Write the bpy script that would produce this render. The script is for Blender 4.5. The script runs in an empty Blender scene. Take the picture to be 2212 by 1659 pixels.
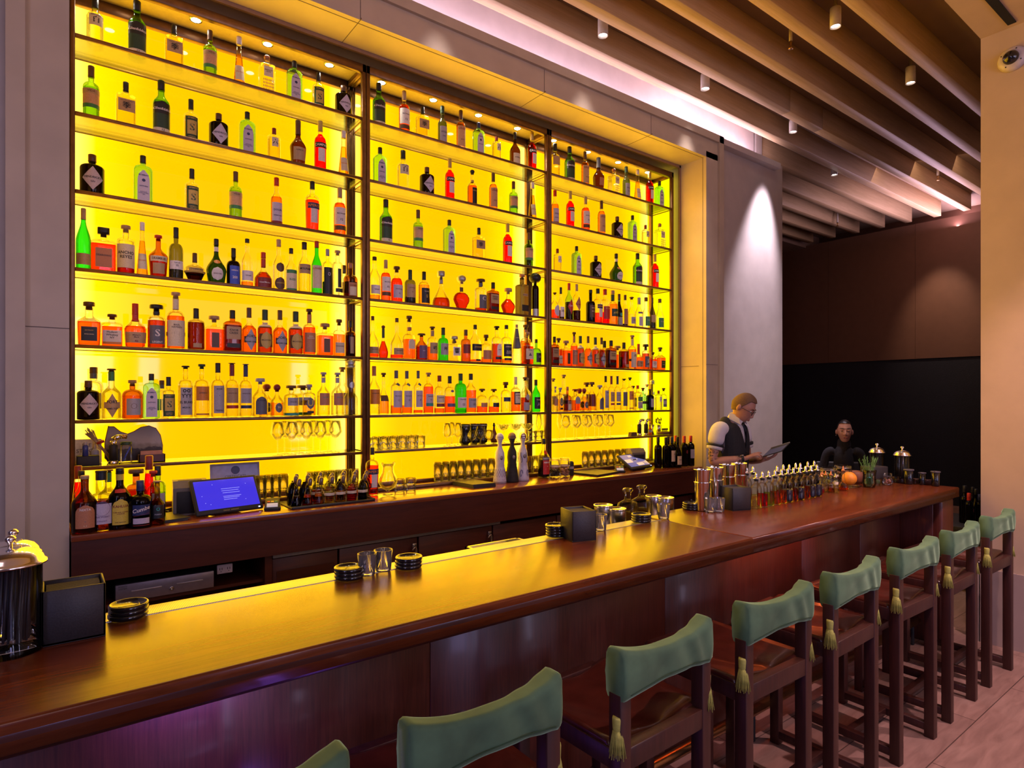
import bpy, bmesh, math, random
from mathutils import Vector, Matrix
random.seed(7)
PI=math.pi
C=bpy.context.scene.collection
sc=bpy.context.scene
H=1.68                                     # eye height
# ------------------------------------------------------------------ materials
M={}
def nodes(name):
    m=bpy.data.materials.new(name); m.use_nodes=True
    nt=m.node_tree; b=nt.nodes.get('Principled BSDF')
    return m,nt,b
def mat(name,col,rough=.5,metal=0,noise=.08,scale=40,bump=0,emit=None,estr=0,spec=None,coat=0,sheen=0):
    if name in M: return M[name]
    m,nt,b=nodes(name)
    b.inputs['Roughness'].default_value=rough; b.inputs['Metallic'].default_value=metal
    if spec is not None: b.inputs['Specular IOR Level'].default_value=spec
    if coat: b.inputs['Coat Weight'].default_value=coat; b.inputs['Coat Roughness'].default_value=.08
    if sheen:
        b.inputs['Sheen Weight'].default_value=sheen; b.inputs['Sheen Roughness'].default_value=.35
        b.inputs['Sheen Tint'].default_value=(*[min(1,c*3+.15) for c in col],1)
    tc=nt.nodes.new('ShaderNodeTexCoord'); n=nt.nodes.new('ShaderNodeTexNoise'); n.inputs['Scale'].default_value=scale; n.inputs['Detail'].default_value=4
    r=nt.nodes.new('ShaderNodeValToRGB')
    r.color_ramp.elements[0].position=.3; r.color_ramp.elements[1].position=.7
    r.color_ramp.elements[0].color=(*[c*(1-noise) for c in col],1); r.color_ramp.elements[1].color=(*[min(1,c*(1+noise)) for c in col],1)
    nt.links.new(tc.outputs['Object'],n.inputs['Vector']); nt.links.new(n.outputs['Fac'],r.inputs['Fac']); nt.links.new(r.outputs['Color'],b.inputs['Base Color'])
    if bump:
        bp=nt.nodes.new('ShaderNodeBump'); bp.inputs['Strength'].default_value=bump; bp.inputs['Distance'].default_value=.005
        nt.links.new(n.outputs['Fac'],bp.inputs['Height']); nt.links.new(bp.outputs['Normal'],b.inputs['Normal'])
    if emit: b.inputs['Emission Color'].default_value=(*emit,1); b.inputs['Emission Strength'].default_value=estr
    M[name]=m; return m
def wood(name,c1,c2,rough,axis='X',scale=3,stretch=14,spec=.5,coat=0,bump=.05):
    m,nt,b=nodes(name)
    tc=nt.nodes.new('ShaderNodeTexCoord'); mp=nt.nodes.new('ShaderNodeMapping')
    s={'X':(1,stretch,stretch),'Z':(stretch,stretch,1),'Y':(stretch,1,stretch)}[axis]
    mp.inputs['Scale'].default_value=s
    n=nt.nodes.new('ShaderNodeTexNoise'); n.inputs['Scale'].default_value=scale; n.inputs['Detail'].default_value=6; n.inputs['Roughness'].default_value=.65; n.inputs['Distortion'].default_value=.4
    r=nt.nodes.new('ShaderNodeValToRGB'); r.color_ramp.elements[0].position=.32; r.color_ramp.elements[1].position=.68
    r.color_ramp.elements[0].color=(*c1,1); r.color_ramp.elements[1].color=(*c2,1)
    nt.links.new(tc.outputs['Object'],mp.inputs['Vector']); nt.links.new(mp.outputs['Vector'],n.inputs['Vector']); nt.links.new(n.outputs['Fac'],r.inputs['Fac']); nt.links.new(r.outputs['Color'],b.inputs['Base Color'])
    bp=nt.nodes.new('ShaderNodeBump'); bp.inputs['Strength'].default_value=bump; bp.inputs['Distance'].default_value=.002
    nt.links.new(n.outputs['Fac'],bp.inputs['Height']); nt.links.new(bp.outputs['Normal'],b.inputs['Normal'])
    b.inputs['Roughness'].default_value=rough; b.inputs['Specular IOR Level'].default_value=spec
    if coat: b.inputs['Coat Weight'].default_value=coat; b.inputs['Coat Roughness'].default_value=.12
    M[name]=m; return m
def emis(name,col,s):
    if name in M: return M[name]
    m=bpy.data.materials.new(name); m.use_nodes=True; nt=m.node_tree; nt.nodes.clear()
    e=nt.nodes.new('ShaderNodeEmission'); o=nt.nodes.new('ShaderNodeOutputMaterial'); e.inputs['Color'].default_value=(*col,1); e.inputs['Strength'].default_value=s
    nt.links.new(e.outputs[0],o.inputs[0]); M[name]=m; return m
def glass(name,tint,edge=None,gl=.6,rough=.03,body=0,bcol=None,r0=.35):
    """thin clear or tinted glass: light passes tinted, rims darken, surface mirrors"""
    if name in M: return M[name]
    m=bpy.data.materials.new(name); m.use_nodes=True; nt=m.node_tree; nt.nodes.clear(); N=nt.nodes.new; L=nt.links.new
    o=N('ShaderNodeOutputMaterial'); lw=N('ShaderNodeLayerWeight'); lw.inputs['Blend'].default_value=.35
    mx=N('ShaderNodeMixRGB'); mx.inputs[1].default_value=(*tint,1); e=edge or tuple(t*t*.45 for t in tint); mx.inputs[2].default_value=(*e,1)
    rp=N('ShaderNodeValToRGB'); rp.color_ramp.elements[0].position=r0; rp.color_ramp.elements[1].position=.95
    L(lw.outputs['Facing'],rp.inputs['Fac']); L(rp.outputs['Color'],mx.inputs[0])
    t=N('ShaderNodeBsdfTransparent'); L(mx.outputs[0],t.inputs['Color'])
    base=t
    if body:
        d=N('ShaderNodeBsdfDiffuse'); d.inputs['Color'].default_value=(*(bcol or tint),1)
        mm=N('ShaderNodeMixShader'); mm.inputs[0].default_value=body; L(t.outputs[0],mm.inputs[1]); L(d.outputs[0],mm.inputs[2]); base=mm
    g=N('ShaderNodeBsdfGlossy'); g.inputs['Roughness'].default_value=rough
    fr=N('ShaderNodeFresnel'); fr.inputs['IOR'].default_value=1.45
    k=N('ShaderNodeMath'); k.operation='MULTIPLY'; k.inputs[1].default_value=gl; L(fr.outputs[0],k.inputs[0])
    ms=N('ShaderNodeMixShader'); L(k.outputs[0],ms.inputs[0]); L(base.outputs[0],ms.inputs[1]); L(g.outputs[0],ms.inputs[2]); L(ms.outputs[0],o.inputs[0])
    M[name]=m; return m
# ------------------------------------------------------------------ mesh helper
class MB:
    def __init__(s): s.v=[]; s.f=[]; s.m=[]; s.sm=[]
    def add(s,vs,fs,mi=0,smooth=False):
        o=len(s.v); s.v+= [tuple(p) for p in vs]
        for f in fs: s.f.append([i+o for i in f]); s.m.append(mi); s.sm.append(smooth)
        return s
    def box(s,x0,x1,y0,y1,z0,z1,mi=0,T=None):
        vs=[(x,y,z) for z in (z0,z1) for y in (y0,y1) for x in (x0,x1)]
        if T: vs=[tuple(T@Vector(p)) for p in vs]
        return s.add(vs,[(0,2,3,1),(4,5,7,6),(0,1,5,4),(2,6,7,3),(0,4,6,2),(1,3,7,5)],mi)
    def bbox(s,x0,x1,y0,y1,z0,z1,b=.004,mi=0,T=None,seg=2):
        bm=bmesh.new(); bmesh.ops.create_cube(bm,size=1)
        for v in bm.verts: v.co=Vector(((x0+x1)/2+v.co.x*(x1-x0),(y0+y1)/2+v.co.y*(y1-y0),(z0+z1)/2+v.co.z*(z1-z0)))
        b=min(b,.45*min(x1-x0,y1-y0,z1-z0))
        bmesh.ops.bevel(bm,geom=bm.edges[:],offset=b,segments=seg,profile=.5,affect='EDGES')
        bm.verts.index_update()
        vs=[v.co.copy() for v in bm.verts]
        if T: vs=[T@p for p in vs]
        s.add(vs,[[v.index for v in f.verts] for f in bm.faces],mi,True); bm.free(); return s
    def lathe(s,prof,n=20,sq=2,dep=1,c=(0,0,0),mi=0,smooth=True,T=None,cap=True,flute=0,rot=0):
        vs=[];fs=[]
        for (r,z) in prof:
            for i in range(n):
                a=2*PI*i/n+rot; ca,sa=math.cos(a),math.sin(a)
                k=1 if sq==2 else (abs(ca)**sq+abs(sa)**sq)**(-1/sq)
                rr=r*(1-flute*(i%2))
                vs.append(Vector((c[0]+rr*k*ca,c[1]+rr*k*sa*dep,c[2]+z)))
        for j in range(len(prof)-1):
            for i in range(n):
                i2=(i+1)%n; fs.append((j*n+i,j*n+i2,(j+1)*n+i2,(j+1)*n+i))
        if cap:
            if prof[0][0]>1e-5: fs.append(tuple(reversed(range(n))))
            if prof[-1][0]>1e-5: fs.append(tuple((len(prof)-1)*n+i for i in range(n)))
        if T: vs=[T@p for p in vs]
        return s.add(vs,fs,mi,smooth)
    def tube(s,pts,r,n=8,mi=0,closed=False):
        pts=[Vector(p) for p in pts]; rs=r if isinstance(r,(list,tuple)) else [r]*len(pts)
        vs=[];fs=[];L=len(pts); up=None
        for i,p in enumerate(pts):
            a=pts[i-1] if (i>0 or closed) else p; b=pts[(i+1)%L] if (i<L-1 or closed) else p
            t=(b-a).normalized()
            if up is None:
                up=Vector((0,0,1)) if abs(t.z)<.9 else Vector((1,0,0))
            x=t.cross(up).normalized(); y=x.cross(t).normalized(); up=y
            for k in range(n):
                an=2*PI*k/n; vs.append(p+(x*math.cos(an)+y*math.sin(an))*rs[i])
        for i in range(L if closed else L-1):
            for k in range(n):
                a=i*n+k; b=i*n+(k+1)%n; c=((i+1)%L)*n+(k+1)%n; d=((i+1)%L)*n+k
                fs.append((a,b,c,d))
        if not closed: fs.append(tuple(reversed(range(n)))); fs.append(tuple((L-1)*n+k for k in range(n)))
        return s.add(vs,fs,mi,True)
    def prism(s,poly,lo,hi,axis='Y',mi=0,smooth=False,T=None):
        n=len(poly)
        def p3(p,h): return {'Y':(p[0],h,p[1]),'X':(h,p[0],p[1]),'Z':(p[0],p[1],h)}[axis]
        vs=[p3(p,lo) for p in poly]+[p3(p,hi) for p in poly]
        if T: vs=[tuple(T@Vector(p)) for p in vs]
        fs=[tuple(range(n)),tuple(reversed(range(n,2*n)))]+[(i,i+n,(i+1)%n+n,(i+1)%n) for i in range(n)]
        return s.add(vs,fs,mi,smooth)
    def mesh(s,name,mats):
        me=bpy.data.meshes.new(name); me.from_pydata(s.v,[],s.f)
        if not isinstance(mats,(list,tuple)): mats=[mats]
        for m in mats: me.materials.append(m)
        me.polygons.foreach_set('material_index',s.m); me.polygons.foreach_set('use_smooth',s.sm)
        bm=bmesh.new(); bm.from_mesh(me); bmesh.ops.recalc_face_normals(bm,faces=bm.faces); bm.to_mesh(me); bm.free()
        me.update(); return me
    def build(s,name,mats,parent=None,loc=None,rz=0):
        o=bpy.data.objects.new(name,s.mesh(name,mats)); C.objects.link(o)
        if parent: o.parent=parent
        if loc: o.location=loc
        if rz: o.rotation_euler.z=rz
        return o
def tag(o,label,cat,group=None,kind=None):
    o['label']=label; o['category']=cat
    if group: o['group']=group
    if kind: o['kind']=kind
    return o
def thing(name,label,cat,loc=(0,0,0),rz=0,group=None,scale=None):
    o=bpy.data.objects.new(name,None); C.objects.link(o); o.location=loc; o.rotation_euler=(0,0,rz); o.empty_display_size=.05
    if scale: o.scale=(scale,)*3
    return tag(o,label,cat,group)
def struct(name,mb,m):
    o=mb.build(name,m); o['kind']='structure'; return o
def part(name,mb,m,parent,label=None):
    o=mb.build(name,m,parent)
    if label: o['label']=label
    return o
KIDS={}
def dup(root,loc,rz=0,label=None,group=None,scale=None):
    r=root.copy(); C.objects.link(r); r.location=loc; r.rotation_euler=(0,0,rz)
    if label: r['label']=label
    if group: r['group']=group
    if scale: r.scale=scale if isinstance(scale,tuple) else (scale,)*3
    if root not in KIDS: KIDS[root]=[(c,list(c.children)) for c in root.children]
    for ch,gs in KIDS[root]:
        c=ch.copy(); C.objects.link(c); c.parent=r
        for g in gs:
            d=g.copy(); C.objects.link(d); d.parent=c
    return r
def textmesh(body,size,align='CENTER',bold=False):
    cu=bpy.data.curves.new('t','FONT'); cu.body=body; cu.size=size; cu.align_x=align; cu.align_y='CENTER'; cu.resolution_u=2
    if bold: cu.offset=size*.02
    o=bpy.data.objects.new('t',cu); C.objects.link(o); dg=bpy.context.evaluated_depsgraph_get(); ev=o.evaluated_get(dg); me=ev.to_mesh()
    vs=[(v.co.x,v.co.y) for v in me.vertices]; fs=[list(p.vertices) for p in me.polygons]
    ev.to_mesh_clear(); bpy.data.objects.remove(o); bpy.data.curves.remove(cu)
    return vs,fs
def flat_text(mb,body,size,org,ux,uy,mi=0,off=None,align='CENTER',bold=False):
    vs,fs=textmesh(body,size,align,bold); org=Vector(org); ux=Vector(ux); uy=Vector(uy)
    mb.add([org+ux*x+uy*y for x,y in vs],fs,mi)
# ------------------------------------------------------------------ materials used widely
def plaster(name,col,sc_=6,rough=.8):
    return mat(name,col,rough,0,.06,sc_,.15)
W_PL=plaster('pale_limewash',(.56,.49,.44)); W_ST=mat('limestone',(.56,.46,.34),.45,0,.07,5,.08,spec=.5)
W_FAR=mat('brown_wall_panel',(.15,.070,.042),.45,0,.05,9,.03)
W_NAVY=mat('dark_navy_wall',(.006,.006,.012),.7,0,.3,60,.3)
W_PIL=plaster('tan_plaster',(.58,.43,.29),5)
BEAM=wood('limed_oak',(.50,.35,.19),(.62,.45,.26),.55,'X',2.5,18,.4,0,.12)
CEILM=plaster('ceiling_plaster',(.30,.21,.14),4)
MAH=wood('mahogany_top',(.085,.016,.005),(.18,.042,.010),.27,'X',3,11,.36,.14,.04)
MAHD=wood('mahogany_edge',(.045,.011,.006),(.08,.018,.009),.35,'X',3,10,.5,.2,.04)
MAHV=wood('mahogany_veneer',(.055,.011,.007),(.12,.026,.014),.38,'Z',5,22,.5,.15,.05)
MAHF=wood('mahogany_fascia',(.06,.012,.006),(.095,.020,.009),.42,'X',3,9,.4,0,.04)
STOOLW=wood('stool_walnut',(.030,.008,.006),(.056,.015,.010),.42,'Z',4,14,.5,0,.05)
BRONZE=mat('bronze_frame',(.20,.105,.045),.38,.75,.15,25)
STEEL=mat('brushed_steel',(.60,.58,.55),.26,1,.08,70); CHROME=mat('chrome',(.85,.85,.87),.14,1,.03,10)
BLACK=mat('black_matte',(.012,.012,.014),.6,0,.2,40); BLACKG=mat('black_gloss',(.01,.01,.012),.12,0,.1,20,coat=.5)
DARKL=mat('charcoal_leatherette',(.025,.022,.024),.5,0,.2,200,.15)
GREY=mat('warm_grey_plastic',(.17,.14,.11),.5); BRASS=mat('brass',(.55,.33,.14),.28,1,.1,20)
# ------------------------------------------------------------------ camera (shifted lens, level)
YAW=math.radians(37.153); FPX=1321.
cam=bpy.data.cameras.new('camera'); co=bpy.data.objects.new('camera',cam); C.objects.link(co); sc.camera=co
cam.sensor_fit='HORIZONTAL'; cam.sensor_width=36; cam.lens=FPX/2212*36
co.location=(0,0,H); co.rotation_euler=(PI/2,0,-YAW)
cam.shift_y=(861-829.5)/2212; cam.clip_end=100
S_,C_=math.sin(YAW),math.cos(YAW)
def at(u,v,X=None,Y=None,z=None):
    """a surveyed point: where the sight line through a measured point meets a known plane of the room"""
    t=(u-1106)/FPX; k=(861-v)/FPX; r=(S_+t*C_,C_-t*S_,k)
    d=X/r[0] if X is not None else Y/r[1] if Y is not None else (z-H)/r[2]
    return Vector((r[0]*d,r[1]*d,H+r[2]*d))
# ------------------------------------------------------------------ shell
def floor_mat():
    m,nt,b=nodes('stone_tile_floor'); N=nt.nodes.new; L=nt.links.new
    tc=N('ShaderNodeTexCoord'); mp=N('ShaderNodeMapping'); mp.inputs['Rotation'].default_value=(0,0,0); mp.inputs['Location'].default_value=(.35,.12,0)
    br=N('ShaderNodeTexBrick'); br.inputs['Scale'].default_value=1; br.inputs['Brick Width'].default_value=1.2; br.inputs['Row Height'].default_value=.3
    br.inputs['Mortar Size'].default_value=.0025; br.inputs['Color1'].default_value=(.36,.23,.19,1); br.inputs['Color2'].default_value=(.30,.19,.16,1); br.inputs['Mortar'].default_value=(.10,.06,.05,1)
    L(tc.outputs['Object'],mp.inputs['Vector']); L(mp.outputs['Vector'],br.inputs['Vector'])
    m2=N('ShaderNodeMapping'); m2.inputs['Scale'].default_value=(2,11,1); n=N('ShaderNodeTexNoise'); n.inputs['Scale'].default_value=2.2; n.inputs['Detail'].default_value=8; n.inputs['Distortion'].default_value=.8
    L(tc.outputs['Object'],m2.inputs['Vector']); L(m2.outputs['Vector'],n.inputs['Vector'])
    r=N('ShaderNodeValToRGB'); r.color_ramp.elements[0].position=.3; r.color_ramp.elements[1].position=.7; r.color_ramp.elements[0].color=(.72,.68,.66,1); r.color_ramp.elements[1].color=(1.1,1.08,1.05,1)
    L(n.outputs['Fac'],r.inputs['Fac']); mu=N('ShaderNodeMixRGB'); mu.blend_type='MULTIPLY'; mu.inputs[0].default_value=1; L(br.outputs['Color'],mu.inputs[1]); L(r.outputs['Color'],mu.inputs[2]); L(mu.outputs[0],b.inputs['Base Color'])
    b.inputs['Roughness'].default_value=.48; return m
struct('floor',MB().box(-4,12,-6,9,-.1,0),floor_mat())
struct('ceiling',MB().box(-4,12,1.415,9.2,4.765,4.9),CEILM)
mb=MB().box(-4,12,-6,1.415,4.17,4.9); struct('trim_1',mb,W_PIL)      # dropped soffit over the seats
v=MB(); a=at(2129,0,z=4.169); b=at(2158,0,z=4.169); c=at(2195.5,46,z=4.169); d=at(2177,53.5,z=4.169)
dx=(b-c)*1.0; a2=d+(a-d)*2.2; b2=c+(b-c)*2.2
v.prism([(d.x,d.y),(c.x,c.y),(b2.x,b2.y),(a2.x,a2.y)],4.163,4.172,'Z')
tag(v.build('air_slot',mat('slot_black',(.003,.003,.003),.8)),'black linear air slot in the tan soffit above the pillar','air vent')
struct('wall_right',MB().box(5.145,5.7,-6,1.415,0,4.17),W_PIL)
struct('baseboard_right',MB().box(5.13,5.145,-6,1.42,0,.51).box(5.13,5.72,1.415,1.43,0,.51),plaster('plinth_plaster',(.40,.31,.27),5))
struct('wall_back',MB().box(-4,-.156,3.70,3.95,0,4.33).box(5.377,6.675,3.70,3.95,0,4.33).box(-4,6.675,4.55,4.7,0,4.765).box(6.55,6.675,3.95,4.6,0,4.765),W_PL)
struct('trim_2',MB().box(-4,6.5,3.95,4.0,4.25,4.765).box(-4,6.5,3.62,3.95,4.24,4.30),plaster('cove_plaster',(.62,.55,.52),6))
# limestone surround, moulded: outer fillet proud of the inner face
s=MB()
for x0,x1,xo in ((-.156,.079,-.156),(5.12,5.377,5.307)):
    s.box(x0,x1,3.615,4.5,0,4.10); s.box(xo,xo+.07,3.59,3.62,0,4.291)
s.box(-.156,5.377,3.615,4.5,4.044,4.25); s.box(-.156,5.377,3.59,3.62,4.221,4.291)
s.box(-.156,-.15,3.6,3.95,4.2,4.291)
struct('trim_3',s,W_ST)
g=MB()                                            # joints cut in the stone
JM=mat('stone_joint',(.16,.12,.10),.8)
for x0,x1 in ((-.086,.079),(5.12,5.307)): g.box(x0,x1,3.6135,3.62,2.013,2.017)
g.box(5.1185,5.125,3.7,3.93,2.0,2.004).box(5.1185,5.125,3.653,3.657,0,4.044)
g.box(-.156,5.12,3.653,3.657,4.0425,4.05)
for x in (1.55,3.05,4.3): g.box(x,x+.004,3.6,3.93,4.0425,4.05); g.box(x,x+.004,3.6135,3.62,4.044,4.22)
struct('trim_4',g,JM)
struct('trim_5',MB().box(5.10,5.12,3.915,3.935,1.0,4.044).box(.079,5.12,3.915,3.935,4.02,4.044).box(.079,.085,3.915,3.935,1,4.04),mat('reveal_bead',(.30,.18,.12),.4,.3))
# far room
struct('wall_far',MB().box(11.3,11.42,.8,3.988,2.33,4.535).box(11.3,11.42,3.992,5.388,2.33,4.535).box(11.3,11.42,5.392,9,2.33,4.535).box(11.8,11.9,.8,9.2,0,4.765),W_FAR)
struct('wall_far_lower',MB().box(11.32,11.5,.8,9,0,2.33),W_NAVY)
struct('trim_6',MB().box(6.675,11.8,5.80,9,4.50,4.765),plaster('soffit_far',(.30,.2,.16),4))
struct('wall_left_far',MB().box(6.675,12,9,9.2,0,4.765),W_FAR)
struct('trim_7',MB().box(11.52,11.8,.8,5.8,4.40,4.42),plaster('slot_ledge',(.6,.52,.5),4))
# oak beams, each a timber of its own
bi=0
for k in range(10):
    y=[1.97,2.37,2.77,3.17,3.56,3.965,4.365,4.765,5.165,5.56][k]
    x0=-4 if k<5 else 6.68
    segs=[(x0,11.1)] if k!=3 else [(x0,5.868),(5.874,6.528),(6.534,11.1)]
    m=MB()
    for a,b in segs: m.bbox(a,b,y,y+.10,4.53,4.765,.003,seg=1)
    names=['nearest the soffit','second from the soffit','third from the soffit','fourth, its side cut by two joints','fifth, running along the pink cove','sixth, just past the end of the wall','seventh, starting behind the wall','eighth, far room','ninth, far room','tenth, by the far corner']
    tag(m.build('ceiling_beam',BEAM),'pale limed oak ceiling beam, '+names[k],'ceiling beam','oak beams across the ceiling')
# ------------------------------------------------------------------ back bar counter and cabinets
cb=thing('back_counter','long dark mahogany counter top with deep fascia below the lit shelves','counter',(0,0,0))
part('counter_top',MB().bbox(.084,4.976,3.555,4.34,1.0,1.03,.004),wood('mahogany_back_top',(.16,.035,.012),(.26,.06,.02),.25,'X',3,10,.6,.5),cb)
part('fascia',MB().box(.086,4.97,3.565,3.60,.794,1.0).box(4.94,4.97,3.6,4.34,.0,1.0),MAHF,cb)
part('light_strip_cover',MB().box(1.02,2.62,3.60,3.64,.768,.793),mat('dull_aluminium',(.30,.28,.28),.35,.8),cb)
DK=mat('cabinet_void',(.01,.006,.005),.7)
part('carcass',MB().box(.086,4.94,4.2,4.25,0,.99).box(.086,1.0,3.66,4.2,.63,.648).box(.086,.12,3.6,4.2,0,.99).box(.98,1.02,3.62,4.2,0,.79),MAHF,cb)
XS=[1.02,1.42,1.97,2.58,3.2,3.8,4.4,4.94]; DL=['slotted door beside the open shelf','plain door right of the slotted door','plain door under the cocktail tray','plain door behind the ice well','plain door behind the steel canisters','plain door behind the shakers','last plain door by the wall']
for i in range(7):
    t=thing('base_cabinet','low dark mahogany cabinet under the back counter, '+DL[i],'cabinet',(XS[i],3.64,.08),0,'cabinets under the back counter')
    w=XS[i+1]-XS[i]
    part('body',MB().box(.008,w-.008,.025,.5,0,.66),DK,t)
    d=part('door',MB().bbox(.006,w-.006,0,.022,0,.675,.003),MAHF,t)
    if i==0:
        q=MB()
        for zz in (.54,.50,.46,.42):
            for xx in (.05,.2): q.bbox(xx,xx+.10,-.003,.002,zz,zz+.018,.002)
        part('vent_slot',q,mat('vent_grey',(.22,.17,.14),.5),d)
        q=MB().box(.03,w-.03,-.004,.001,.30,.60); part('vent_frame',q,MAHD,d)
    else:
        q=MB().tube([(w-.06,-.028,.60),(w-.035,-.03,.625),(w-.03,-.028,.60),(w-.03,-.02,.36)],.008,8).bbox(w-.05,w-.02,-.02,0,.6,.64,.004)
        part('latch',q,STEEL,d)
t=thing('cash_drawer','grey steel cash drawer with two slots and a round lock','cash drawer',(0,0,0))
a=at(249.5,1285,Y=3.64); b=at(462,1252,Y=3.64)
part('drawer_front',MB().bbox(a.x,b.x,3.64,3.66,.653,.741,.002),mat('drawer_grey',(.28,.25,.30),.35,.6),t)
part('body',MB().box(a.x+.004,b.x-.004,3.66,4.05,.654,.740),BLACK,t)
q=MB(); w=b.x-a.x
for f0,f1 in ((.15,.45),(.60,.88)): q.bbox(a.x+w*f0,a.x+w*f1,3.636,3.642,.699,.705,.001)
part('slot',q,mat('slot_bright',(.6,.58,.62),.3,.8),t)
part('lock',MB().lathe([(.0,0),(.011,0),(.011,.006),(.007,.007),(0,.004)],16,T=Matrix.Translation((a.x+w*.55,3.64,.684))@Matrix.Rotation(PI/2,4,'X')),STEEL,t)
q=MB(); flat_text(q,'POINTS\nSYSTEM',.011,(a.x+.012,3.639,.725),(1,0,0),(0,0,1),0,align='LEFT'); part('print',q,BLACK,t)
a=at(485,1228,Y=3.69)
t=thing('power_outlet','small white double outlet beside the cash drawer','outlet',(a.x,3.68,a.z))
part('plate',MB().bbox(-.04,.04,0,.01,-.025,.025,.003),mat('outlet_white',(.6,.5,.48),.5),t)
q=MB()
for x in (-.02,.02): q.box(x-.008,x-.005,-.001,.002,-.004,.008).box(x+.004,x+.007,-.001,.002,-.004,.008).box(x-.002,x+.002,-.001,.002,-.014,-.01)
part('socket',q,BLACK,t)
# ------------------------------------------------------------------ display shelves
def panel_mat():
    m=bpy.data.materials.new('backlit_yellow_panel'); m.use_nodes=True; nt=m.node_tree; nt.nodes.clear(); N=nt.nodes.new; L=nt.links.new
    tc=N('ShaderNodeTexCoord'); sp=N('ShaderNodeSeparateXYZ'); L(tc.outputs['Generated'],sp.inputs[0])
    # edge glow painted into the emission: brighter towards both uprights of each box
    a=N('ShaderNodeMath'); a.operation='SUBTRACT'; a.inputs[1].default_value=.5; L(sp.outputs['X'],a.inputs[0])
    b=N('ShaderNodeMath'); b.operation='ABSOLUTE'; L(a.outputs[0],b.inputs[0])
    r=N('ShaderNodeValToRGB'); e=r.color_ramp.elements
    e[0].position=0; e[0].color=(PAN0[0],PAN0[1],PAN0[2],1); e[1].position=.5; e[1].color=(PAN2[0],PAN2[1],PAN2[2],1)
    x=e.new(.25); x.color=(PAN0[0]*1.04,PAN0[1]*1.08,PAN0[2],1)
    x=e.new(.42); x.color=(PAN1[0],PAN1[1],PAN1[2],1)
    L(b.outputs[0],r.inputs['Fac'])
    em=N('ShaderNodeEmission'); L(r.outputs[0],em.inputs[0]); em.inputs[1].default_value=PANS
    g=N('ShaderNodeBsdfGlossy'); g.inputs['Roughness'].default_value=.04; fr=N('ShaderNodeFresnel'); fr.inputs[0].default_value=1.4
    ms=N('ShaderNodeMixShader'); L(fr.outputs[0],ms.inputs[0]); L(em.outputs[0],ms.inputs[1]); L(g.outputs[0],ms.inputs[2])
    o=N('ShaderNodeOutputMaterial'); L(ms.outputs[0],o.inputs[0]); return m
PAN0=(.50,.215,0.0); PAN1=(.60,.34,0.0); PAN2=(.70,.52,.09); PANS=2.9
PANEL=panel_mat()
SHG=glass('shelf_glass',(.93,.97,.86),(.75,.8,.45),.9)
NT=mat('niche_ceiling',(.62,.5,.25),.35)
SZ=[3.605,3.194,2.783,2.372,1.966,1.566,1.317]       # tops of the seven shelves
BAY=[(.085,1.737,'left'),(1.741,3.388,'middle'),(3.392,5.05,'right')]
DLX=[.30,.705,1.12,1.525,1.91,2.335,2.75,3.145,3.545,3.965,4.37,4.80]
for bi,(x0,x1,nm) in enumerate(BAY):
    t=thing('display_shelves',f'{nm} bay of bronze framed glass bottle shelves on a glowing yellow back','shelf unit',(0,0,0),0,'three bays of lit bottle shelves')
    q=MB()
    for xa in (x0,x1-.026): q.bbox(xa,xa+.026,3.95,3.985,1.03,3.97,.002,seg=1)
    for xa in (x0,x1-.03): q.bbox(xa,xa+.012,4.215,4.25,1.03,3.97,.002,seg=1).bbox(xa+.018,xa+.03,4.215,4.25,1.03,3.97,.002,seg=1)
    q.bbox(x0,x1,3.95,3.985,3.915,3.97,.002,seg=1).bbox(x0,x1,4.215,4.25,3.9,3.97,.002,seg=1).bbox(x0,x1,3.95,3.985,1.03,1.055,.002,seg=1).bbox(x0,x1,4.215,4.25,1.03,1.055,.002,seg=1)
    for xa in (x0,x1-.026): q.bbox(xa,xa+.026,3.985,4.215,3.925,3.96,.002,seg=1)
    part('frame',q,BRONZE,t)
    part('top_panel',MB().box(x0,x1,3.985,4.30,3.962,3.968),NT,t)
    part('light_panel',MB().box(x0,x1,4.29,4.31,1.03,3.968),PANEL,t,'glowing yellow light panel')
    l=bpy.data.lights.new('light_box_lamp','AREA'); l.shape='RECTANGLE'; l.size=x1-x0-.05; l.size_y=2.85; l.energy=38; l.color=(1,.55,.02)
    o=bpy.data.objects.new('light_box_lamp',l); C.objects.link(o); o.location=((x0+x1)/2,4.285,2.5); o.rotation_euler=(-PI/2,0,0)
    l=bpy.data.lights.new('shelf_front_fill','AREA'); l.shape='RECTANGLE'; l.size=x1-x0-.05; l.size_y=2.85; l.energy=32; l.color=(1,.51,.01)  # added light before the bottles, brightens soffit and jambs; no fixture here
    o=bpy.data.objects.new('shelf_front_fill',l); C.objects.link(o); o.location=((x0+x1)/2,3.94,2.52); o.rotation_euler=(-PI/2,0,0)
    for si,z in enumerate(SZ):
        g_=part('shelf',MB().box(x0+.02,x1-.02,3.966,4.225,z-.012,z-.001),SHG,t)
        q=MB().bbox(x0+.026,x1-.026,3.95,3.968,z-.018,z,.0015,seg=1).bbox(x0+.026,x1-.026,4.222,4.23,z-.014,z-.002,.001,seg=1)
        for xa in (x0+.012,x1-.020): q.box(xa,xa+.008,3.968,4.222,z-.016,z-.010)
        part('shelf_trim',q,BRONZE,g_)
sp=MB().box(5.05,5.06,3.99,4.30,1.05,3.96); tag(sp.build('side_light_panel',emis('backlit_side',(1.0,.86,0.0),1.25)),'narrow glowing yellow panel closing the right end of the shelves','light panel')
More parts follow.
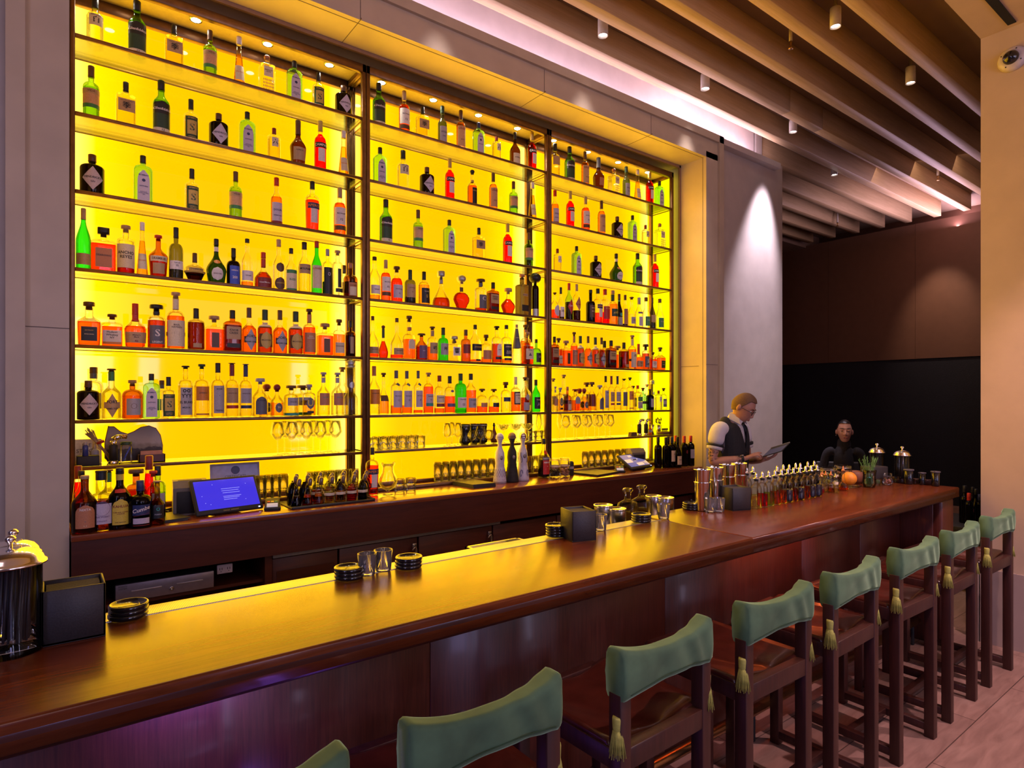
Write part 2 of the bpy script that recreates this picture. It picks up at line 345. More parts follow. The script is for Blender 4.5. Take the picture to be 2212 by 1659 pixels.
for i,x in enumerate(DLX):
    bay=['left','middle','right'][i//4]; w=['first','second','third','fourth'][i%4]
    t=thing('downlight',f'small recessed downlight above the bottles, {w} from the left in the {bay} bay','downlight',(x,4.075,3.955),0,'downlights above the bottle shelves')
    part('lens',MB().lathe([(0,-.002),(.026,-.002),(.026,.004),(0,.004)],20),emis('downlight_lens',(1,.93,.82),30),t)
    part('ring',MB().lathe([(.026,-.003),(.034,-.003),(.034,.006),(.026,.006),(.026,-.003)],20,cap=False),CHROME,t)
    l=bpy.data.lights.new('niche_spot','SPOT'); l.energy=5; l.color=(1,.90,.74); l.spot_size=math.radians(120); l.spot_blend=.6; l.shadow_soft_size=.03
    o=bpy.data.objects.new('niche_spot',l); C.objects.link(o); o.location=(x,4.075,3.945)
# ------------------------------------------------------------------ front bar
bar=thing('bar_counter','long glossy mahogany bar running from the left foreground to the pillar','bar',(0,0,0))
def slab(poly,z0,z1,b):
    bm=bmesh.new(); vs=[bm.verts.new((x,y,z0)) for x,y in poly]; f=bm.faces.new(vs); r=bmesh.ops.extrude_face_region(bm,geom=[f]); 
    for e in r['geom']:
        if isinstance(e,bmesh.types.BMVert): e.co.z=z1
    bmesh.ops.recalc_face_normals(bm,faces=bm.faces)
    bmesh.ops.bevel(bm,geom=[e for e in bm.edges if abs(e.verts[0].co.z-z1)<1e-4 and abs(e.verts[1].co.z-z1)<1e-4],offset=b,segments=4,profile=.5,affect='EDGES')
    bm.verts.index_update(); mb=MB(); mb.add([v.co.copy() for v in bm.verts],[[v.index for v in f.verts] for f in bm.faces],0,True); bm.free(); return mb
part('countertop',slab([(-1.4,1.52),(2.4985,1.52),(2.4985,2.03),(-1.4,2.03)],.995,1.06,.008),MAH,bar)
part('countertop',slab([(2.5005,1.52),(5.075,1.52),(5.075,2.18),(2.74,2.18),(2.70,2.14),(2.5005,2.14)],.995,1.06,.008),MAH,bar)
part('edge_moulding',MB().prism([(1.523,1.048),(1.519,1.03),(1.521,1.01),(1.533,.985),(1.55,.975),(1.575,.978),(1.60,.99),(1.6,1.048)],-1.4,5.0,'X',smooth=True),MAHD,bar)
q=MB()
xs=[-1.4,-.2,1.02,2.24,3.46,4.2,4.82]
for a,b in zip(xs,xs[1:]): q.bbox(a+.001,b-.001,1.80,1.83,.0,.99,.0015,seg=1)
part('front_panel',q,MAHV,bar)
q=MB().bbox(4.835,5.07,1.60,2.16,0,.995,.004).bbox(4.84,5.06,1.545,1.62,0,.985,.02,seg=3)
part('end_panel',q,MAHV,bar)
part('end_upstand',MB().bbox(5.045,5.075,1.66,2.18,1.06,1.095,.004),MAHD,bar)
part('back_panel',MB().box(-1.4,2.5,1.98,2.0,0,.99).box(2.5,4.82,2.13,2.15,0,.99),DK,bar)
q=MB().tube([(-1.4,1.675,.15),(4.78,1.675,.15)],.024,14)
fr=part('foot_rail',q,BRASS,bar)
q=MB()
for x in (-.9,.3,1.5,2.75,3.9,4.7): q.bbox(x-.012,x+.012,1.668,1.682,0,.13,.002).bbox(x-.012,x+.012,1.68,1.80,.10,.124,.002)
part('rail_bracket',q,BLACK,fr)
def strip_mat():
    m,nt,b=nodes('perforated_steel'); N=nt.nodes.new; L=nt.links.new
    tc=N('ShaderNodeTexCoord'); mp=N('ShaderNodeMapping'); mp.inputs['Scale'].default_value=(230,230,1)
    v=N('ShaderNodeTexVoronoi'); v.inputs['Randomness'].default_value=0; v.inputs['Scale'].default_value=1
    L(tc.outputs['Object'],mp.inputs[0]); L(mp.outputs[0],v.inputs['Vector'])
    r=N('ShaderNodeValToRGB'); r.color_ramp.interpolation='CONSTANT'; r.color_ramp.elements[0].color=(.02,.02,.02,1); r.color_ramp.elements[1].position=.3; r.color_ramp.elements[1].color=(.62,.6,.56,1)
    L(v.outputs['Distance'],r.inputs['Fac']); L(r.outputs[0],b.inputs['Base Color']); b.inputs['Metallic'].default_value=.9; b.inputs['Roughness'].default_value=.38; return m
part('drip_rail',MB().bbox(-1.4,2.496,2.034,2.14,1.045,1.054,.002).bbox(-1.4,2.496,2.029,2.036,1.04,1.061,.002),strip_mat(),bar)
# steel working station behind the bar
t=thing('underbar_station','stainless steel work station with an open ice well behind the bar','steel station',(0,0,0))
q=MB().box(1.2,3.0,2.20,2.44,.935,.95).box(1.2,1.22,2.20,2.44,.1,.935).box(2.98,3.0,2.20,2.44,.1,.935).box(1.2,2.4,2.44,2.455,.6,.95)
part('work_shelf',q,STEEL,t)
q=MB(); q.box(1.75,2.10,2.47,2.485,.60,.90).box(1.75,1.765,2.47,2.72,.60,.90).box(2.085,2.10,2.47,2.72,.60,.90).box(1.75,2.10,2.705,2.72,.60,.90).box(1.75,2.10,2.47,2.72,.60,.61)
part('ice_well',q,STEEL,t)
q=MB()
for i in range(150):
    x,y=random.uniform(1.79,2.06),random.uniform(2.51,2.68); s=random.uniform(.012,.02); T=Matrix.Translation((x,y,.85+random.uniform(-.02,.02)))@Matrix.Rotation(random.random()*3,4,(random.random(),random.random(),1))
    q.bbox(-s,s,-s,s,-s,s,.004,T=T,seg=1)
q.box(1.77,2.08,2.49,2.70,.80,.83)
o=part('ice',q,mat('ice_white',(.75,.78,.75),.15,0,.1,20),t); o['kind']='stuff'
# ------------------------------------------------------------------ stools
VELV=mat('green_velvet',(.070,.148,.078),.85,0,.30,9,.12,sheen=1.0)
TAS=mat('olive_thread',(.42,.42,.09),.7,0,.25,60,.2); LEA=mat('oxblood_leather',(.07,.014,.008),.28,0,.2,18,.15,coat=.3)
def stool():
    t=thing('bar_stool','s','stool',(0,0,0),0,'walnut bar stools with green velvet backs')
    w=.190; l=.044
    for x,y,zt in ((-w,-.215,.872),(w,-.215,.872),(-w,.215,.66),(w,.215,.66)):
        sx=1 if x>0 else -1; q=MB()
        q.bbox(x-l/2 if 1 else 0,x+l/2,y-l/2,y+l/2,0,zt,.003)
        part('leg',q,STOOLW,t)
    q=MB()
    for sx in (-1,1): q.bbox(sx*w-l/2+.004,sx*w+l/2-.004,-.2,.2,.655,.712,.003)
    q.bbox(-w+.02,w-.02,-.235,-.199,.655,.716,.003).bbox(-w+.02,w-.02,.20,.236,.655,.712,.003)
    part('seat_frame',q,STOOLW,t)
    for sx in (-1,1): part('stretcher',MB().bbox(sx*w-.018,sx*w+.018,-.2,.2,.03,.068,.003),STOOLW,t)
    part('stretcher',MB().bbox(-w+.015,w-.015,-.018,.018,.03,.066,.003),STOOLW,t)
    part('footrest',MB().bbox(-w+.02,w-.02,.198,.232,.285,.325,.003),STOOLW,t)
    # dished leather sling seat
    n=16; vs=[];fs=[]
    for k,dz in ((0,0),(1,-.03)):
        for j in range(n+1):
            for i in range(n+1):
                x=-1+2*i/n; y=-1+2*j/n
                dz2=-.034*(1-x*x)*(1-.4*y*y)+.006*math.sin(5*x+3*y)*(1-x*x)
                vs.append((x*(w+.012),y*.205+.006,.722+dz2+dz+(.008 if abs(y)<.9 else 0)))
    N1=(n+1)**2
    for j in range(n):
        for i in range(n):
            a=j*(n+1)+i; fs.append((a,a+1,a+n+2,a+n+1)); fs.append((a+N1,a+N1+n+1,a+N1+n+2,a+N1+1))
    bd=[i for i in range(n)]+[i*(n+1)+n for i in range(n)]+[(n+1)*n+n-i for i in range(n)]+[(n-i)*(n+1) for i in range(n)]
    for i in range(len(bd)):
        a,b=bd[i],bd[(i+1)%len(bd)]; fs.append((a,a+N1,b+N1,b))
    q=MB(); q.add(vs,fs,0,True); part('seat',q,LEA,t)
    # velvet sleeve over the back rail
    NX=48; ring=28; vs=[];fs=[]
    for i in range(NX+1):
        s=-1+2*i/NX; x=s*(w+.021); c=1-s*s
        e=min(1,(1-abs(s))*14); sh=math.sqrt(max(0,1-(1-e)**2))*.35+.65 if e<1 else 1
        yb=-.02*c; zt=1.0-.030*(1-abs(s)**2.6)-.012*(1-sh)*2; zb=.850+.024*c+.008*(1-sh)*2
        th=.033*(.72+.28*sh)*(1-.28*c)
        for j in range(ring):
            a=2*PI*j/ring; ca,sa=math.cos(a),math.sin(a); k=(abs(ca)**7+abs(sa)**7)**(-1/7)
            yy=ca*k*th; zz=(zt+zb)/2+sa*k*(zt-zb)/2
            fold=.0028*math.sin(7*s+22*zz+1.3*math.sin(4*s))*(1 if ca<0 else .5)+.0035*math.sin(40*(zz)+16*s)*math.exp(-((s-.6)/.4)**2)+.003*math.exp(-((zz-.955-.03*s)/.012)**2)
            vs.append((x,-.213+yb+yy+fold*(-1 if ca<0 else 1)*abs(ca),zz))
    for i in range(NX):
        for j in range(ring):
            a=i*ring+j; b=i*ring+(j+1)%ring; fs.append((a,b,b+ring,a+ring))
    fs.append(tuple(range(ring))); fs.append(tuple(NX*ring+j for j in reversed(range(ring))))
    q=MB(); q.add(vs,fs,0,True); bc=part('back_cover',q,VELV,t,'green velvet back sleeve')
    sm=MB(); 
    for zz in (.868,):
        sm.tube([( (-1+2*i/24)*(w+.012), -.213-.033*(1-.28*(1-(-1+2*i/24)**2))-.02*(1-(-1+2*i/24)**2)-.0018, zz+.022*(1-(-1+2*i/24)**2)) for i in range(1,24)],.0016,5)
    part('hem_stitch',sm,mat('velvet_seam',(.02,.06,.025),.9),bc)
    for sx in (-1,1):
        X=sx*(w+.012); Y=-.222
        q=MB().lathe([(0,.0),(.013,0),(.0145,-.006),(.0135,-.034),(.0125,-.038),(0,-.038)][::-1],14,c=(X+sx*.006,Y,.812))
        ta=part('tassel',q,TAS,t,'olive silk tassel')
        part('tassel_cord',MB().tube([(X,Y,.856),(X+sx*.004,Y-.003,.835),(X+sx*.006,Y,.812)],.0018,6),TAS,ta)
        q=MB(); ns=34
        for i in range(ns):
            a=2*PI*i/ns; r0=.0115; r1=.021+.003*math.sin(i*2.3)
            q.tube([(X+sx*.006+math.cos(a)*r0,Y+math.sin(a)*r0,.776),(X+sx*.006+math.cos(a)*(r0+.004),Y+math.sin(a)*(r0+.004),.755),(X+sx*.006+math.cos(a)*r1,Y+math.sin(a)*r1,.705+.006*math.sin(i*1.7))],.0017,4)
        q.lathe([(.009,0),(.013,-.03),(.016,-.065),(0,-.066)],12,c=(X+sx*.006,Y,.778))
        part('tassel_fringe',q,TAS,ta)
    return t
st0=stool(); SX=[.257,.811,1.441,2.067,2.651,3.306,3.918,4.563]
SL=['only its right corner in the picture','back large in the foreground','third from the camera, its tassels in full view','fourth from the camera','fifth, right under the bottle row','sixth from the camera','seventh, last but one before the wall','last of the row, against the tan wall']
for i,x in enumerate(SX):
    lab='green velvet backed walnut bar stool, '+SL[i]
    if i==0: st0.location=(x,1.385,0); st0['label']=lab
    else: dup(st0,(x,1.385,0),math.radians([0,0,1.5,-1,1,-1.5,.5,-1][i]),lab)
# ------------------------------------------------------------------ bottles
GL={'clear':glass('glass_clear',(.97,.98,.93),(.42,.42,.30)),'pale':glass('glass_pale',(.95,.93,.68),(.5,.42,.12)),
'green':glass('glass_green',(.42,.80,.22),(.08,.22,.03)),'dkgreen':glass('glass_dark_green',(.10,.22,.05),(.01,.03,.01),body=.05),
'lime':glass('glass_lime',(.62,.92,.30),(.2,.42,.05)),'emer':glass('glass_emerald',(.15,.85,.18),(.02,.25,.04)),
'aqua':glass('glass_aqua',(.60,.95,.80),(.10,.40,.30)),'brown':glass('glass_brown',(.30,.12,.04),(.03,.01,.004),body=.06,bcol=(.1,.04,.02)),
'amberg':glass('glass_amber',(.75,.42,.12),(.25,.08,.01)),'black':glass('glass_black',(.05,.03,.015),(.005,.003,.002),body=.10,bcol=(.02,.015,.02)),
'olive':glass('glass_olive',(.42,.45,.18),(.08,.09,.02),body=.06),'smoke':glass('glass_smoke',(.35,.28,.16),(.06,.04,.02),body=.1)}
LQ={'amber':(.93,.42,.04),'orange':(1,.34,.03),'dkamb':(.70,.20,.015),'red':(1,.035,.01),'aperol':(1,.20,.02),'gold':(.98,.72,.15),'pale':(.97,.92,.55),'peach':(.98,.58,.20),
'dark':(.12,.03,.01),'brown':(.38,.10,.02),'cognac':(.80,.17,.01),'gr':(.72,.85,.16),'ruby':(.55,.03,.02),'clearl':(.98,.98,.92)}
def liq(k):
    c=LQ[k]; return glass('liquid_'+k,c,tuple(x*x*.75 for x in c),.12)
PC={'white':(.85,.76,.72),'cream':(.78,.66,.46),'black':(.012,.012,.014),'tan':(.52,.33,.16),'gold':(.62,.42,.10),'red':(.55,.03,.02),'dkred':(.25,.02,.02),'grey':(.42,.39,.44),'lilac':(.60,.52,.64),'brown':(.12,.05,.02),
'green':(.05,.24,.08),'dkgreen':(.02,.06,.03),'blue':(.05,.10,.55),'navy':(.02,.03,.12),'orange':(.75,.25,.03),'copper':(.55,.22,.10),'purple':(.16,.09,.20),'cork':(.45,.26,.12),'teal':(.03,.35,.30),'yellow':(.75,.55,.06),'silver':(.5,.5,.5),'peach':(.65,.36,.18),'slate':(.12,.12,.15)}
def pc(k,metal=0):
    return mat('paint_'+k,PC[k],.45,.8 if k=='silver' else 0,.12,60)
def prof_fn(k):
    R,zs,zn,rn=k['R'],k['zs'],k['zn'],k['rn']; b=k.get('base',1); st=k.get('st','e')
    def r(z):
        if z<=zs: return R*(b+(1-b)*(z/zs)) if zs>0 else R
        if z<zn:
            t=(z-zs)/(zn-zs)
            if st=='e': return rn+(R-rn)*math.sqrt(max(0,1-t**2.2))
            if st=='c': return rn+(R-rn)*(.5+.5*math.cos(PI*t))
            return R+(rn-R)*t
        return rn
    return r
def bpoint(k,rf,th,z,off):
    sq,dep=k.get('sq',2),k.get('dep',1); ca,sa=math.cos(th),math.sin(th)
    kk=1 if sq==2 else (abs(ca)**sq+abs(sa)**sq)**(-1/sq)
    r=rf(z)*kk+off; return Vector((r*ca,r*sa*dep,z))
def xy_th(k,rf,x,z):
    """angle on the front (-y) side whose surface point has the wanted sideways distance"""
    R=rf(z); sq,dep=k.get('sq',2),k.get('dep',1)
    if sq==2: return -PI/2+max(-1.5,min(1.5,x/R))
    X=max(-.97,min(.97,x/R)); Y=(1-abs(X)**sq)**(1/sq); return math.atan2(-Y,X)
def bottle_mesh(kn,k):
    rf=prof_fn(k); caph=k.get('caph',.1); n=k.get('n',24 if k.get('sq',2)==2 else 32); sq,dep=k.get('sq',2),k.get('dep',1)
    zt=1-caph*k.get('capov',.7); prof=[(0,.012),(rf(0)*.80,.0),(rf(0)*.95,.006),(rf(0),.02)]
    zs=[.02+(k['zs']-.02)*i/4 for i in range(1,5)]+[k['zs']+(k['zn']-k['zs'])*i/9 for i in range(1,10)]
    prof+=[(rf(z),z) for z in zs]; prof+=[(k['rn'],(k['zn']+zt)/2),(k['rn'],zt)]
    out=[]
    me=MB().lathe(prof,n,sq,dep,flute=k.get('flute',0)).mesh('glass_body',GL[k['g']]); out.append(('glass_body',me,None))
    if k.get('l'):
        lk,fill=k['l']; s=.93; pr=[(0,.03),(rf(.03)*s*.9,.03)]+[(rf(z)*s,z) for z in [.035+(fill-.035)*i/8 for i in range(9)]]+[(0,fill)]
        out.append(('liquid',MB().lathe(pr,n,sq,dep).mesh('liquid',liq(lk)),None))
    ct,cm=k.get('cap',('cyl','black')); rn=k['rn']; c0=1-caph
    if ct=='cyl': pr=[(rn*1.12,c0),(rn*1.14,c0+.01),(rn*1.08,c0+caph*.3),(rn*1.10,c0+caph*.32),(rn*1.10,.992),(rn*.95,1),(0,1)]
    elif ct=='cork': pr=[(rn*.85,c0),(rn*.85,c0+caph*.45),(rn*1.5,c0+caph*.5),(rn*1.5,.99),(rn*1.35,1),(0,1)]
    elif ct=='ball': pr=[(rn*1.0,c0),(rn*1.05,c0+caph*.2)]+[(caph*.5*math.sin(a)*1.05+.001,c0+caph*.55-caph*.45*math.cos(a)) for a in [PI*(.2+.8*i/8) for i in range(9)]]
    elif ct=='wide': pr=[(rn*.9,c0),(rn*.9,c0+caph*.4),(rn*2.1,c0+caph*.42),(rn*2.2,c0+caph*.6),(rn*2.1,.99),(rn*1.9,1),(0,1)]
    elif ct=='sqr': pr=[(rn*1.0,c0),(rn*1.0,c0+caph*.3),(rn*2.0,c0+caph*.32),(rn*2.0,1),(0,1)]
    out.append(('cap',MB().lathe(pr,16,6 if ct=='sqr' else 2,.7 if ct=='sqr' else 1).mesh('cap',pc(cm)),None))
    if k.get('neck'):
        z0,z1,cm=k['neck']; q=MB(); q.lathe([(rf(z)+.003,z) for z in [z0+(z1-z0)*i/6 for i in range(7)]],n,sq,dep,cap=False); out.append(('neck_band',q.mesh('neck_band',pc(cm)),None))
    for li,lb in enumerate(k.get('lab',[])):
        sh,z0,z1,w,col,*tx=lb; q=MB(); mats=[pc(col)]; nx,nz=14,8
        if sh=='w':
            q.lathe([(rf(z)+.0025,z) for z in [z0+(z1-z0)*i/5 for i in range(6)]],n,sq,dep,cap=False)
        else:
            vs=[];fs=[]; R=k['R']; zc=(z0+z1)/2; hz=(z1-z0)/2
            for j in range(nz+1):
                t=-1+2*j/nz; z=zc+t*hz
                ww=w*({'r':1,'d':max(.03,1-abs(t)),'o':math.sqrt(max(.004,1-t*t)),'a':(1 if t<.3 else math.sqrt(max(.02,1-((t-.3)/.7)**2)))}[sh])
                for i in range(nx+1):
                    x=(-1+2*i/nx)*ww; vs.append(bpoint(k,rf,xy_th(k,rf,x,z),z,.0028+.0013*li))
            for j in range(nz):
                for i in range(nx): a=j*(nx+1)+i; fs.append((a,a+1,a+nx+2,a+nx+1))
            q.add(vs,fs,0,True)
        for (s,zc,size,tc,*r) in tx:
            m2=pc(tc)
            if m2 not in mats: mats.append(m2)
            tv,tf=textmesh(s,size,bold=True); sl=r[0] if r else 0
            q.add([bpoint(k,rf,xy_th(k,rf,x,min(.99,max(.01,zc+y+sl*x))),zc+y+sl*x,.0052+.0013*li) for x,y in tv],tf,mats.index(m2))
        out.append(('label' if li==0 else 'lower_label' if lb[2]<k['lab'][0][1]+.01 else 'upper_label',q.mesh('label',mats),None))
    return out
K={}
def kd(key,name,desc,**a): K[key]=dict(name=name,desc=desc,**a)
kd('glenf','whisky_bottle','green whisky bottle with dark crest label',R=.132,zs=.58,zn=.76,rn=.052,sq=2.6,g='green',l=('gr',.62),caph=.17,cap=('cyl','black'),st='c',lab=[('r',.06,.40,.13,'dkgreen'),('a',.38,.60,.15,'black',('Glenfiddich',.46,.058,'white')),('r',.06,.13,.13,'cream',('12',.095,.05,'black'))])
kd('haku','vodka_bottle','clear fluted vodka bottle with white label',R=.145,zs=.60,zn=.70,rn=.055,g='clear',caph=.20,flute=.03,lab=[('r',.40,.63,.13,'cream',('HAKU VODKA',.605,.028,'black'),('白',.51,.13,'black'))],n=36)
kd('toki','whisky_bottle','square pale whisky bottle with tan paper label',R=.175,zs=.68,zn=.74,rn=.05,sq=7,dep=.8,g='pale',l=('pale',.62),caph=.20,cap=('cyl','black'),lab=[('r',.34,.60,.15,'tan',('SUNTORY WHISKY',.56,.026,'brown'),('季',.46,.15,'black'))])
kd('mezg','mezcal_bottle','slim green bottle with peach label band',R=.125,zs=.60,zn=.70,rn=.045,g='lime',caph=.20,cap=('cyl','brown'),lab=[('r',.28,.56,.17,'peach'),('r',.22,.29,.17,'green'),('r',.47,.56,.172,'tan',('VIDA',.515,.05,'brown'))],l=('gr',.6))
kd('gall','liqueur_bottle','very tall tapering golden liqueur bottle',R=.115,zs=.05,zn=.72,rn=.045,st='l',g='pale',l=('gold',.66),caph=.15,cap=('cyl','white'),lab=[('r',.14,.42,.09,'cream',('GALLIANO',.30,.034,'orange'))])
kd('elyx','vodka_bottle','square clear bottle with copper mosaic and copper stopper',R=.17,zs=.70,zn=.76,rn=.055,sq=7,g='clear',caph=.13,cap=('ball','copper'),lab=[('r',.42,.66,.10,'cream',('ABSOLUT\nELYX',.55,.04,'brown')),('r',.16,.165,.004,'copper',('HIIHIHI\nIHIHIIH\nHIIHIHI\nIHHIIHI',.22,.075,'copper'))])
kd('bomb','gin_bottle','blue green square shouldered gin bottle with arched label',R=.165,zs=.68,zn=.80,rn=.05,sq=5,dep=.7,g='aqua',caph=.15,cap=('cyl','black'),lab=[('a',.04,.68,.105,'lilac',('BOMBAY',.58,.042,'navy'),('SAPPHIRE',.36,.034,'navy'),('•',.47,.22,'navy'),('DISTILLED\nLONDON DRY\nGIN',.22,.026,'navy'))])
kd('sips','gin_bottle','clear gin bottle with dark green picture label',R=.15,zs=.60,zn=.69,rn=.05,g='clear',caph=.22,cap=('cyl','black'),lab=[('r',.05,.58,.14,'dkgreen',('SIPSMITH',.54,.044,'gold'),('LONDON\nDRY GIN',.11,.034,'gold')),('r',.18,.49,.10,'gold',('S',.33,.22,'dkgreen'))])
kd('hend','gin_bottle','dark apothecary gin bottle with pale diamond label',R=.245,zs=.66,zn=.76,rn=.075,g='black',caph=.17,cap=('cyl','brown'),lab=[('d',.12,.66,.225,'lilac',("HENDRICK'S",.41,.064,'black'),('GIN',.31,.05,'black'))])
kd('roku','gin_bottle','clear six sided gin bottle with pale label',R=.185,zs=.72,zn=.80,rn=.055,n=6,g='clear',l=('pale',.66),caph=.17,cap=('cyl','dkred'),lab=[('r',.42,.68,.09,'cream',('六',.55,.15,'black'))])
kd('marie','brandy_bottle','dark teardrop brandy bottle with long bronze capsule',R=.165,zs=.42,zn=.68,rn=.05,st='c',base=.8,g='brown',caph=.30,cap=('cyl','brown'),lab=[('r',.14,.40,.13,'tan',('ALBERTA',.34,.035,'brown'))])
kd('camp','aperitif_bottle','bright red aperitif bottle with black name band',R=.115,zs=.58,zn=.70,rn=.042,g='clear',l=('red',.74),caph=.20,cap=('cyl','gold'),lab=[('r',.46,.56,.125,'black',('CAMPARI',.51,.066,'white')),('r',.20,.45,.065,'white')])
kd('dolr','vermouth_bottle','pale vermouth bottle with red cap and ornate label',R=.113,zs=.56,zn=.72,rn=.045,st='c',g='pale',l=('peach',.6),caph=.16,cap=('cyl','red'),lab=[('r',.10,.48,.115,'lilac',('DOLIN',.33,.05,'navy'),('VERMOUTH',.22,.03,'navy')),('r',.04,.11,.14,'dkred')])
kd('dold','vermouth_bottle','frosted olive vermouth bottle with ornate grey label',R=.113,zs=.55,zn=.72,rn=.045,st='c',g='olive',l=('gr',.6),caph=.18,cap=('cyl','dkgreen'),lab=[('r',.10,.48,.115,'grey',('DOLIN',.34,.05,'black'),('DRY',.24,.04,'black')),('r',.03,.09,.14,'slate')])
kd('lill','aperitif_bottle','orange aperitif bottle with peach paper label',R=.110,zs=.58,zn=.72,rn=.042,g='clear',l=('peach',.7),caph=.22,cap=('cyl','brown'),lab=[('r',.12,.60,.13,'peach',('LILLET',.54,.07,'dkred'),('BLANC',.28,.03,'brown')),])
kd('maca','whisky_bottle','amber whisky bottle with plain white label and dark foot band',R=.12,zs=.60,zn=.70,rn=.042,st='e',g='clear',l=('orange',.68),caph=.20,cap=('cyl','tan'),lab=[('r',.24,.58,.15,'white',('MACALLAN',.46,.032,'black'),('12',.34,.06,'black')),('r',.13,.22,.15,'brown')])
kd('aper','aperitif_bottle','orange aperitif bottle with slanted dark name band',R=.135,zs=.62,zn=.74,rn=.042,base=.9,g='clear',l=('aperol',.62),caph=.15,cap=('cyl','black'),lab=[('r',.18,.50,.065,'white'),('r',.45,.56,.13,'navy',('APEROL',.505,.07,'orange'))])
kd('sake','sake_bottle','slender bright green bottle with tan label',R=.13,zs=.45,zn=.82,rn=.04,st='c',g='emer',caph=.18,cap=('cyl','tan'),lab=[('r',.08,.26,.14,'tan')])
kd('disa','liqueur_bottle','wide square orange liqueur bottle with black square cap',R=.30,zs=.66,zn=.74,rn=.07,sq=7,dep=.5,g='clear',l=('aperol',.64),caph=.20,cap=('sqr','black'),lab=[('r',.12,.54,.19,'copper',('DISARONNO',.38,.058,'black'))])
kd('anch','liqueur_bottle','clear straight bottle with wide grey lettered label',R=.165,zs=.68,zn=.74,rn=.06,g='clear',l=('ruby',.14),caph=.14,cap=('cork','tan'),lab=[('r',.12,.60,.20,'cream',('ANCHO\nREYES',.38,.085,'black'))])
kd('dram','liqueur_bottle','bulging amber brown liqueur bottle with red cap',R=.235,zs=.50,zn=.72,rn=.065,st='c',base=.82,g='amberg',l=('dkamb',.5),caph=.13,cap=('cork','red'),lab=[('r',.38,.50,.23,'cream',('DRAMBUIE',.44,.072,'brown')),('r',.10,.34,.15,'tan')])
kd('tayl','port_bottle','olive port bottle with white label marked 10',R=.145,zs=.55,zn=.70,rn=.05,g='olive',l=('dark',.25),caph=.20,cap=('cyl','black'),lab=[('r',.20,.36,.16,'white',('TAYLOR',.32,.03,'black'),('10',.27,.05,'black'))])
kd('cham','liqueur_bottle','squat round dark liqueur bottle with gold belt',R=.40,zs=.35,zn=.62,rn=.085,base=.55,g='clear',l=('dark',.36),caph=.32,cap=('cyl','brown'),lab=[('w',.30,.36,0,'gold'),('r',.36,.46,.3,'gold',('CHAMBORD',.41,.09,'brown'))])
kd('bene','liqueur_bottle','dark green decanter bottle with round white seal label',R=.235,zs=.30,zn=.68,rn=.055,st='c',base=.8,g='dkgreen',caph=.14,cap=('cyl','black'),neck=(.72,.82,'white'),lab=[('o',.08,.36,.14,'white',('BENEDICTINE',.22,.03,'brown')),('o',.44,.53,.08,'orange')])
kd('pims','liqueur_bottle','dark bottle with bright blue label marked 200',R=.185,zs=.52,zn=.68,rn=.06,g='black',caph=.24,cap=('cyl','black'),lab=[('r',.04,.52,.14,'blue',('HERRING',.40,.045,'white'),('200',.22,.09,'white'))])
kd('wclr','liqueur_bottle','clear bottle with small white label',R=.13,zs=.52,zn=.76,rn=.045,st='c',g='clear',l=('peach',.12),caph=.08,cap=('cyl','black'),lab=[('r',.14,.34,.14,'white',('GIFFARD',.24,.03,'brown'))])
kd('gran','liqueur_bottle','squat amber bottle with red ribbon and red cap',R=.27,zs=.26,zn=.58,rn=.07,st='c',g='clear',l=('dkamb',.46),caph=.16,cap=('cyl','red'),neck=(.60,.82,'red'),lab=[('r',.04,.30,.22,'dkred',('Grand Marnier',.17,.055,'white'))])
kd('pisc','liqueur_bottle','clear bottle with yellow and dark round label',R=.125,zs=.50,zn=.72,rn=.045,st='c',g='clear',caph=.14,cap=('cyl','tan'),lab=[('o',.36,.54,.09,'brown'),('o',.02,.26,.12,'brown',('LAZZARONI',.15,.03,'yellow'))])
kd('verd','liqueur_bottle','clear bottle with green striped label',R=.135,zs=.52,zn=.74,rn=.045,st='c',g='clear',caph=.12,cap=('cyl','black'),lab=[('r',.02,.50,.14,'green'),('r',.08,.42,.142,'cream',('SUZE',.28,.06,'green'))])
kd('moli','liqueur_bottle','clear bottle with tan banner label',R=.135,zs=.55,zn=.74,rn=.05,st='c',g='clear',l=('pale',.52),caph=.14,cap=('cyl','black'),lab=[('r',.38,.56,.145,'tan',('MOLINARI',.47,.055,'black'))])
kd('luxa','liqueur_bottle','green bottle with red cap and pale lettered label',R=.12,zs=.52,zn=.78,rn=.045,st='c',g='emer',caph=.12,cap=('cyl','red'),lab=[('r',.12,.54,.13,'cream',('LUXARDO',.48,.05,'red'))])
kd('drkl','amaro_bottle','clear topped bottle with tall black label',R=.135,zs=.62,zn=.74,rn=.045,g='clear',l=('dark',.3),caph=.14,cap=('cyl','grey'),lab=[('r',.04,.60,.14,'black',('•',.45,.25,'lilac'))])
kd('stge','mezcal_bottle','clear bottle with narrow black vertical label',R=.135,zs=.66,zn=.76,rn=.05,g='clear',caph=.10,cap=('cork','tan'),lab=[('r',.20,.60,.045,'black'),('r',.10,.18,.10,'black')])
kd('coin','whisky_bottle','small dark amber bottle with brown picture label',R=.20,zs=.50,zn=.66,rn=.06,g='amberg',l=('brown',.45),caph=.15,cap=('cyl','copper'),lab=[('r',.04,.42,.13,'copper',('COINTREAU',.34,.04,'brown')),('r',.06,.30,.10,'cream')])
kd('jdsb','whiskey_bottle','square shouldered amber whiskey bottle with black frame label',R=.235,zs=.52,zn=.70,rn=.075,sq=5,base=.92,g='clear',l=('orange',.54),caph=.18,cap=('cork','brown'),st='c',lab=[('r',.10,.42,.15,'black',('Jack Daniels',.34,.032,'gold'),('SINGLE BARREL',.25,.026,'cream'))])
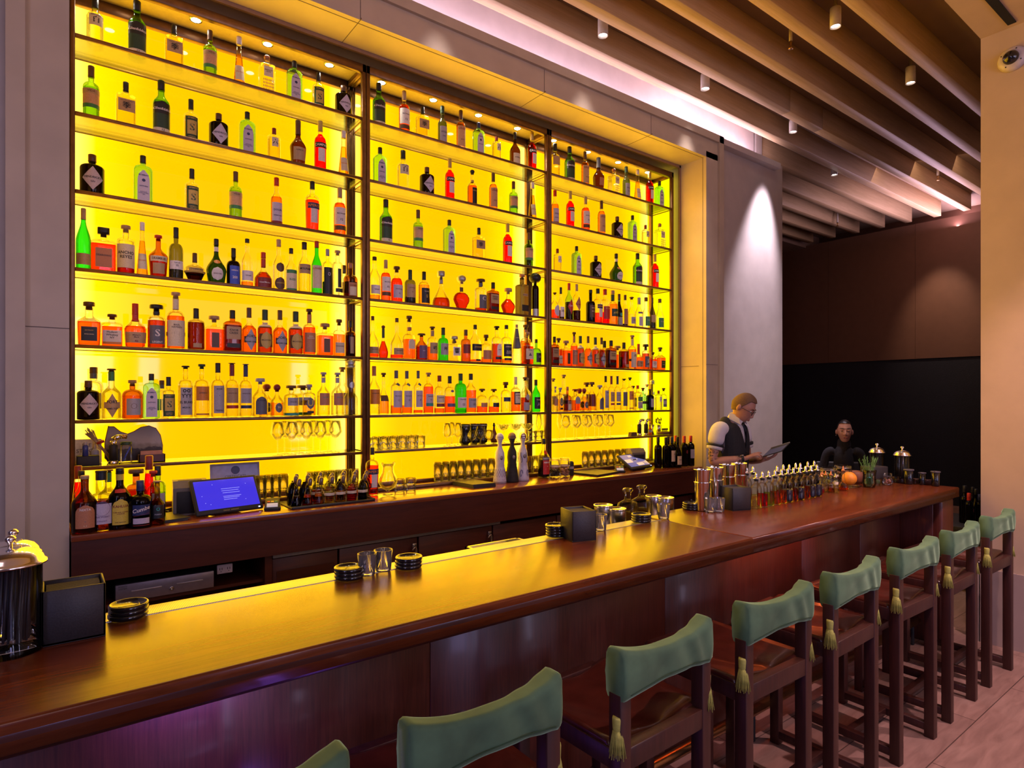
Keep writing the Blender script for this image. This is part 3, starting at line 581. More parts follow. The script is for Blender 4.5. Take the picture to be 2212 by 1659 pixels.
kd('huds','whiskey_bottle','square orange whiskey bottle with white block lettered label',R=.275,zs=.66,zn=.76,rn=.085,sq=7,dep=.7,g='clear',l=('orange',.62),caph=.16,cap=('cork','brown'),lab=[('r',.08,.50,.235,'white',('Hudson\nWhiskey\nNY',.36,.085,'black')),('r',.08,.15,.236,'orange')])
kd('make','bourbon_bottle','amber bourbon bottle dipped in dripping red wax',R=.215,zs=.42,zn=.66,rn=.06,sq=3,base=.9,st='c',g='clear',l=('orange',.48),caph=.26,cap=('cyl','red'),neck=(.60,.76,'red'),lab=[('r',.10,.34,.20,'tan',("Maker's\nMark",.25,.048,'brown'),('46',.14,.07,'dkred'))])
kd('lege','bourbon_bottle','straight amber bottle with black label and white curl',R=.185,zs=.66,zn=.76,rn=.065,g='clear',l=('dkamb',.64),caph=.16,cap=('wide','black'),neck=(.77,.84,'black'),lab=[('r',.10,.52,.17,'slate',('S',.34,.22,'white'),('LEGENT',.14,.06,'white'))])
kd('basi','bourbon_bottle','tall amber bourbon bottle with cream label and belt',R=.145,zs=.55,zn=.68,rn=.05,g='clear',l=('amber',.58),caph=.11,cap=('cork','tan'),neck=(.70,.88,'cream'),lab=[('r',.05,.50,.16,'cream',('BASIL\nHAYDEN',.40,.040,'brown')),('w',.24,.30,0,'brown')])
kd('jeff','bourbon_bottle','dark amber bourbon bottle with black sealed neck',R=.20,zs=.62,zn=.75,rn=.06,g='clear',l=('brown',.66),caph=.24,cap=('cyl','black'),lab=[('r',.06,.16,.10,'tan')])
kd('hsq','whisky_bottle','square orange decanter bottle with glass collar',R=.24,zs=.66,zn=.72,rn=.07,sq=8,dep=.9,g='clear',l=('orange',.62),caph=.18,cap=('wide','cork'),lab=[('r',.10,.52,.10,'brown')])
kd('knob','bourbon_bottle','rectangular dark amber bottle with black wax top',R=.20,zs=.66,zn=.74,rn=.06,sq=6,dep=.6,g='amberg',l=('brown',.64),caph=.20,cap=('cyl','black'),lab=[('r',.30,.60,.16,'tan',('KNOB\nCREEK',.48,.07,'black')),('r',.10,.20,.15,'black')])
kd('fort','bourbon_bottle','rounded amber bottle with pale diamond label',R=.165,zs=.50,zn=.68,rn=.05,g='clear',l=('amber',.60),caph=.22,cap=('cyl','brown'),st='c',lab=[('r',.22,.36,.15,'brown'),('d',.05,.52,.13,'grey',('FORT',.36,.075,'black'),('HAMILTON',.24,.040,'black'))])
kd('mich','whiskey_bottle','amber whiskey bottle with gold oval crest label',R=.165,zs=.54,zn=.66,rn=.06,g='clear',l=('dkamb',.58),caph=.24,cap=('cyl','dkgreen'),neck=(.60,.70,'cream'),lab=[('r',.14,.44,.17,'brown'),('o',.10,.48,.125,'gold',("MICHTER'S",.29,.044,'brown'))])
kd('bash','bourbon_bottle','amber bourbon bottle with brown neck wrap and brown label',R=.135,zs=.56,zn=.68,rn=.045,g='clear',l=('orange',.6),caph=.12,cap=('cork','brown'),neck=(.70,.88,'copper'),lab=[('r',.06,.48,.14,'copper',('BASIL\nHAYDEN',.38,.040,'cream'))])
kd('wood','bourbon_bottle','flat shouldered amber bottle with script label',R=.20,zs=.58,zn=.72,rn=.065,sq=3,dep=.6,g='clear',l=('amber',.6),caph=.16,cap=('cork','brown'),lab=[('r',.10,.38,.15,'cream',('WOODFORD',.28,.045,'brown'))])
kd('wjan','whiskey_bottle','faceted dark brown whiskey bottle with tan strip label',R=.18,zs=.62,zn=.72,rn=.055,n=8,g='amberg',l=('brown',.6),caph=.18,cap=('cyl','black'),lab=[('r',.10,.55,.06,'tan')])
kd('fgin','gin_bottle','clear rounded bottle with pale diamond label and green strip',R=.175,zs=.50,zn=.68,rn=.055,g='clear',l=('pale',.6),caph=.06,cap=('cork','brown'),st='c',neck=(.76,.94,'green'),lab=[('r',.22,.34,.16,'tan'),('d',.04,.50,.14,'tan',('FORT',.34,.08,'black'),('HAMILTON',.21,.045,'black'))])
kd('mk47','gin_bottle','brown apothecary bottle with cork and square stamp label',R=.25,zs=.58,zn=.76,rn=.07,g='amberg',l=('gold',.6),caph=.16,cap=('cork','cork'),lab=[('r',.10,.52,.18,'grey',('•',.31,.5,'brown'))])
kd('elbu','mezcal_bottle','tall clear bottle with black owl and lettered label',R=.14,zs=.64,zn=.74,rn=.05,g='clear',l=('pale',.62),caph=.06,cap=('cork','black'),lab=[('r',.06,.58,.115,'grey',('oo',.53,.13,'black'),('EL BUHO',.30,.062,'black'),('MEZCAL',.20,.04,'black'),('YYY',.42,.10,'black'))])
kd('ileg','tequila_bottle','clear bottle with orange brown rectangular label',R=.145,zs=.60,zn=.72,rn=.045,g='clear',l=('pale',.6),caph=.09,cap=('cork','dkgreen'),lab=[('r',.32,.58,.13,'orange',('LEYENDA',.46,.035,'brown')),('r',.05,.08,.13,'orange')])
kd('mezp','mezcal_bottle','tall clear bottle with grey photo label and dark stopper',R=.12,zs=.56,zn=.70,rn=.042,g='clear',l=('pale',.6),caph=.18,cap=('cyl','black'),lab=[('r',.08,.58,.10,'grey',('MADRE',.52,.03,'black'),('▲',.34,.14,'slate'),('TEQUILA',.13,.035,'black'))])
kd('mezr','mezcal_bottle','tall clear bottle with red neck strip and red foot label',R=.12,zs=.56,zn=.70,rn=.042,g='clear',l=('pale',.6),caph=.03,cap=('cork','brown'),neck=(.76,.97,'dkred'),lab=[('r',.26,.54,.12,'tan',('MONTELOBOS',.44,.024,'brown')),('r',.16,.22,.12,'red')])
kd('mezb','mezcal_bottle','tall clear bottle with blue neck strip and blue foot label',R=.12,zs=.56,zn=.70,rn=.042,g='clear',l=('pale',.6),caph=.03,cap=('cork','navy'),neck=(.76,.97,'navy'),lab=[('r',.26,.54,.12,'grey',('MONTELOBOS',.44,.024,'brown')),('r',.16,.22,.12,'navy')])
kd('elte','tequila_bottle','clear bell shaped bottle with grey arched label',R=.205,zs=.50,zn=.76,rn=.06,st='c',g='clear',l=('pale',.5),caph=.16,cap=('wide','grey'),lab=[('a',.06,.52,.16,'slate',('EL TESORO',.42,.045,'black'))])
kd('rnds','tequila_bottle','squat clear bottle with dark round ball stopper',R=.23,zs=.42,zn=.70,rn=.07,st='c',g='clear',l=('gold',.42),caph=.24,cap=('ball','dkred'),lab=[('o',.12,.42,.13,'slate',('Y4',.28,.09,'cream'))])
kd('volc','tequila_bottle','squat clear bottle with wide grey label and blue base',R=.28,zs=.60,zn=.74,rn=.09,g='clear',l=('pale',.6),caph=.16,cap=('wide','brown'),lab=[('r',.34,.60,.22,'grey',('VOLCAN',.46,.06,'black')),('w',.02,.10,0,'teal')])
kd('herr','tequila_bottle','small clear bottle with black horseshoe label',R=.19,zs=.62,zn=.74,rn=.065,sq=4,dep=.7,g='clear',l=('gold',.5),caph=.18,cap=('cork','grey'),lab=[('o',.22,.58,.12,'slate',('U',.40,.28,'yellow')),('r',.08,.16,.10,'black')])
kd('codi','tequila_bottle','clear tequila bottle with grey brown label and teal mark',R=.145,zs=.50,zn=.70,rn=.045,st='c',g='clear',l=('pale',.46),caph=.10,cap=('cork','grey'),neck=(.76,.88,'grey'),lab=[('r',.24,.52,.14,'copper',('CINCORO',.42,.03,'teal'))])
kd('clas','tequila_bottle','tall waisted clear decanter with silver dome stopper',R=.125,zs=.30,zn=.42,rn=.075,st='c',g='clear',caph=.15,cap=('ball','silver'),lab=[('o',.48,.60,.05,'silver')])
kd('bluz','gin_bottle','bright blue square shouldered gin bottle with arched label',R=.165,zs=.68,zn=.80,rn=.05,sq=5,dep=.7,g='aqua',caph=.15,cap=('cyl','navy'),lab=[('a',.04,.68,.105,'lilac',('BOMBAY',.58,.042,'navy'),('SAPPHIRE',.36,.034,'navy'),('•',.47,.22,'navy'))])
kd('aver','amaro_bottle','dark brown slim necked bottle with cream label',R=.15,zs=.46,zn=.72,rn=.04,st='c',g='brown',caph=.20,cap=('cyl','black'),lab=[('r',.10,.38,.14,'cream',('AVERNA',.26,.05,'brown'))])
kd('nikk','whisky_bottle','amber bottle with long neck and tall black label',R=.135,zs=.50,zn=.66,rn=.045,g='clear',l=('amber',.56),caph=.12,cap=('ball','black'),neck=(.66,.72,'gold'),lab=[('r',.06,.50,.075,'black',('NIKKA',.42,.04,'gold'))])
kd('balv','whisky_bottle','round shouldered orange whisky bottle with pale label',R=.165,zs=.52,zn=.70,rn=.06,g='clear',l=('aperol',.66),caph=.16,cap=('cork','brown'),lab=[('r',.12,.48,.17,'lilac',('THE BALVENIE',.36,.034,'brown'),('12',.24,.06,'brown'))])
kd('grnl','whisky_bottle','olive green whisky bottle with brown label',R=.165,zs=.58,zn=.72,rn=.055,g='olive',l=('dark',.2),caph=.28,cap=('cyl','dkgreen'),lab=[('r',.18,.56,.16,'tan',('LAGAVULIN',.46,.036,'brown'),('16',.34,.05,'brown'))])
kd('drkw','whisky_bottle','clear shouldered whisky bottle with square black label',R=.17,zs=.58,zn=.72,rn=.055,g='clear',l=('gold',.6),caph=.24,cap=('cyl','black'),lab=[('r',.06,.50,.16,'black',('TALISKER',.40,.036,'cream'),('S',.26,.12,'gold'))])
kd('hibi','cognac_decanter','bell shaped clear decanter with flared fan stopper',R=.25,zs=.10,zn=.64,rn=.05,st='c',g='clear',l=('dkamb',.25),caph=.26,cap=('wide','silver'),neck=(.66,.76,'grey'))
kd('lou','cognac_decanter','round amber decanter with toothed rim and fleur stopper',R=.27,zs=.26,zn=.50,rn=.055,base=.5,n=40,flute=.05,sq=2,dep=.5,g='clear',l=('cognac',.48),caph=.26,cap=('ball','silver'),neck=(.52,.64,'brown'))
kd('lgn2','whisky_bottle','clear straight bottle with black label and white curl',R=.19,zs=.66,zn=.76,rn=.065,g='clear',l=('dkamb',.1),caph=.14,cap=('wide','brown'),neck=(.77,.88,'slate'),lab=[('r',.08,.50,.16,'slate',('C',.38,.18,'white'))])
kd('xoro','cognac_decanter','heart shaped decanter of deep red cognac',R=.33,zs=.30,zn=.68,rn=.07,st='c',base=.6,dep=.6,g='clear',l=('cognac',.58),caph=.22,cap=('wide','tan'))
kd('blkt','tequila_bottle','tall square smoke black bottle with cork stopper',R=.13,zs=.70,zn=.76,rn=.045,sq=7,g='smoke',caph=.12,cap=('cork','copper'),lab=[('r',.10,.25,.10,'black'),('r',.46,.52,.07,'tan',('DON JULIO',.49,.03,'brown'))])
kd('blkf','tequila_bottle','tall black figured decanter with knobbly neck',R=.085,zs=.62,zn=.72,rn=.035,g='black',caph=.26,cap=('ball','black'),lab=[('w',.02,.18,0,'silver')])
kd('cour','cognac_bottle','dark red teardrop cognac bottle with gold neck',R=.17,zs=.16,zn=.62,rn=.045,st='c',base=.8,g='clear',l=('cognac',.52),caph=.12,cap=('ball','brown'),neck=(.62,.88,'dkgreen'))
kd('remy','cognac_bottle','clear wide shouldered cognac bottle with gold label',R=.165,zs=.34,zn=.66,rn=.04,st='c',g='clear',l=('aperol',.10),caph=.10,cap=('cyl','brown'),lab=[('r',.10,.26,.15,'tan',('REMY MARTIN',.20,.026,'brown'))])
kd('ribb','whisky_bottle','amber bottle with orange ribbon round its long neck',R=.13,zs=.44,zn=.60,rn=.045,sq=4,g='clear',l=('amber',.46),caph=.14,cap=('cork','brown'),neck=(.66,.74,'copper'),lab=[('a',.24,.46,.08,'cream')])
kd('purp','whisky_bottle','angular amber bottle with purple label',R=.225,zs=.54,zn=.74,rn=.07,st='l',g='amberg',l=('dkamb',.5),caph=.12,cap=('wide','brown'),lab=[('r',.06,.54,.18,'purple',('SPEY',.34,.05,'lilac'))])
kd('hibt','whisky_bottle','ribbed amber whisky bottle with tan kanji label',R=.16,zs=.56,zn=.70,rn=.055,g='clear',l=('amber',.4),caph=.10,cap=('cork','brown'),neck=(.72,.88,'tan'),lab=[('r',.20,.52,.15,'tan',('崎',.36,.12,'black'))])
kd('haks','whisky_bottle','emerald green whisky bottle with pale kanji label',R=.16,zs=.56,zn=.70,rn=.055,g='emer',caph=.22,cap=('cyl','dkgreen'),lab=[('r',.18,.52,.15,'grey',('州',.36,.12,'black'))])
kd('nkcf','whisky_bottle','square clear whisky bottle with pale character label',R=.23,zs=.64,zn=.72,rn=.07,sq=7,g='clear',l=('pale',.4),caph=.22,cap=('wide','silver'),neck=(.72,.8,'brown'),lab=[('r',.22,.56,.16,'white',('響',.40,.22,'black'))])
kd('rdsq','whisky_bottle','amber bottle with bright red square label',R=.155,zs=.60,zn=.72,rn=.055,g='amberg',l=('gold',.5),caph=.18,cap=('cyl','brown'),lab=[('r',.26,.54,.155,'dkred',('NIKKA',.46,.04,'red'))])
kd('jwal','whisky_bottle','square clear bottle with slanted black label',R=.15,zs=.50,zn=.78,rn=.045,sq=4,st='c',g='clear',l=('orange',.07),caph=.12,cap=('cyl','black'),lab=[('r',.30,.48,.15,'black',('JOHNNIE',.40,.05,'gold',.0)),('r',.03,.08,.07,'black')])
kd('smal','whisky_bottle','small clear bottle with orange brown label',R=.20,zs=.56,zn=.70,rn=.06,g='clear',l=('amber',.2),caph=.22,cap=('cork','brown'),lab=[('r',.12,.44,.20,'copper')])
kd('tria','whisky_bottle','clear bottle with tall white triangle label',R=.14,zs=.60,zn=.72,rn=.05,g='clear',l=('dkamb',.52),caph=.10,cap=('cork','black'),lab=[('d',.04,.92,.11,'white') if 0 else ('r',.10,.17,.12,'black'),('a',.20,.52,.08,'white',('ARRAN',.36,.03,'slate'))])
kd('jmbb','whiskey_bottle','clear bottle with large black label and gold band',R=.14,zs=.56,zn=.70,rn=.045,g='clear',l=('amber',.12),caph=.10,cap=('cyl','black'),lab=[('r',.18,.50,.145,'black',('JAMESON',.43,.045,'cream'),('BLACK\nBARREL',.29,.045,'cream')),('r',.08,.14,.13,'black')])
kd('cone','vodka_bottle','cone shaped bottle, dark above and clear below',R=.125,zs=.30,zn=.92,rn=.03,st='l',g='clear',caph=.08,cap=('cyl','tan'),neck=(.40,.90,'slate'),lab=[('r',.56,.62,.04,'slate',('OVAL',.66,.045,'cream'))])
kd('mont','bourbon_bottle','small amber bottle with pale label and ship picture',R=.165,zs=.58,zn=.72,rn=.05,sq=4,g='clear',l=('orange',.56),caph=.12,cap=('cork','tan'),lab=[('r',.16,.48,.14,'cream',('MICHAEL',.44,.03,'black'),('▲',.30,.12,'slate'))])
kd('dipl','rum_bottle','round shouldered olive green rum bottle with black portrait label',R=.20,zs=.46,zn=.66,rn=.05,g='green',caph=.14,cap=('cyl','black'),lab=[('r',.10,.46,.14,'black',('•',.30,.3,'grey'))])
kd('glmo','whisky_bottle','whisky bottle with orange label and brown capsule',R=.155,zs=.52,zn=.74,rn=.05,st='c',g='clear',l=('pale',.3),caph=.20,cap=('cyl','copper'),lab=[('r',.22,.52,.15,'orange',('GLENMORANGIE',.44,.026,'brown'))])
kd('hpar','whisky_bottle','clear bottle with gradient amber liquid and brown label',R=.165,zs=.30,zn=.66,rn=.05,st='c',g='clear',l=('peach',.32),caph=.10,cap=('cork','brown'),lab=[('r',.32,.46,.14,'brown')])
for s_,t_ in (('12','a'),('15','b'),('18','c')):
    kd('mq'+t_,'whisky_bottle','clear shouldered whisky bottle with grey label and triangle seal, marked '+s_,R=.135,zs=.62,zn=.76,rn=.042,st='c',g='clear',l=(('amber','amber','orange')['abc'.index(t_)],(.2,.2,.07)['abc'.index(t_)] if t_!='c' else .09),caph=.18,cap=('cyl','slate'),lab=[('r',.16,.54,.125,'lilac',('MACALLAN',.42,.032,'slate'),(s_,.32,.055,'slate')),('d',.64,.72,.06,'slate')])
kd('glvt','whisky_bottle','amber whisky bottle with grey label and teal foot',R=.15,zs=.60,zn=.74,rn=.055,g='clear',l=('orange',.66),caph=.10,cap=('cork','tan'),lab=[('r',.26,.48,.145,'lilac',('GLENLIVET',.42,.036,'dkred'),('12',.34,.05,'dkred')),('r',.18,.26,.145,'teal')])
kd('glvr','whisky_bottle','clear whisky bottle with grey label and dark red foot',R=.14,zs=.55,zn=.72,rn=.05,g='clear',l=('amber',.14),caph=.16,cap=('cyl','dkred'),lab=[('r',.28,.48,.135,'cream',('GLENLIVET',.42,.034,'brown')),('r',.18,.27,.135,'dkred')])
kd('glvp','whisky_bottle','amber whisky bottle with oval seal and dark foot label',R=.15,zs=.54,zn=.72,rn=.05,g='clear',l=('orange',.46),caph=.20,cap=('cyl','black'),lab=[('o',.56,.63,.05,'purple'),('r',.18,.27,.14,'purple')])
kd('gf15','whisky_bottle','emerald green whisky bottle with white label marked 15',R=.155,zs=.62,zn=.76,rn=.052,g='emer',l=('gr',.1),caph=.18,cap=('cyl','dkgreen'),lab=[('r',.14,.40,.15,'white',('Glenfiddich',.35,.04,'slate'),('15',.22,.08,'slate'))])
kd('gf18','whisky_bottle','amber whisky bottle with white label marked 18',R=.145,zs=.60,zn=.78,rn=.05,st='c',g='clear',l=('amber',.58),caph=.16,cap=('cyl','black'),lab=[('r',.14,.38,.14,'grey',('Glenfiddich',.33,.04,'slate'),('18',.22,.08,'slate'))])
kd('rnda','whisky_bottle','squat clear bottle with band of amber whisky',R=.235,zs=.52,zn=.74,rn=.06,g='clear',l=('orange',.28),caph=.14,cap=('wide','brown'),lab=[('r',.24,.42,.18,'copper')])
kd('rndb','whisky_bottle','squat clear bottle with black label above amber whisky',R=.235,zs=.52,zn=.74,rn=.06,g='clear',l=('orange',.26),caph=.14,cap=('wide','brown'),lab=[('r',.24,.42,.18,'black')])
kd('bruc','whisky_bottle','rounded clear whisky bottle with dark blue stripe label',R=.165,zs=.58,zn=.74,rn=.06,g='clear',l=('pale',.5),caph=.20,cap=('cork','brown'),lab=[('r',.36,.50,.15,'navy')])
kd('bowm','whisky_bottle','straight whisky bottle with cream and black label',R=.135,zs=.62,zn=.74,rn=.045,st='c',g='clear',l=('orange',.58),caph=.22,cap=('cyl','cream'),lab=[('r',.22,.58,.13,'black'),('r',.26,.54,.10,'cream',('BOWMORE',.48,.034,'black'),('12',.40,.05,'black'))])
kd('oban','whisky_bottle','smoky whisky bottle with pale oval and grey label',R=.135,zs=.48,zn=.76,rn=.045,st='c',g='clear',l=('dkamb',.42),caph=.10,cap=('cork','brown'),lab=[('r',.06,.28,.13,'grey'),('o',.34,.52,.06,'grey')])
kd('ardb','whisky_bottle','dark green bottle with black and silver label',R=.14,zs=.52,zn=.78,rn=.045,st='c',g='emer',caph=.18,cap=('cyl','black'),lab=[('r',.10,.46,.145,'black',('Ardbeg',.38,.055,'cream'),('A',.24,.14,'grey'))])
kd('yelb','vodka_bottle','pale yellow bottle with tan label and black cap',R=.14,zs=.60,zn=.70,rn=.055,g='pale',l=('pale',.62),caph=.20,cap=('cyl','black'),lab=[('r',.38,.62,.14,'tan')])
kd('henn','cognac_bottle','dark brown wide shouldered cognac bottle with grey neck',R=.17,zs=.42,zn=.66,rn=.055,st='c',base=.85,g='brown',caph=.30,cap=('cyl','slate'),lab=[('r',.16,.38,.10,'copper')])
kd('pink','liqueur_bottle','small clear bottle with round pink label',R=.22,zs=.52,zn=.74,rn=.06,st='c',g='clear',l=('aperol',.35),caph=.08,cap=('cork','brown'),lab=[('o',.10,.52,.17,'lilac')])
kd('dwin','amaro_bottle','dark slim bottle with white label and black cap',R=.14,zs=.42,zn=.72,rn=.045,st='c',g='clear',l=('dark',.3),caph=.20,cap=('cyl','black'),lab=[('r',.10,.40,.12,'white',('AMARO\nNONINO',.28,.036,'black'))])
kd('cyna','amaro_bottle','lime green bottle with red diamond label',R=.135,zs=.54,zn=.76,rn=.045,st='c',g='lime',l=('dark',.5),caph=.18,cap=('cyl','red'),lab=[('d',.18,.58,.12,'red',('Cynar',.40,.06,'white'))])
kd('avrn','amaro_bottle','clear bottle with orange diamond label over dark liqueur',R=.135,zs=.54,zn=.74,rn=.045,g='clear',l=('dark',.30),caph=.18,cap=('cyl','tan'),lab=[('d',.28,.66,.13,'copper',('AVERNA',.45,.05,'dkred'))])
kd('drkb','amaro_bottle','nearly black bottle with moulded collar and framed label',R=.14,zs=.56,zn=.66,rn=.05,g='black',caph=.10,cap=('cyl','black'),lab=[('r',.16,.52,.11,'brown',('AMARO',.44,.04,'cream'),('MELETTI',.34,.034,'cream'))])
kd('aptv','aperitif_bottle','clear necked bottle of orange aperitif with slanted band',R=.14,zs=.58,zn=.72,rn=.05,g='clear',l=('aperol',.30),caph=.14,cap=('cyl','black'),lab=[('r',.18,.44,.07,'white'),('r',.42,.54,.12,'navy',('APEROL',.48,.06,'orange'))])
kd('redl','aperitif_bottle','clear necked bottle with large red poster label',R=.14,zs=.60,zn=.72,rn=.05,g='clear',l=('red',.34),caph=.16,cap=('cyl','red'),lab=[('r',.14,.50,.14,'red',('BITTER',.44,.05,'yellow'))])
kd('avez','liqueur_bottle','golden bottle with slanted green black banner',R=.165,zs=.50,zn=.68,rn=.055,g='clear',l=('peach',.6),caph=.10,cap=('cyl','tan'),neck=(.70,.88,'dkgreen'),lab=[('r',.24,.46,.16,'dkgreen',('AVEZE',.35,.075,'yellow',.15))])
kd('drk2','amaro_bottle','slim black bottle with pale square label and green neck ring',R=.13,zs=.42,zn=.76,rn=.05,st='c',g='black',caph=.16,cap=('cyl','brown'),neck=(.76,.82,'green'),lab=[('r',.02,.28,.13,'grey'),('o',.30,.42,.06,'teal')])
kd('tanl','liqueur_bottle','straight bottle with tall orange brown label',R=.11,zs=.56,zn=.72,rn=.05,st='c',g='clear',l=('dark',.1),caph=.16,cap=('cyl','brown'),lab=[('r',.08,.56,.12,'copper')])
kd('clrl','rum_bottle','clear bottle with white label and red lettering',R=.135,zs=.44,zn=.70,rn=.05,st='c',g='clear',l=('pale',.44),caph=.08,cap=('cork','brown'),lab=[('r',.12,.34,.125,'grey',('DIPLO',.24,.05,'red'))])
kd('clrp','vodka_bottle','clear bottle with narrow purple strip and photo label',R=.13,zs=.46,zn=.72,rn=.05,st='c',g='clear',caph=.22,cap=('cyl','grey'),lab=[('r',.46,.52,.12,'purple'),('r',.06,.36,.09,'lilac')])
kd('grcl','rum_bottle','clear bottle with dark green label',R=.13,zs=.42,zn=.70,rn=.05,st='c',g='clear',caph=.12,cap=('cyl','brown'),lab=[('r',.08,.38,.13,'green',('RUM',.26,.06,'grey'))])
kd('slmd','amaro_bottle','very slim dark bottle with olive label',R=.11,zs=.40,zn=.76,rn=.035,st='c',g='smoke',l=('dark',.2),caph=.18,cap=('cyl','brown'),lab=[('r',.22,.44,.11,'tan')])
kd('ghst','gin_bottle','clear plain bottle mostly hidden behind another',R=.16,zs=.60,zn=.74,rn=.06,g='clear',caph=.12,cap=('cyl','brown'),neck=(.78,.88,'slate'),lab=[('r',.2,.5,.14,'grey')])
kd('clak','mezcal_bottle','clear slim bottle with narrow grey label',R=.13,zs=.54,zn=.70,rn=.045,st='c',g='clear',l=('pale',.5),caph=.10,cap=('cork','tan'),lab=[('r',.20,.46,.12,'tan')])
kd('ylbl','mezcal_bottle','clear bottle with yellow green block label',R=.17,zs=.60,zn=.74,rn=.05,sq=5,g='clear',l=('pale',.6),caph=.14,cap=('cyl','red'),lab=[('r',.08,.34,.15,'grey',('Y O',.16,.07,'black')),('r',.36,.54,.15,'green')])
kd('teal','tequila_bottle','rounded teal bottle with dark belt label',R=.17,zs=.56,zn=.74,rn=.05,g='aqua',caph=.14,cap=('cork','brown'),lab=[('r',.28,.40,.15,'black')])
kd('m47b','gin_bottle','small dark bottle with cork and pale stamp label',R=.19,zs=.58,zn=.74,rn=.05,g='black',caph=.14,cap=('cork','brown'),lab=[('r',.14,.54,.12,'grey')])
kd('gryb','gin_bottle','pale bottle with dark striped label',R=.15,zs=.56,zn=.72,rn=.05,g='clear',caph=.14,cap=('cork','brown'),lab=[('r',.14,.50,.14,'slate'),('r',.26,.42,.142,'grey')])
kd('pear','tequila_bottle','squat bottle with orange liquor and white corner label',R=.19,zs=.52,zn=.70,rn=.07,sq=5,g='clear',l=('amber',.5),caph=.12,cap=('wide','dkred'),lab=[('a',.34,.66,.15,'grey')])
kd('dkrd','tequila_bottle','bell shaped bottle with dark red label and broad stopper',R=.17,zs=.52,zn=.74,rn=.055,st='c',g='clear',l=('gold',.5),caph=.16,cap=('wide','brown'),lab=[('r',.16,.58,.14,'dkred')])
kd('photo','mezcal_bottle','clear straight bottle with black and white photo label',R=.14,zs=.62,zn=.72,rn=.055,g='clear',l=('pale',.3),caph=.06,cap=('cork','black'),lab=[('r',.14,.58,.13,'slate')])
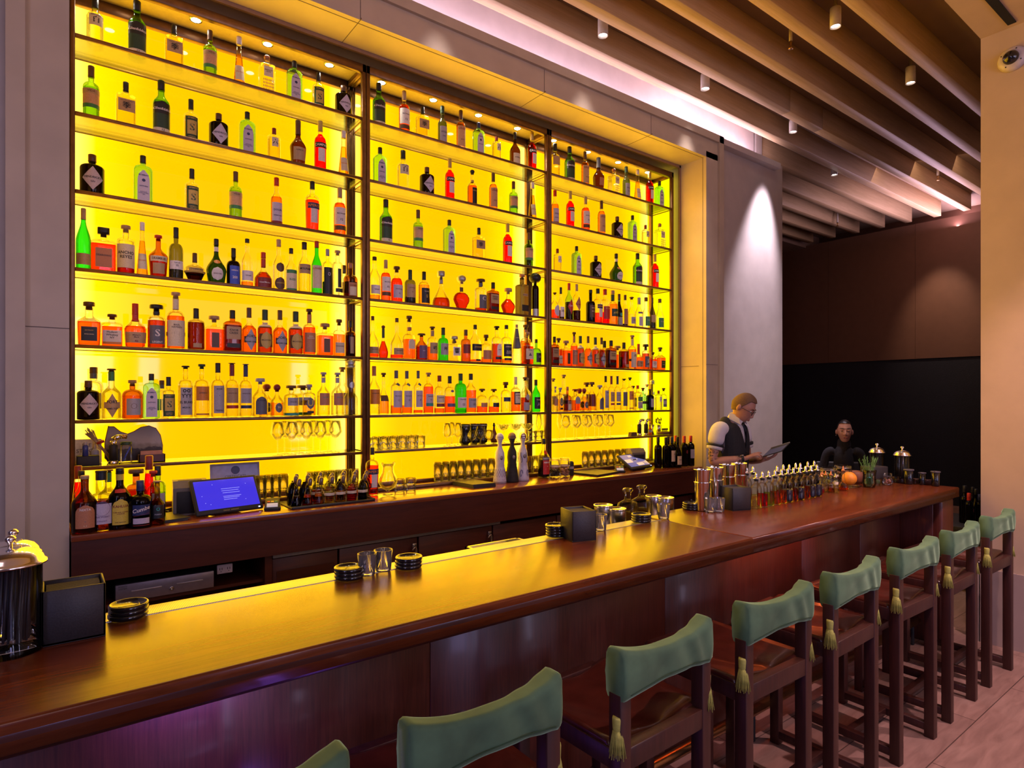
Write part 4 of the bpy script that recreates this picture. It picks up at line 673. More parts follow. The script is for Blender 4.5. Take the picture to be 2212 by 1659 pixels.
BT={
 (0,'left'):[('haku',0.204,4.060,0.271,1.00),('glenf',0.401,4.060,0.334,1.00),('toki',0.587,4.060,0.265,1.00),('mezg',0.780,4.060,0.305,1.00),('gall',0.945,4.060,0.326,1.00),('elyx',1.112,4.060,0.269,1.00),('bomb',1.285,4.060,0.287,1.00),('sips',1.444,4.060,0.263,1.00),('hend',1.618,4.060,0.226,1.00)],
 (1,'left'):[('mezg',0.186,4.060,0.305,1.00),('toki',0.347,4.060,0.267,1.00),('glenf',0.521,4.060,0.330,1.00),('sips',0.676,4.060,0.267,1.00),('hend',0.828,4.060,0.225,1.00),('bomb',0.993,4.060,0.282,1.00),('roku',1.156,4.060,0.224,1.00),('marie',1.309,4.060,0.316,1.00),('camp',1.457,4.060,0.353,1.00),('gall',1.620,4.060,0.329,1.00)],
 (2,'left'):[('hend',0.191,4.060,0.232,1.00),('bomb',0.430,4.060,0.284,1.00),('sips',0.681,4.060,0.266,1.00),('mezg',0.925,4.060,0.304,1.00),('dolr',1.171,4.060,0.320,1.00),('aper',1.403,4.060,0.346,1.00),('maca',1.593,4.060,0.344,1.00)],
 (3,'left'):[('sake',0.150,4.028,0.334,0.80),('disa',0.242,4.058,0.250,0.80),('anch',0.344,4.028,0.274,0.97),('gall',0.426,4.058,0.314,0.85),('dram',0.506,4.058,0.252,0.84),('tayl',0.597,4.058,0.313,0.84),('cham',0.696,4.058,0.177,0.82),('bene',0.814,4.058,0.280,0.86),('pims',0.912,4.058,0.238,0.91),('wclr',0.992,4.058,0.309,0.90),('gran',1.089,4.058,0.238,0.85),('pisc',1.184,4.058,0.335,0.90),('verd',1.263,4.058,0.290,0.96),('moli',1.349,4.058,0.343,0.88),('luxa',1.432,4.058,0.362,0.80),('drkl',1.506,4.058,0.320,0.80),('stge',1.576,4.058,0.320,0.82),('coin',1.657,4.028,0.240,1.00),('ghst',1.665,4.168,0.250,1.00)],
 (4,'left'):[('jdsb',0.175,4.028,0.237,0.99),('huds',0.282,4.058,0.183,0.99),('make',0.389,4.028,0.249,1.00),('lege',0.493,4.028,0.251,1.00),('basi',0.591,4.028,0.333,1.00),('jeff',0.698,4.028,0.249,0.96),('hsq',0.802,4.058,0.216,0.96),('knob',0.899,4.028,0.256,0.98),('fort',1.003,4.058,0.284,0.98),('mich',1.091,4.028,0.276,0.99),('fort',1.192,4.058,0.285,0.99),('mich',1.283,4.028,0.281,1.00),('bash',1.372,4.028,0.305,1.00),('hsq',1.477,4.028,0.217,0.95),('wood',1.587,4.058,0.256,0.80),('wjan',1.669,4.058,0.253,0.81)],
 (5,'left'):[('hend',0.172,4.028,0.211,1.00),('ghst',0.202,4.168,0.291,1.00),('fgin',0.277,4.028,0.279,0.94),('mk47',0.378,4.058,0.219,0.94),('bomb',0.468,4.028,0.256,1.00),('ghst',0.538,4.168,0.223,1.00),('sips',0.554,4.028,0.240,1.00),('elbu',0.642,4.028,0.307,0.95),('ileg',0.734,4.058,0.321,0.95),('mezp',0.817,4.028,0.330,0.98),('mezr',0.903,4.058,0.334,0.98),('mezb',0.983,4.058,0.330,0.94),('elte',1.070,4.058,0.243,0.94),('rnds',1.140,4.168,0.212,1.00),('rnds',1.165,4.028,0.207,0.85),('volc',1.264,4.058,0.200,0.85),('herr',1.371,4.028,0.208,1.00),('volc',1.376,4.165,0.204,1.00),('codi',1.467,4.028,0.290,1.00),('codi',1.564,4.028,0.290,1.00),('clak',1.653,4.168,0.336,1.00),('clas',1.657,4.028,0.383,1.00)],
 (0,'middle'):[('glenf',1.882,4.060,0.328,1.00),('maca',2.082,4.060,0.334,1.00),('toki',2.235,4.060,0.260,1.00),('dold',2.406,4.060,0.316,1.00),('lill',2.573,4.060,0.331,1.00),('bluz',2.742,4.060,0.279,1.00),('roku',2.917,4.060,0.215,1.00),('aver',3.107,4.060,0.299,1.00),('camp',3.290,4.060,0.349,1.00)],
 (1,'middle'):[('bomb',1.891,4.060,0.282,1.00),('haku',2.073,4.060,0.305,1.00),('hend',2.272,4.060,0.227,1.00),('camp',2.472,4.060,0.339,1.00),('nikk',2.680,4.060,0.302,1.00),('lill',2.884,4.060,0.322,1.00),('mezg',3.091,4.060,0.296,1.00),('gall',3.295,4.060,0.331,1.00)],
 (2,'middle'):[('glenf',1.936,4.060,0.330,1.00),('mezg',2.197,4.060,0.304,1.00),('bomb',2.468,4.060,0.277,1.00),('toki',2.743,4.060,0.262,1.00),('camp',3.030,4.060,0.346,1.00),('mezg',3.254,4.060,0.306,1.00)],
 (3,'middle'):[('wclr',1.834,4.028,0.309,1.00),('maca',1.920,4.028,0.298,1.00),('balv',2.006,4.028,0.262,1.00),('grnl',2.114,4.028,0.252,1.00),('drkw',2.229,4.028,0.253,1.00),('hibi',2.376,4.028,0.275,1.00),('lou',2.559,4.028,0.269,1.00),('lgn2',2.739,4.028,0.257,1.00),('knob',2.860,4.028,0.245,1.00),('xoro',3.012,4.028,0.214,1.00),('blkt',3.157,4.028,0.346,1.00),('blkf',3.299,4.028,0.376,1.00)],
 (4,'middle'):[('remy',1.820,4.028,0.295,0.90),('cour',1.915,4.058,0.241,0.90),('remy',2.007,4.028,0.296,1.00),('ribb',2.106,4.028,0.320,1.00),('purp',2.208,4.028,0.197,1.00),('hibt',2.300,4.028,0.255,1.00),('haks',2.394,4.028,0.254,1.00),('nkcf',2.492,4.028,0.195,1.00),('rdsq',2.598,4.028,0.252,1.00),('jwal',2.686,4.028,0.297,1.00),('smal',2.791,4.028,0.225,1.00),('tria',2.896,4.028,0.301,1.00),('jmbb',2.994,4.028,0.317,1.00),('cone',3.101,4.028,0.329,1.00),('mont',3.214,4.028,0.273,1.00),('dipl',3.311,4.028,0.219,1.00),('bash',3.307,4.168,0.355,1.00),('clak',3.320,4.168,0.270,1.00)],
 (5,'middle'):[('glmo',1.830,4.028,0.343,0.80),('hpar',1.917,4.058,0.299,0.80),('mqa',2.002,4.028,0.317,0.98),('mqb',2.102,4.058,0.318,0.95),('mqc',2.196,4.058,0.322,0.82),('glvt',2.283,4.058,0.310,0.85),('glvr',2.361,4.028,0.289,1.00),('glvp',2.452,4.028,0.287,1.00),('gf15',2.550,4.028,0.309,1.00),('gf18',2.645,4.028,0.310,1.00),('rnda',2.752,4.028,0.193,1.00),('rndb',2.867,4.028,0.192,1.00),('bruc',2.986,4.028,0.250,1.00),('bowm',3.089,4.028,0.294,1.00),('oban',3.189,4.028,0.294,1.00),('ardb',3.307,4.028,0.275,1.00),('clak',3.317,4.168,0.295,1.00)],
 (0,'right'):[('yelb',3.550,4.060,0.315,1.00),('glenf',3.724,4.060,0.332,1.00),('lill',3.916,4.060,0.335,1.00),('henn',4.089,4.060,0.322,1.00),('elyx',4.294,4.060,0.269,1.00),('dold',4.467,4.060,0.324,1.00),('gall',4.629,4.060,0.333,1.00),('camp',4.810,4.060,0.355,1.00),('bomb',4.961,4.060,0.291,1.00)],
 (1,'right'):[('dolr',3.550,4.060,0.317,1.00),('camp',3.731,4.060,0.347,1.00),('maca',3.921,4.060,0.335,1.00),('lill',4.127,4.060,0.337,1.00),('hend',4.340,4.060,0.227,1.00),('bomb',4.556,4.060,0.278,1.00),('roku',4.747,4.060,0.216,1.00),('elyx',4.965,4.060,0.273,1.00)],
 (2,'right'):[('roku',3.579,4.060,0.218,1.00),('bomb',3.809,4.060,0.275,1.00),('hend',4.052,4.060,0.223,1.00),('bene',4.326,4.060,0.282,1.00),('glenf',4.629,4.060,0.329,1.00),('camp',4.890,4.060,0.355,1.00)],
 (3,'right'):[('pink',3.520,4.028,0.233,0.80),('dwin',3.617,4.058,0.294,0.80),('cyna',3.715,4.058,0.341,0.80),('avrn',3.808,4.058,0.343,0.80),('drkb',3.954,4.028,0.303,1.00),('aptv',4.047,4.028,0.324,1.00),('redl',4.141,4.028,0.329,1.00),('avez',4.244,4.028,0.328,0.94),('drk2',4.365,4.058,0.311,0.80),('tanl',4.449,4.058,0.311,0.80),('clrl',4.541,4.058,0.300,0.97),('clrp',4.614,4.028,0.298,1.00),('grcl',4.718,4.028,0.310,1.00),('slmd',4.811,4.028,0.318,1.00),('grcl',4.927,4.028,0.316,1.00)],
 (4,'right'):[('knob',3.542,4.058,0.258,0.80),('wood',3.617,4.088,0.252,0.80),('hsq',3.704,4.088,0.234,0.80),('bash',3.777,4.058,0.313,0.80),('mich',3.854,4.058,0.283,0.80),('fort',3.952,4.058,0.287,0.80),('mich',4.045,4.058,0.282,0.80),('fort',4.126,4.058,0.285,0.80),('knob',4.222,4.028,0.261,1.00),('jeff',4.276,4.168,0.271,1.00),('jeff',4.398,4.028,0.252,1.00),('hsq',4.454,4.167,0.231,1.00),('basi',4.516,4.028,0.328,0.88),('make',4.641,4.058,0.253,0.80),('lege',4.748,4.058,0.255,0.80),('huds',4.855,4.058,0.181,0.80),('jdsb',4.969,4.058,0.236,0.85)],
 (5,'right'):[('codi',3.526,4.028,0.219,0.80),('herr',3.609,4.058,0.211,0.80),('clak',3.624,4.168,0.296,1.00),('coin',3.696,4.058,0.220,0.85),('clak',3.749,4.168,0.332,1.00),('pear',3.793,4.058,0.200,0.96),('rnds',3.901,4.058,0.210,0.80),('rnds',3.947,4.168,0.211,1.00),('dkrd',4.000,4.058,0.267,0.80),('dkrd',4.043,4.168,0.267,1.00),('elte',4.102,4.058,0.240,0.80),('mezp',4.181,4.058,0.327,0.80),('mezr',4.258,4.058,0.328,0.80),('mezb',4.342,4.058,0.329,0.80),('photo',4.432,4.058,0.306,0.80),('ileg',4.517,4.058,0.320,0.80),('ylbl',4.595,4.028,0.243,0.97),('teal',4.707,4.058,0.221,0.97),('gryb',4.686,4.168,0.243,1.00),('m47b',4.778,4.028,0.209,1.00),('clak',4.898,4.168,0.260,1.00),('roku',4.908,4.028,0.195,1.00),('gryb',4.987,4.028,0.221,1.00),('clas',4.981,4.168,0.310,1.00)],
}

ORD=['first','second','third','fourth','fifth','sixth','seventh','eighth','ninth','tenth','eleventh','twelfth','thirteenth','fourteenth','fifteenth','sixteenth','seventeenth','eighteenth','nineteenth','twentieth','twenty-first','twenty-second','twenty-third','twenty-fourth','twenty-fifth','twenty-sixth']
SHN=['top','second','third','fourth','fifth','sixth','seventh']
MESH={}
def place_bottle(key,x,y,z,hgt,label,group,rz=0,w=1.0):
    k=K[key]
    if key not in MESH: MESH[key]=bottle_mesh(key,k)
    t=thing(k['name'],label,'bottle',(x,y,z),rz,group); t.scale=(hgt*w,hgt*w,hgt)
    for nm,me,_ in MESH[key]:
        o=bpy.data.objects.new(nm,me); C.objects.link(o); o.parent=t
    return t
for (row,bay),items in BT.items():
    n=len(items)
    for i,(key,x,y,hgt,wf) in enumerate(items):
        lab=f"{K[key]['desc']}, {ORD[i]} from left, {SHN[row]} shelf, {bay} bay"
        w=lab.split()
        if len(w)>16: lab=' '.join(K[key]['desc'].split()[:16-len(w)])+f", {ORD[i]} from left, {SHN[row]} shelf, {bay} bay"
        place_bottle(key,x,y,SZ[row],hgt,lab,f"bottles on the {SHN[row]} shelf of the {bay} bay",random.uniform(-.08,.08),wf)
# ------------------------------------------------------------------ glassware
CRY=glass('crystal',(.992,.992,.975),(.72,.69,.52),.7,.02,r0=.72); CUT=glass('cut_crystal',(.97,.965,.92),(.66,.60,.42),.9,.05,r0=.6)
def gtemplate(name,cat,profs):
    """profs: list of (part name, profile, n, flute, material)"""
    t=thing(name,'x',cat)
    for pn,pr,n,fl,m in profs: part(pn,MB().lathe(pr,n,flute=fl,cap=False),m,t)
    return t
def vesselprof(o,wall=.0015):
    return o+[(max(.0005,r-wall),z+(.001 if i==0 else 0)) for i,(r,z) in enumerate(reversed(o))]
def spawn(tpl,first,loc,label,group,rz=0,scale=None):
    """first use moves the template itself, later uses copy it"""
    if not first.get(tpl):
        first[tpl]=True; tpl.location=loc; tpl.rotation_euler.z=rz; tpl['label']=label; tpl['group']=group
        if scale: tpl.scale=scale
        return tpl
    return dup(tpl,loc,rz,label,group,scale)
USED={}
WG=gtemplate('wine_glass','glass',[('foot',[(0,.0),(.034,.0),(.034,.0015),(.006,.005),(.0035,.012),(.0032,.085),(.005,.095)],20,0,CRY),('bowl',[(.004,.095),(.02,.103),(.043,.135),(.0445,.142),(.033,.213),(.0325,.213),(.043,.142),(.0415,.136),(.019,.105),(0,.099)],24,0,CRY)])
HB=gtemplate('highball_glass','glass',[('cut_base',[(0,0),(.029,0),(.030,.004),(.0315,.06),(.0,.06)],18,.09,CUT),('rim',[(.0315,.06),(.034,.150),(.0328,.150),(.0303,.06)],20,0,CRY)])
RG=gtemplate('rocks_glass','glass',[('cut_base',[(0,0),(.034,0),(.036,.004),(.038,.045),(0,.045)],18,.10,CUT),('rim',[(.038,.045),(.041,.088),(.0398,.088),(.037,.045)],20,0,CRY)])
CP=gtemplate('coupe_glass','glass',[('foot',[(0,0),(.034,0),(.034,.0015),(.005,.005),(.0032,.015),(.0032,.09),(.006,.098)],18,0,CRY),('bowl',[(.005,.098),(.03,.115),(.048,.15),(.0468,.15),(.029,.117),(0,.101)],22,0,CRY)])
FL=gtemplate('flute_glass','glass',[('foot',[(0,0),(.03,0),(.03,.0015),(.005,.005),(.003,.015),(.003,.075)],18,0,CRY),('bowl',[(.003,.075),(.014,.095),(.027,.14),(.022,.235),(.0212,.235),(.0262,.14),(.013,.096),(0,.08)],22,0,CRY)])
SN=gtemplate('snifter_glass','glass',[('foot',[(0,0),(.028,0),(.028,.0015),(.005,.005),(.004,.02),(.006,.028)],18,0,CRY),('bowl',[(.005,.028),(.03,.05),(.036,.075),(.026,.112),(.0252,.112),(.035,.075),(.029,.052),(0,.032)],22,0,CRY)])
NS=gtemplate('nosing_glass','glass',[('foot',[(0,0),(.030,0),(.030,.0015),(.005,.006),(.0035,.02),(.0035,.06)],18,0,CRY),('bowl',[(.0035,.06),(.025,.075),(.034,.10),(.024,.175),(.0232,.175),(.033,.10),(.024,.077),(0,.065)],22,0,CRY)])
S7=SZ[6]
def onrow(tpl,us,v,Y,z,label,group,sc_=None):
    for i,u in enumerate(us):
        p=at(u,v,Y=Y); spawn(tpl,USED,(p.x,Y,z),label,group,random.random()*.4,sc_)
onrow(WG,(600,630,662,692,724),987,4.035,S7,'clear wine glass in the front row on the left bay bottom shelf','wine glasses, front row left bay')
onrow(WG,(615,646,677,708),987,4.15,S7,'clear wine glass in the back row on the left bay bottom shelf','wine glasses, back row left bay')
onrow(CP,(1088,1115,1141),960,4.02,S7,'clear coupe glass in the front row on the middle bay bottom shelf','coupes, front row')
onrow(CP,(1083,1109,1135),960,4.13,S7,'clear coupe glass in the back row on the middle bay bottom shelf','coupes, back row')
onrow(FL,(1164,1177,1209),950,4.15,S7,'tall clear champagne flute by the post on the bottom shelf','flutes on the bottom shelf')
onrow(WG,(1222,1246,1270,1294,1318),950,4.02,S7,'clear wine glass in the front row, right bay bottom shelf','wine glasses, right bay front row')
onrow(WG,(1240,1262,1285,1308),950,4.135,S7,'clear wine glass in the back row, right bay bottom shelf','wine glasses, right bay back row')
onrow(RG,(808,828,848,868,888,908),970,4.03,S7,'cut crystal rocks glass in the front row on the middle bay bottom shelf','rocks glasses, shelf front row')
onrow(RG,(814,834,854,874,894),970,4.13,S7,'cut crystal rocks glass in the back row on the middle bay bottom shelf','rocks glasses, shelf back row')
onrow(RG,(1150,1164,1177),960,4.03,S7,'cut crystal rocks glass below the flutes on the bottom shelf','rocks glasses beside the flutes')
onrow(NS,(966,989),965,4.03,S7,'stemmed nosing glass in front of the black mugs','nosing glasses'); onrow(NS,(976,),965,4.15,S7,'stemmed nosing glass set back left of the black mugs','nosing glasses')
onrow(SN,(1019,1056),965,4.01,S7,'small brandy snifter in front of the black mugs','brandy snifters'); onrow(SN,(1038,),965,4.01,S7,'larger brandy snifter between the two small ones','brandy snifters',(1.12,1.12,1.28))
for Y,r in ((4.04,'front'),(4.14,'back')):
    onrow(HB,(548,564,580,596,612),1060,Y,1.031,f'cut highball glass behind the card reader, {r} row','highball glasses behind the left screen')
for Y,r in ((4.05,'front'),(4.14,'back')):
    onrow(HB,[672+i*15.5 for i in range(7)],1060,Y,1.031,f'cut highball glass behind the syrup tray, {r} row','highball glasses behind the syrup tray')
for Y,r in ((4.025,'front'),(4.10,'second'),(4.175,'back')):
    onrow(HB,[946+i*16.5 for i in range(8)],1040,Y,1.031,f'cut highball glass at the foot of the middle bay, {r} row','highball glasses in the middle bay')
for Y,r in ((4.03,'front'),(4.13,'back')):
    onrow(HB,(1144,1157,1170),1030,Y,1.031,f'cut highball glass right of the three ceramic decanters, {r} row','highball glasses right of the decanters')
for Y,r in ((4.025,'front'),(4.10,'second'),(4.175,'back')):
    onrow(HB,[1264+i*14 for i in range(7)],1010,Y,1.031,f'cut highball glass at the foot of the right bay, {r} row','highball glasses in the right bay')
onrow(RG,(863,887),1060,3.88,1.031,'cut crystal rocks glass on the counter beside the glass pitcher','rocks glasses on the counter')
# black mugs, brown vase
for i,(u,Y) in enumerate(((1004,4.10),(1024,4.13),(1041,4.10))):
    p=at(u,950,Y=Y); t=thing('black_cup','glossy black bulb footed cup, '+['left','middle','right'][i]+' of three on the bottom shelf','cup',(p.x,Y,S7),0,'black cups on the bottom shelf')
    part('body',MB().lathe(vesselprof([(.03,.0),(.045,.015),(.047,.035),(.036,.06),(.040,.11),(.046,.16)],.003),24),BLACKG,t)
    part('rim_band',MB().lathe([(.0465,.145),(.0475,.147),(.0475,.150),(.0465,.152)],24,cap=False),mat('rim_silver',(.4,.4,.42),.3,.9),t)
p=at(1067,950,Y=4.08); t=thing('brown_flask','small brown gourd shaped flask beside the snifters','flask',(p.x,4.08,S7))
part('body',MB().lathe([(0,0),(.024,.003),(.034,.03),(.026,.07),(.010,.11),(.008,.135)],18),mat('flask_brown',(.18,.04,.01),.25),t); part('stopper',MB().lathe([(.006,.13),(.012,.14),(.008,.16),(0,.168)],10),BLACKG,t)
# pitcher
p=at(838,1068,z=1.031); t=thing('glass_pitcher','footed clear glass mixing pitcher with curled lip beside the orange bottle','pitcher',(p.x,p.y,1.031))
part('foot',MB().lathe([(0,0),(.036,0),(.036,.003),(.008,.008),(.008,.022),(.014,.028)],24),CRY,t)
part('bowl',MB().lathe(vesselprof([(.01,.028),(.045,.045),(.062,.08),(.060,.11),(.040,.15),(.036,.185),(.050,.212)],.002),28,cap=False),CRY,t)
part('lip_curl',MB().tube([(.035,0,.21),(.05,0,.218),(.058,0,.208),(.052,0,.198),(.042,0,.204)],.004,8),CRY,t)
# counter bottles
kd('nixt','liqueur_bottle','',R=.20,zs=.50,zn=.76,rn=.06,st='c',g='brown',l=('brown',.5),caph=.06,n=40,flute=.05,cap=('cyl','tan'),lab=[('a',.10,.50,.15,'copper',('NIXTA',.42,.055,'white'),('▼',.28,.20,'slate'),('• •',.14,.05,'cream'))])
kd('tree','whiskey_bottle','',R=.20,zs=.46,zn=.62,rn=.08,g='clear',l=('brown',.50),caph=.03,cap=('cyl','black'),neck=(.84,.97,'black'),lab=[('r',.12,.46,.17,'lilac',('●',.36,.30,'purple'),('TREE WHISKY',.24,.035,'purple'),('STRAIGHT',.17,.03,'purple'))])
kd('kahl','liqueur_bottle','',R=.165,zs=.50,zn=.74,rn=.055,st='c',g='black',caph=.10,cap=('cyl','black'),neck=(.80,.90,'yellow'),lab=[('a',.08,.50,.125,'yellow',('KAHLUA',.38,.058,'dkred'),('RUM AND COFFEE\nLIQUEUR',.27,.026,'dkred'),('THE ORIGINAL',.12,.024,'brown')),('a',.60,.66,.08,'red')])
kd('cumb','liqueur_bottle','',R=.225,zs=.52,zn=.70,rn=.07,g='black',caph=.22,cap=('cyl','navy'),lab=[('r',.28,.50,.17,'navy',('Cumbe',.40,.115,'white',.25),('—————',.29,.06,'dkred',.2)),('r',.10,.22,.16,'lilac'),('r',.06,.075,.16,'dkred')])
kd('smab','amaro_bottle','',R=.155,zs=.42,zn=.64,rn=.055,st='c',g='amberg',l=('gold',.6),caph=.06,cap=('cork','tan'),lab=[('r',.16,.46,.13,'black',('•',.36,.26,'teal'),('FORRA',.25,.045,'grey'))])
kd('redt','liqueur_bottle','',R=.10,zs=.25,zn=.80,rn=.05,st='l',g='clear',l=('red',.72),caph=.22,cap=('cyl','dkred'))
kd('grnc','liqueur_bottle','',R=.13,zs=.60,zn=.72,rn=.05,g='lime',l=('gr',.5),caph=.18,cap=('cyl','black'),lab=[('r',.2,.5,.12,'grey')])
kd('ambc','rum_bottle','',R=.17,zs=.62,zn=.72,rn=.06,sq=5,g='amberg',l=('dkamb',.6),caph=.14,cap=('wide','brown'),lab=[('r',.1,.4,.14,'tan')])
kd('redc','tequila_bottle','',R=.13,zs=.5,zn=.7,rn=.05,g='clear',l=('brown',.4),caph=.12,cap=('cork','red'))
kd('ramz','amaro_bottle','',R=.15,zs=.50,zn=.74,rn=.05,st='c',g='clear',l=('dark',.45),caph=.14,cap=('cyl','black'),lab=[('r',.10,.50,.12,'red',('AMARO',.40,.06,'white'),('▲',.26,.12,'white')),('r',.46,.54,.13,'slate',('RAMAZZOTTI',.50,.035,'white')),('o',.60,.70,.05,'red')])
CB=[('nixt',183,1149.9,1027,'corn cob shaped amber liqueur bottle at the left end of the back counter'),
('tree',219,1144,1016,'whiskey bottle with a lilac label showing a tree, next to the corn shaped bottle'),
('kahl',259,1140.6,1010.5,'dark bottle with a bright yellow arched label in the group left of the till'),
('cumb',303,1138,1037.5,'matte dark blue bottle with slanted white script'),
('smab',339.7,1133,1038,'small amber bottle with black label and green mark, right of the blue bottle'),
('redt',322,1122,984,'tall tapered red bottle behind the blue bottle'),
('grnc',341,1122,1006,'green bottle with black capsule behind the small amber bottle'),
('ambc',294,1126,1013,'square amber bottle with brown stopper behind the blue bottle'),
('redc',331,1124,1016.5,'clear bottle with a red stopper tucked behind the blue bottle'),
('redt',169,1134,1006,'dark red necked bottle in the corner behind the corn shaped bottle'),
('wclr',176,1142,1017,'clear bottle with white cap half hidden by the corn shaped bottle'),
('fgin',234,1126,1014,'clear rounded bottle behind the tree label bottle'),
('aper',804,1070.3,966.5,'half empty orange aperitif bottle on the counter by the glass pitcher'),
('ramz',1174.5,1031.8,947.5,'amaro bottle with a red label on the counter beside the sealed jars')]
for key,u,v,vt,lab in CB:
    p=at(u,v,z=1.031); q_=at(u,vt,Y=p.y); place_bottle(key,p.x,p.y,1.031,q_.z-1.031,lab,'bottles on the back counter' if u<800 else 'loose bottles on the counter',0,1.0 if key not in('redt',) else 1)
kd('win1','wine_bottle','',R=.125,zs=.60,zn=.74,rn=.048,g='black',caph=.18,cap=('cyl','black'))
kd('win2','wine_bottle','',R=.125,zs=.62,zn=.76,rn=.048,g='black',caph=.20,cap=('cyl','navy'),lab=[('r',.20,.56,.12,'white',('PINOT',.44,.03,'black'))])
kd('win3','wine_bottle','',R=.130,zs=.42,zn=.74,rn=.046,st='c',g='black',caph=.18,cap=('cyl','black'),lab=[('r',.10,.38,.12,'white',('MALBEC',.26,.035,'black'))])
kd('win4','wine_bottle','',R=.122,zs=.62,zn=.76,rn=.048,g='black',caph=.22,cap=('cyl','red'),lab=[('o',.42,.54,.04,'dkred')])
kd('win5','wine_bottle','',R=.122,zs=.62,zn=.76,rn=.048,g='black',caph=.20,cap=('cyl','red'),lab=[('r',.26,.56,.115,'grey')])
for key,u,Y,vt,lab in (('win1',1421.5,3.75,943.5,'dark wine bottle without label, leftmost of the wine bottles on the counter'),('win1',1438.5,3.71,944.5,'dark wine bottle with black capsule, second of the wine bottles'),('win1',1443.5,3.83,942.6,'dark wine bottle standing behind the second one'),('win2',1451.1,3.69,943.5,'wine bottle with tall white label and dark blue capsule'),('win5',1459.5,3.82,941,'wine bottle with red capsule hidden behind the white labelled ones'),('win3',1463.6,3.655,943.7,'sloping shouldered wine bottle with low white label'),('win4',1478,3.68,941.7,'wine bottle with red capsule and small red seal'),('win5',1492,3.67,941.2,'wine bottle with red capsule and grey label, last before the jamb')):
    p=at(u,vt,Y=Y); place_bottle(key,p.x,Y,1.031,p.z-1.031,lab,'wine bottles at the right end of the counter')
# syrup bottles on black tray
TRK=mat('tray_black',(.02,.018,.018),.45)
t=thing('bar_tray','long black rubber tray holding the syrup flasks on the back counter','tray',(0,0,0))
a=at(628,1096,z=1.031); b=at(801,1079,z=1.031)
part('base',MB().bbox(a.x-.02,b.x,3.62,3.93,1.031,1.038,.003),TRK,t)
part('rim',MB().bbox(a.x-.02,b.x,3.615,3.63,1.031,1.046,.004).bbox(b.x-.02,b.x+.005,3.62,3.93,1.031,1.05,.006),TRK,t)
def flask(liqk,h=.155,w=.034,cone=False,dark=False,nm='syrup_flask'):
    t=thing(nm,'x','bottle')
    if cone: o=[(0,0),(w,0),(w*1.02,.006),(w*.95,.02),(w*.35,h*.62),(w*.33,h*.75)]
    else: o=[(0,0),(w*.92,0),(w,.006),(w,h*.48),(w*.85,h*.60),(w*.38,h*.70),(w*.36,h*.76)]
    part('glass_body',MB().lathe(o,20),GL['black' if dark else 'clear'],t)
    if liqk:
        f=.5 if not cone else .4
        part('liquid',MB().lathe([(0,.004),(w*.88,.004)]+([(w*.86,h*.45),(0,h*.45)] if not cone else [(w*.86,.02),(w*.55,h*.40),(0,h*.40)]),18),liq(liqk),t)
    part('paper_tag',MB().lathe([(w*(1.01 if not cone else .62),h*(.30)),(w*(1.01 if not cone else .55),h*.40)],20,cap=False).add([],[]),pc('cream'),t) if not dark else None
    part('pour_hood',MB().lathe([(w*.36,h*.72),(w*.40,h*.80),(w*.42,h*.93),(w*.30,h*.99),(0,h)],14,T=Matrix.Rotation(.12,4,'Y')),mat('smoky_hood',(.16,.09,.05),.2,coat=.5),t)
    return t
FT={}
GRID=[]
for r,(Y,n,u0,u1) in enumerate(((3.675,7,640,783),(3.755,7,632,786),(3.845,7,634,790))):
    for i in range(n): GRID.append((r,u0+(u1-u0)*i/(n-1),Y))
lqs=['dark','cognac','amber','pale','gold','cognac','dark',  'dark','dark','cognac','cognac','dark','red','dark',  'dark','brown','brown','cognac','brown','aperol','red']
dsc={'dark':'near black','cognac':'red brown','amber':'amber','pale':'clear','gold':'golden','red':'bright red','brown':'brown','aperol':'orange'}
for i,(r,u,Y) in enumerate(GRID):
    k=(lqs[i],r==0 and i%7 in (1,2,0),lqs[i]=='dark' and r>0)
    p=at(u,1060,Y=Y); lab=f"flask of {dsc[lqs[i]]} syrup, {['front','middle','back'][r]} row of tray, {ORD[i%7]} from left"
    if k not in FT:
        FT[k]=flask(k[0],.175 if r else .165,.032,k[1],k[2]); o=FT[k]; o.location=(p.x,Y,1.038); o['label']=lab; o['group']='syrup flasks on the black tray'
    else: dup(FT[k],(p.x,Y,1.038),0,lab,'syrup flasks on the black tray')
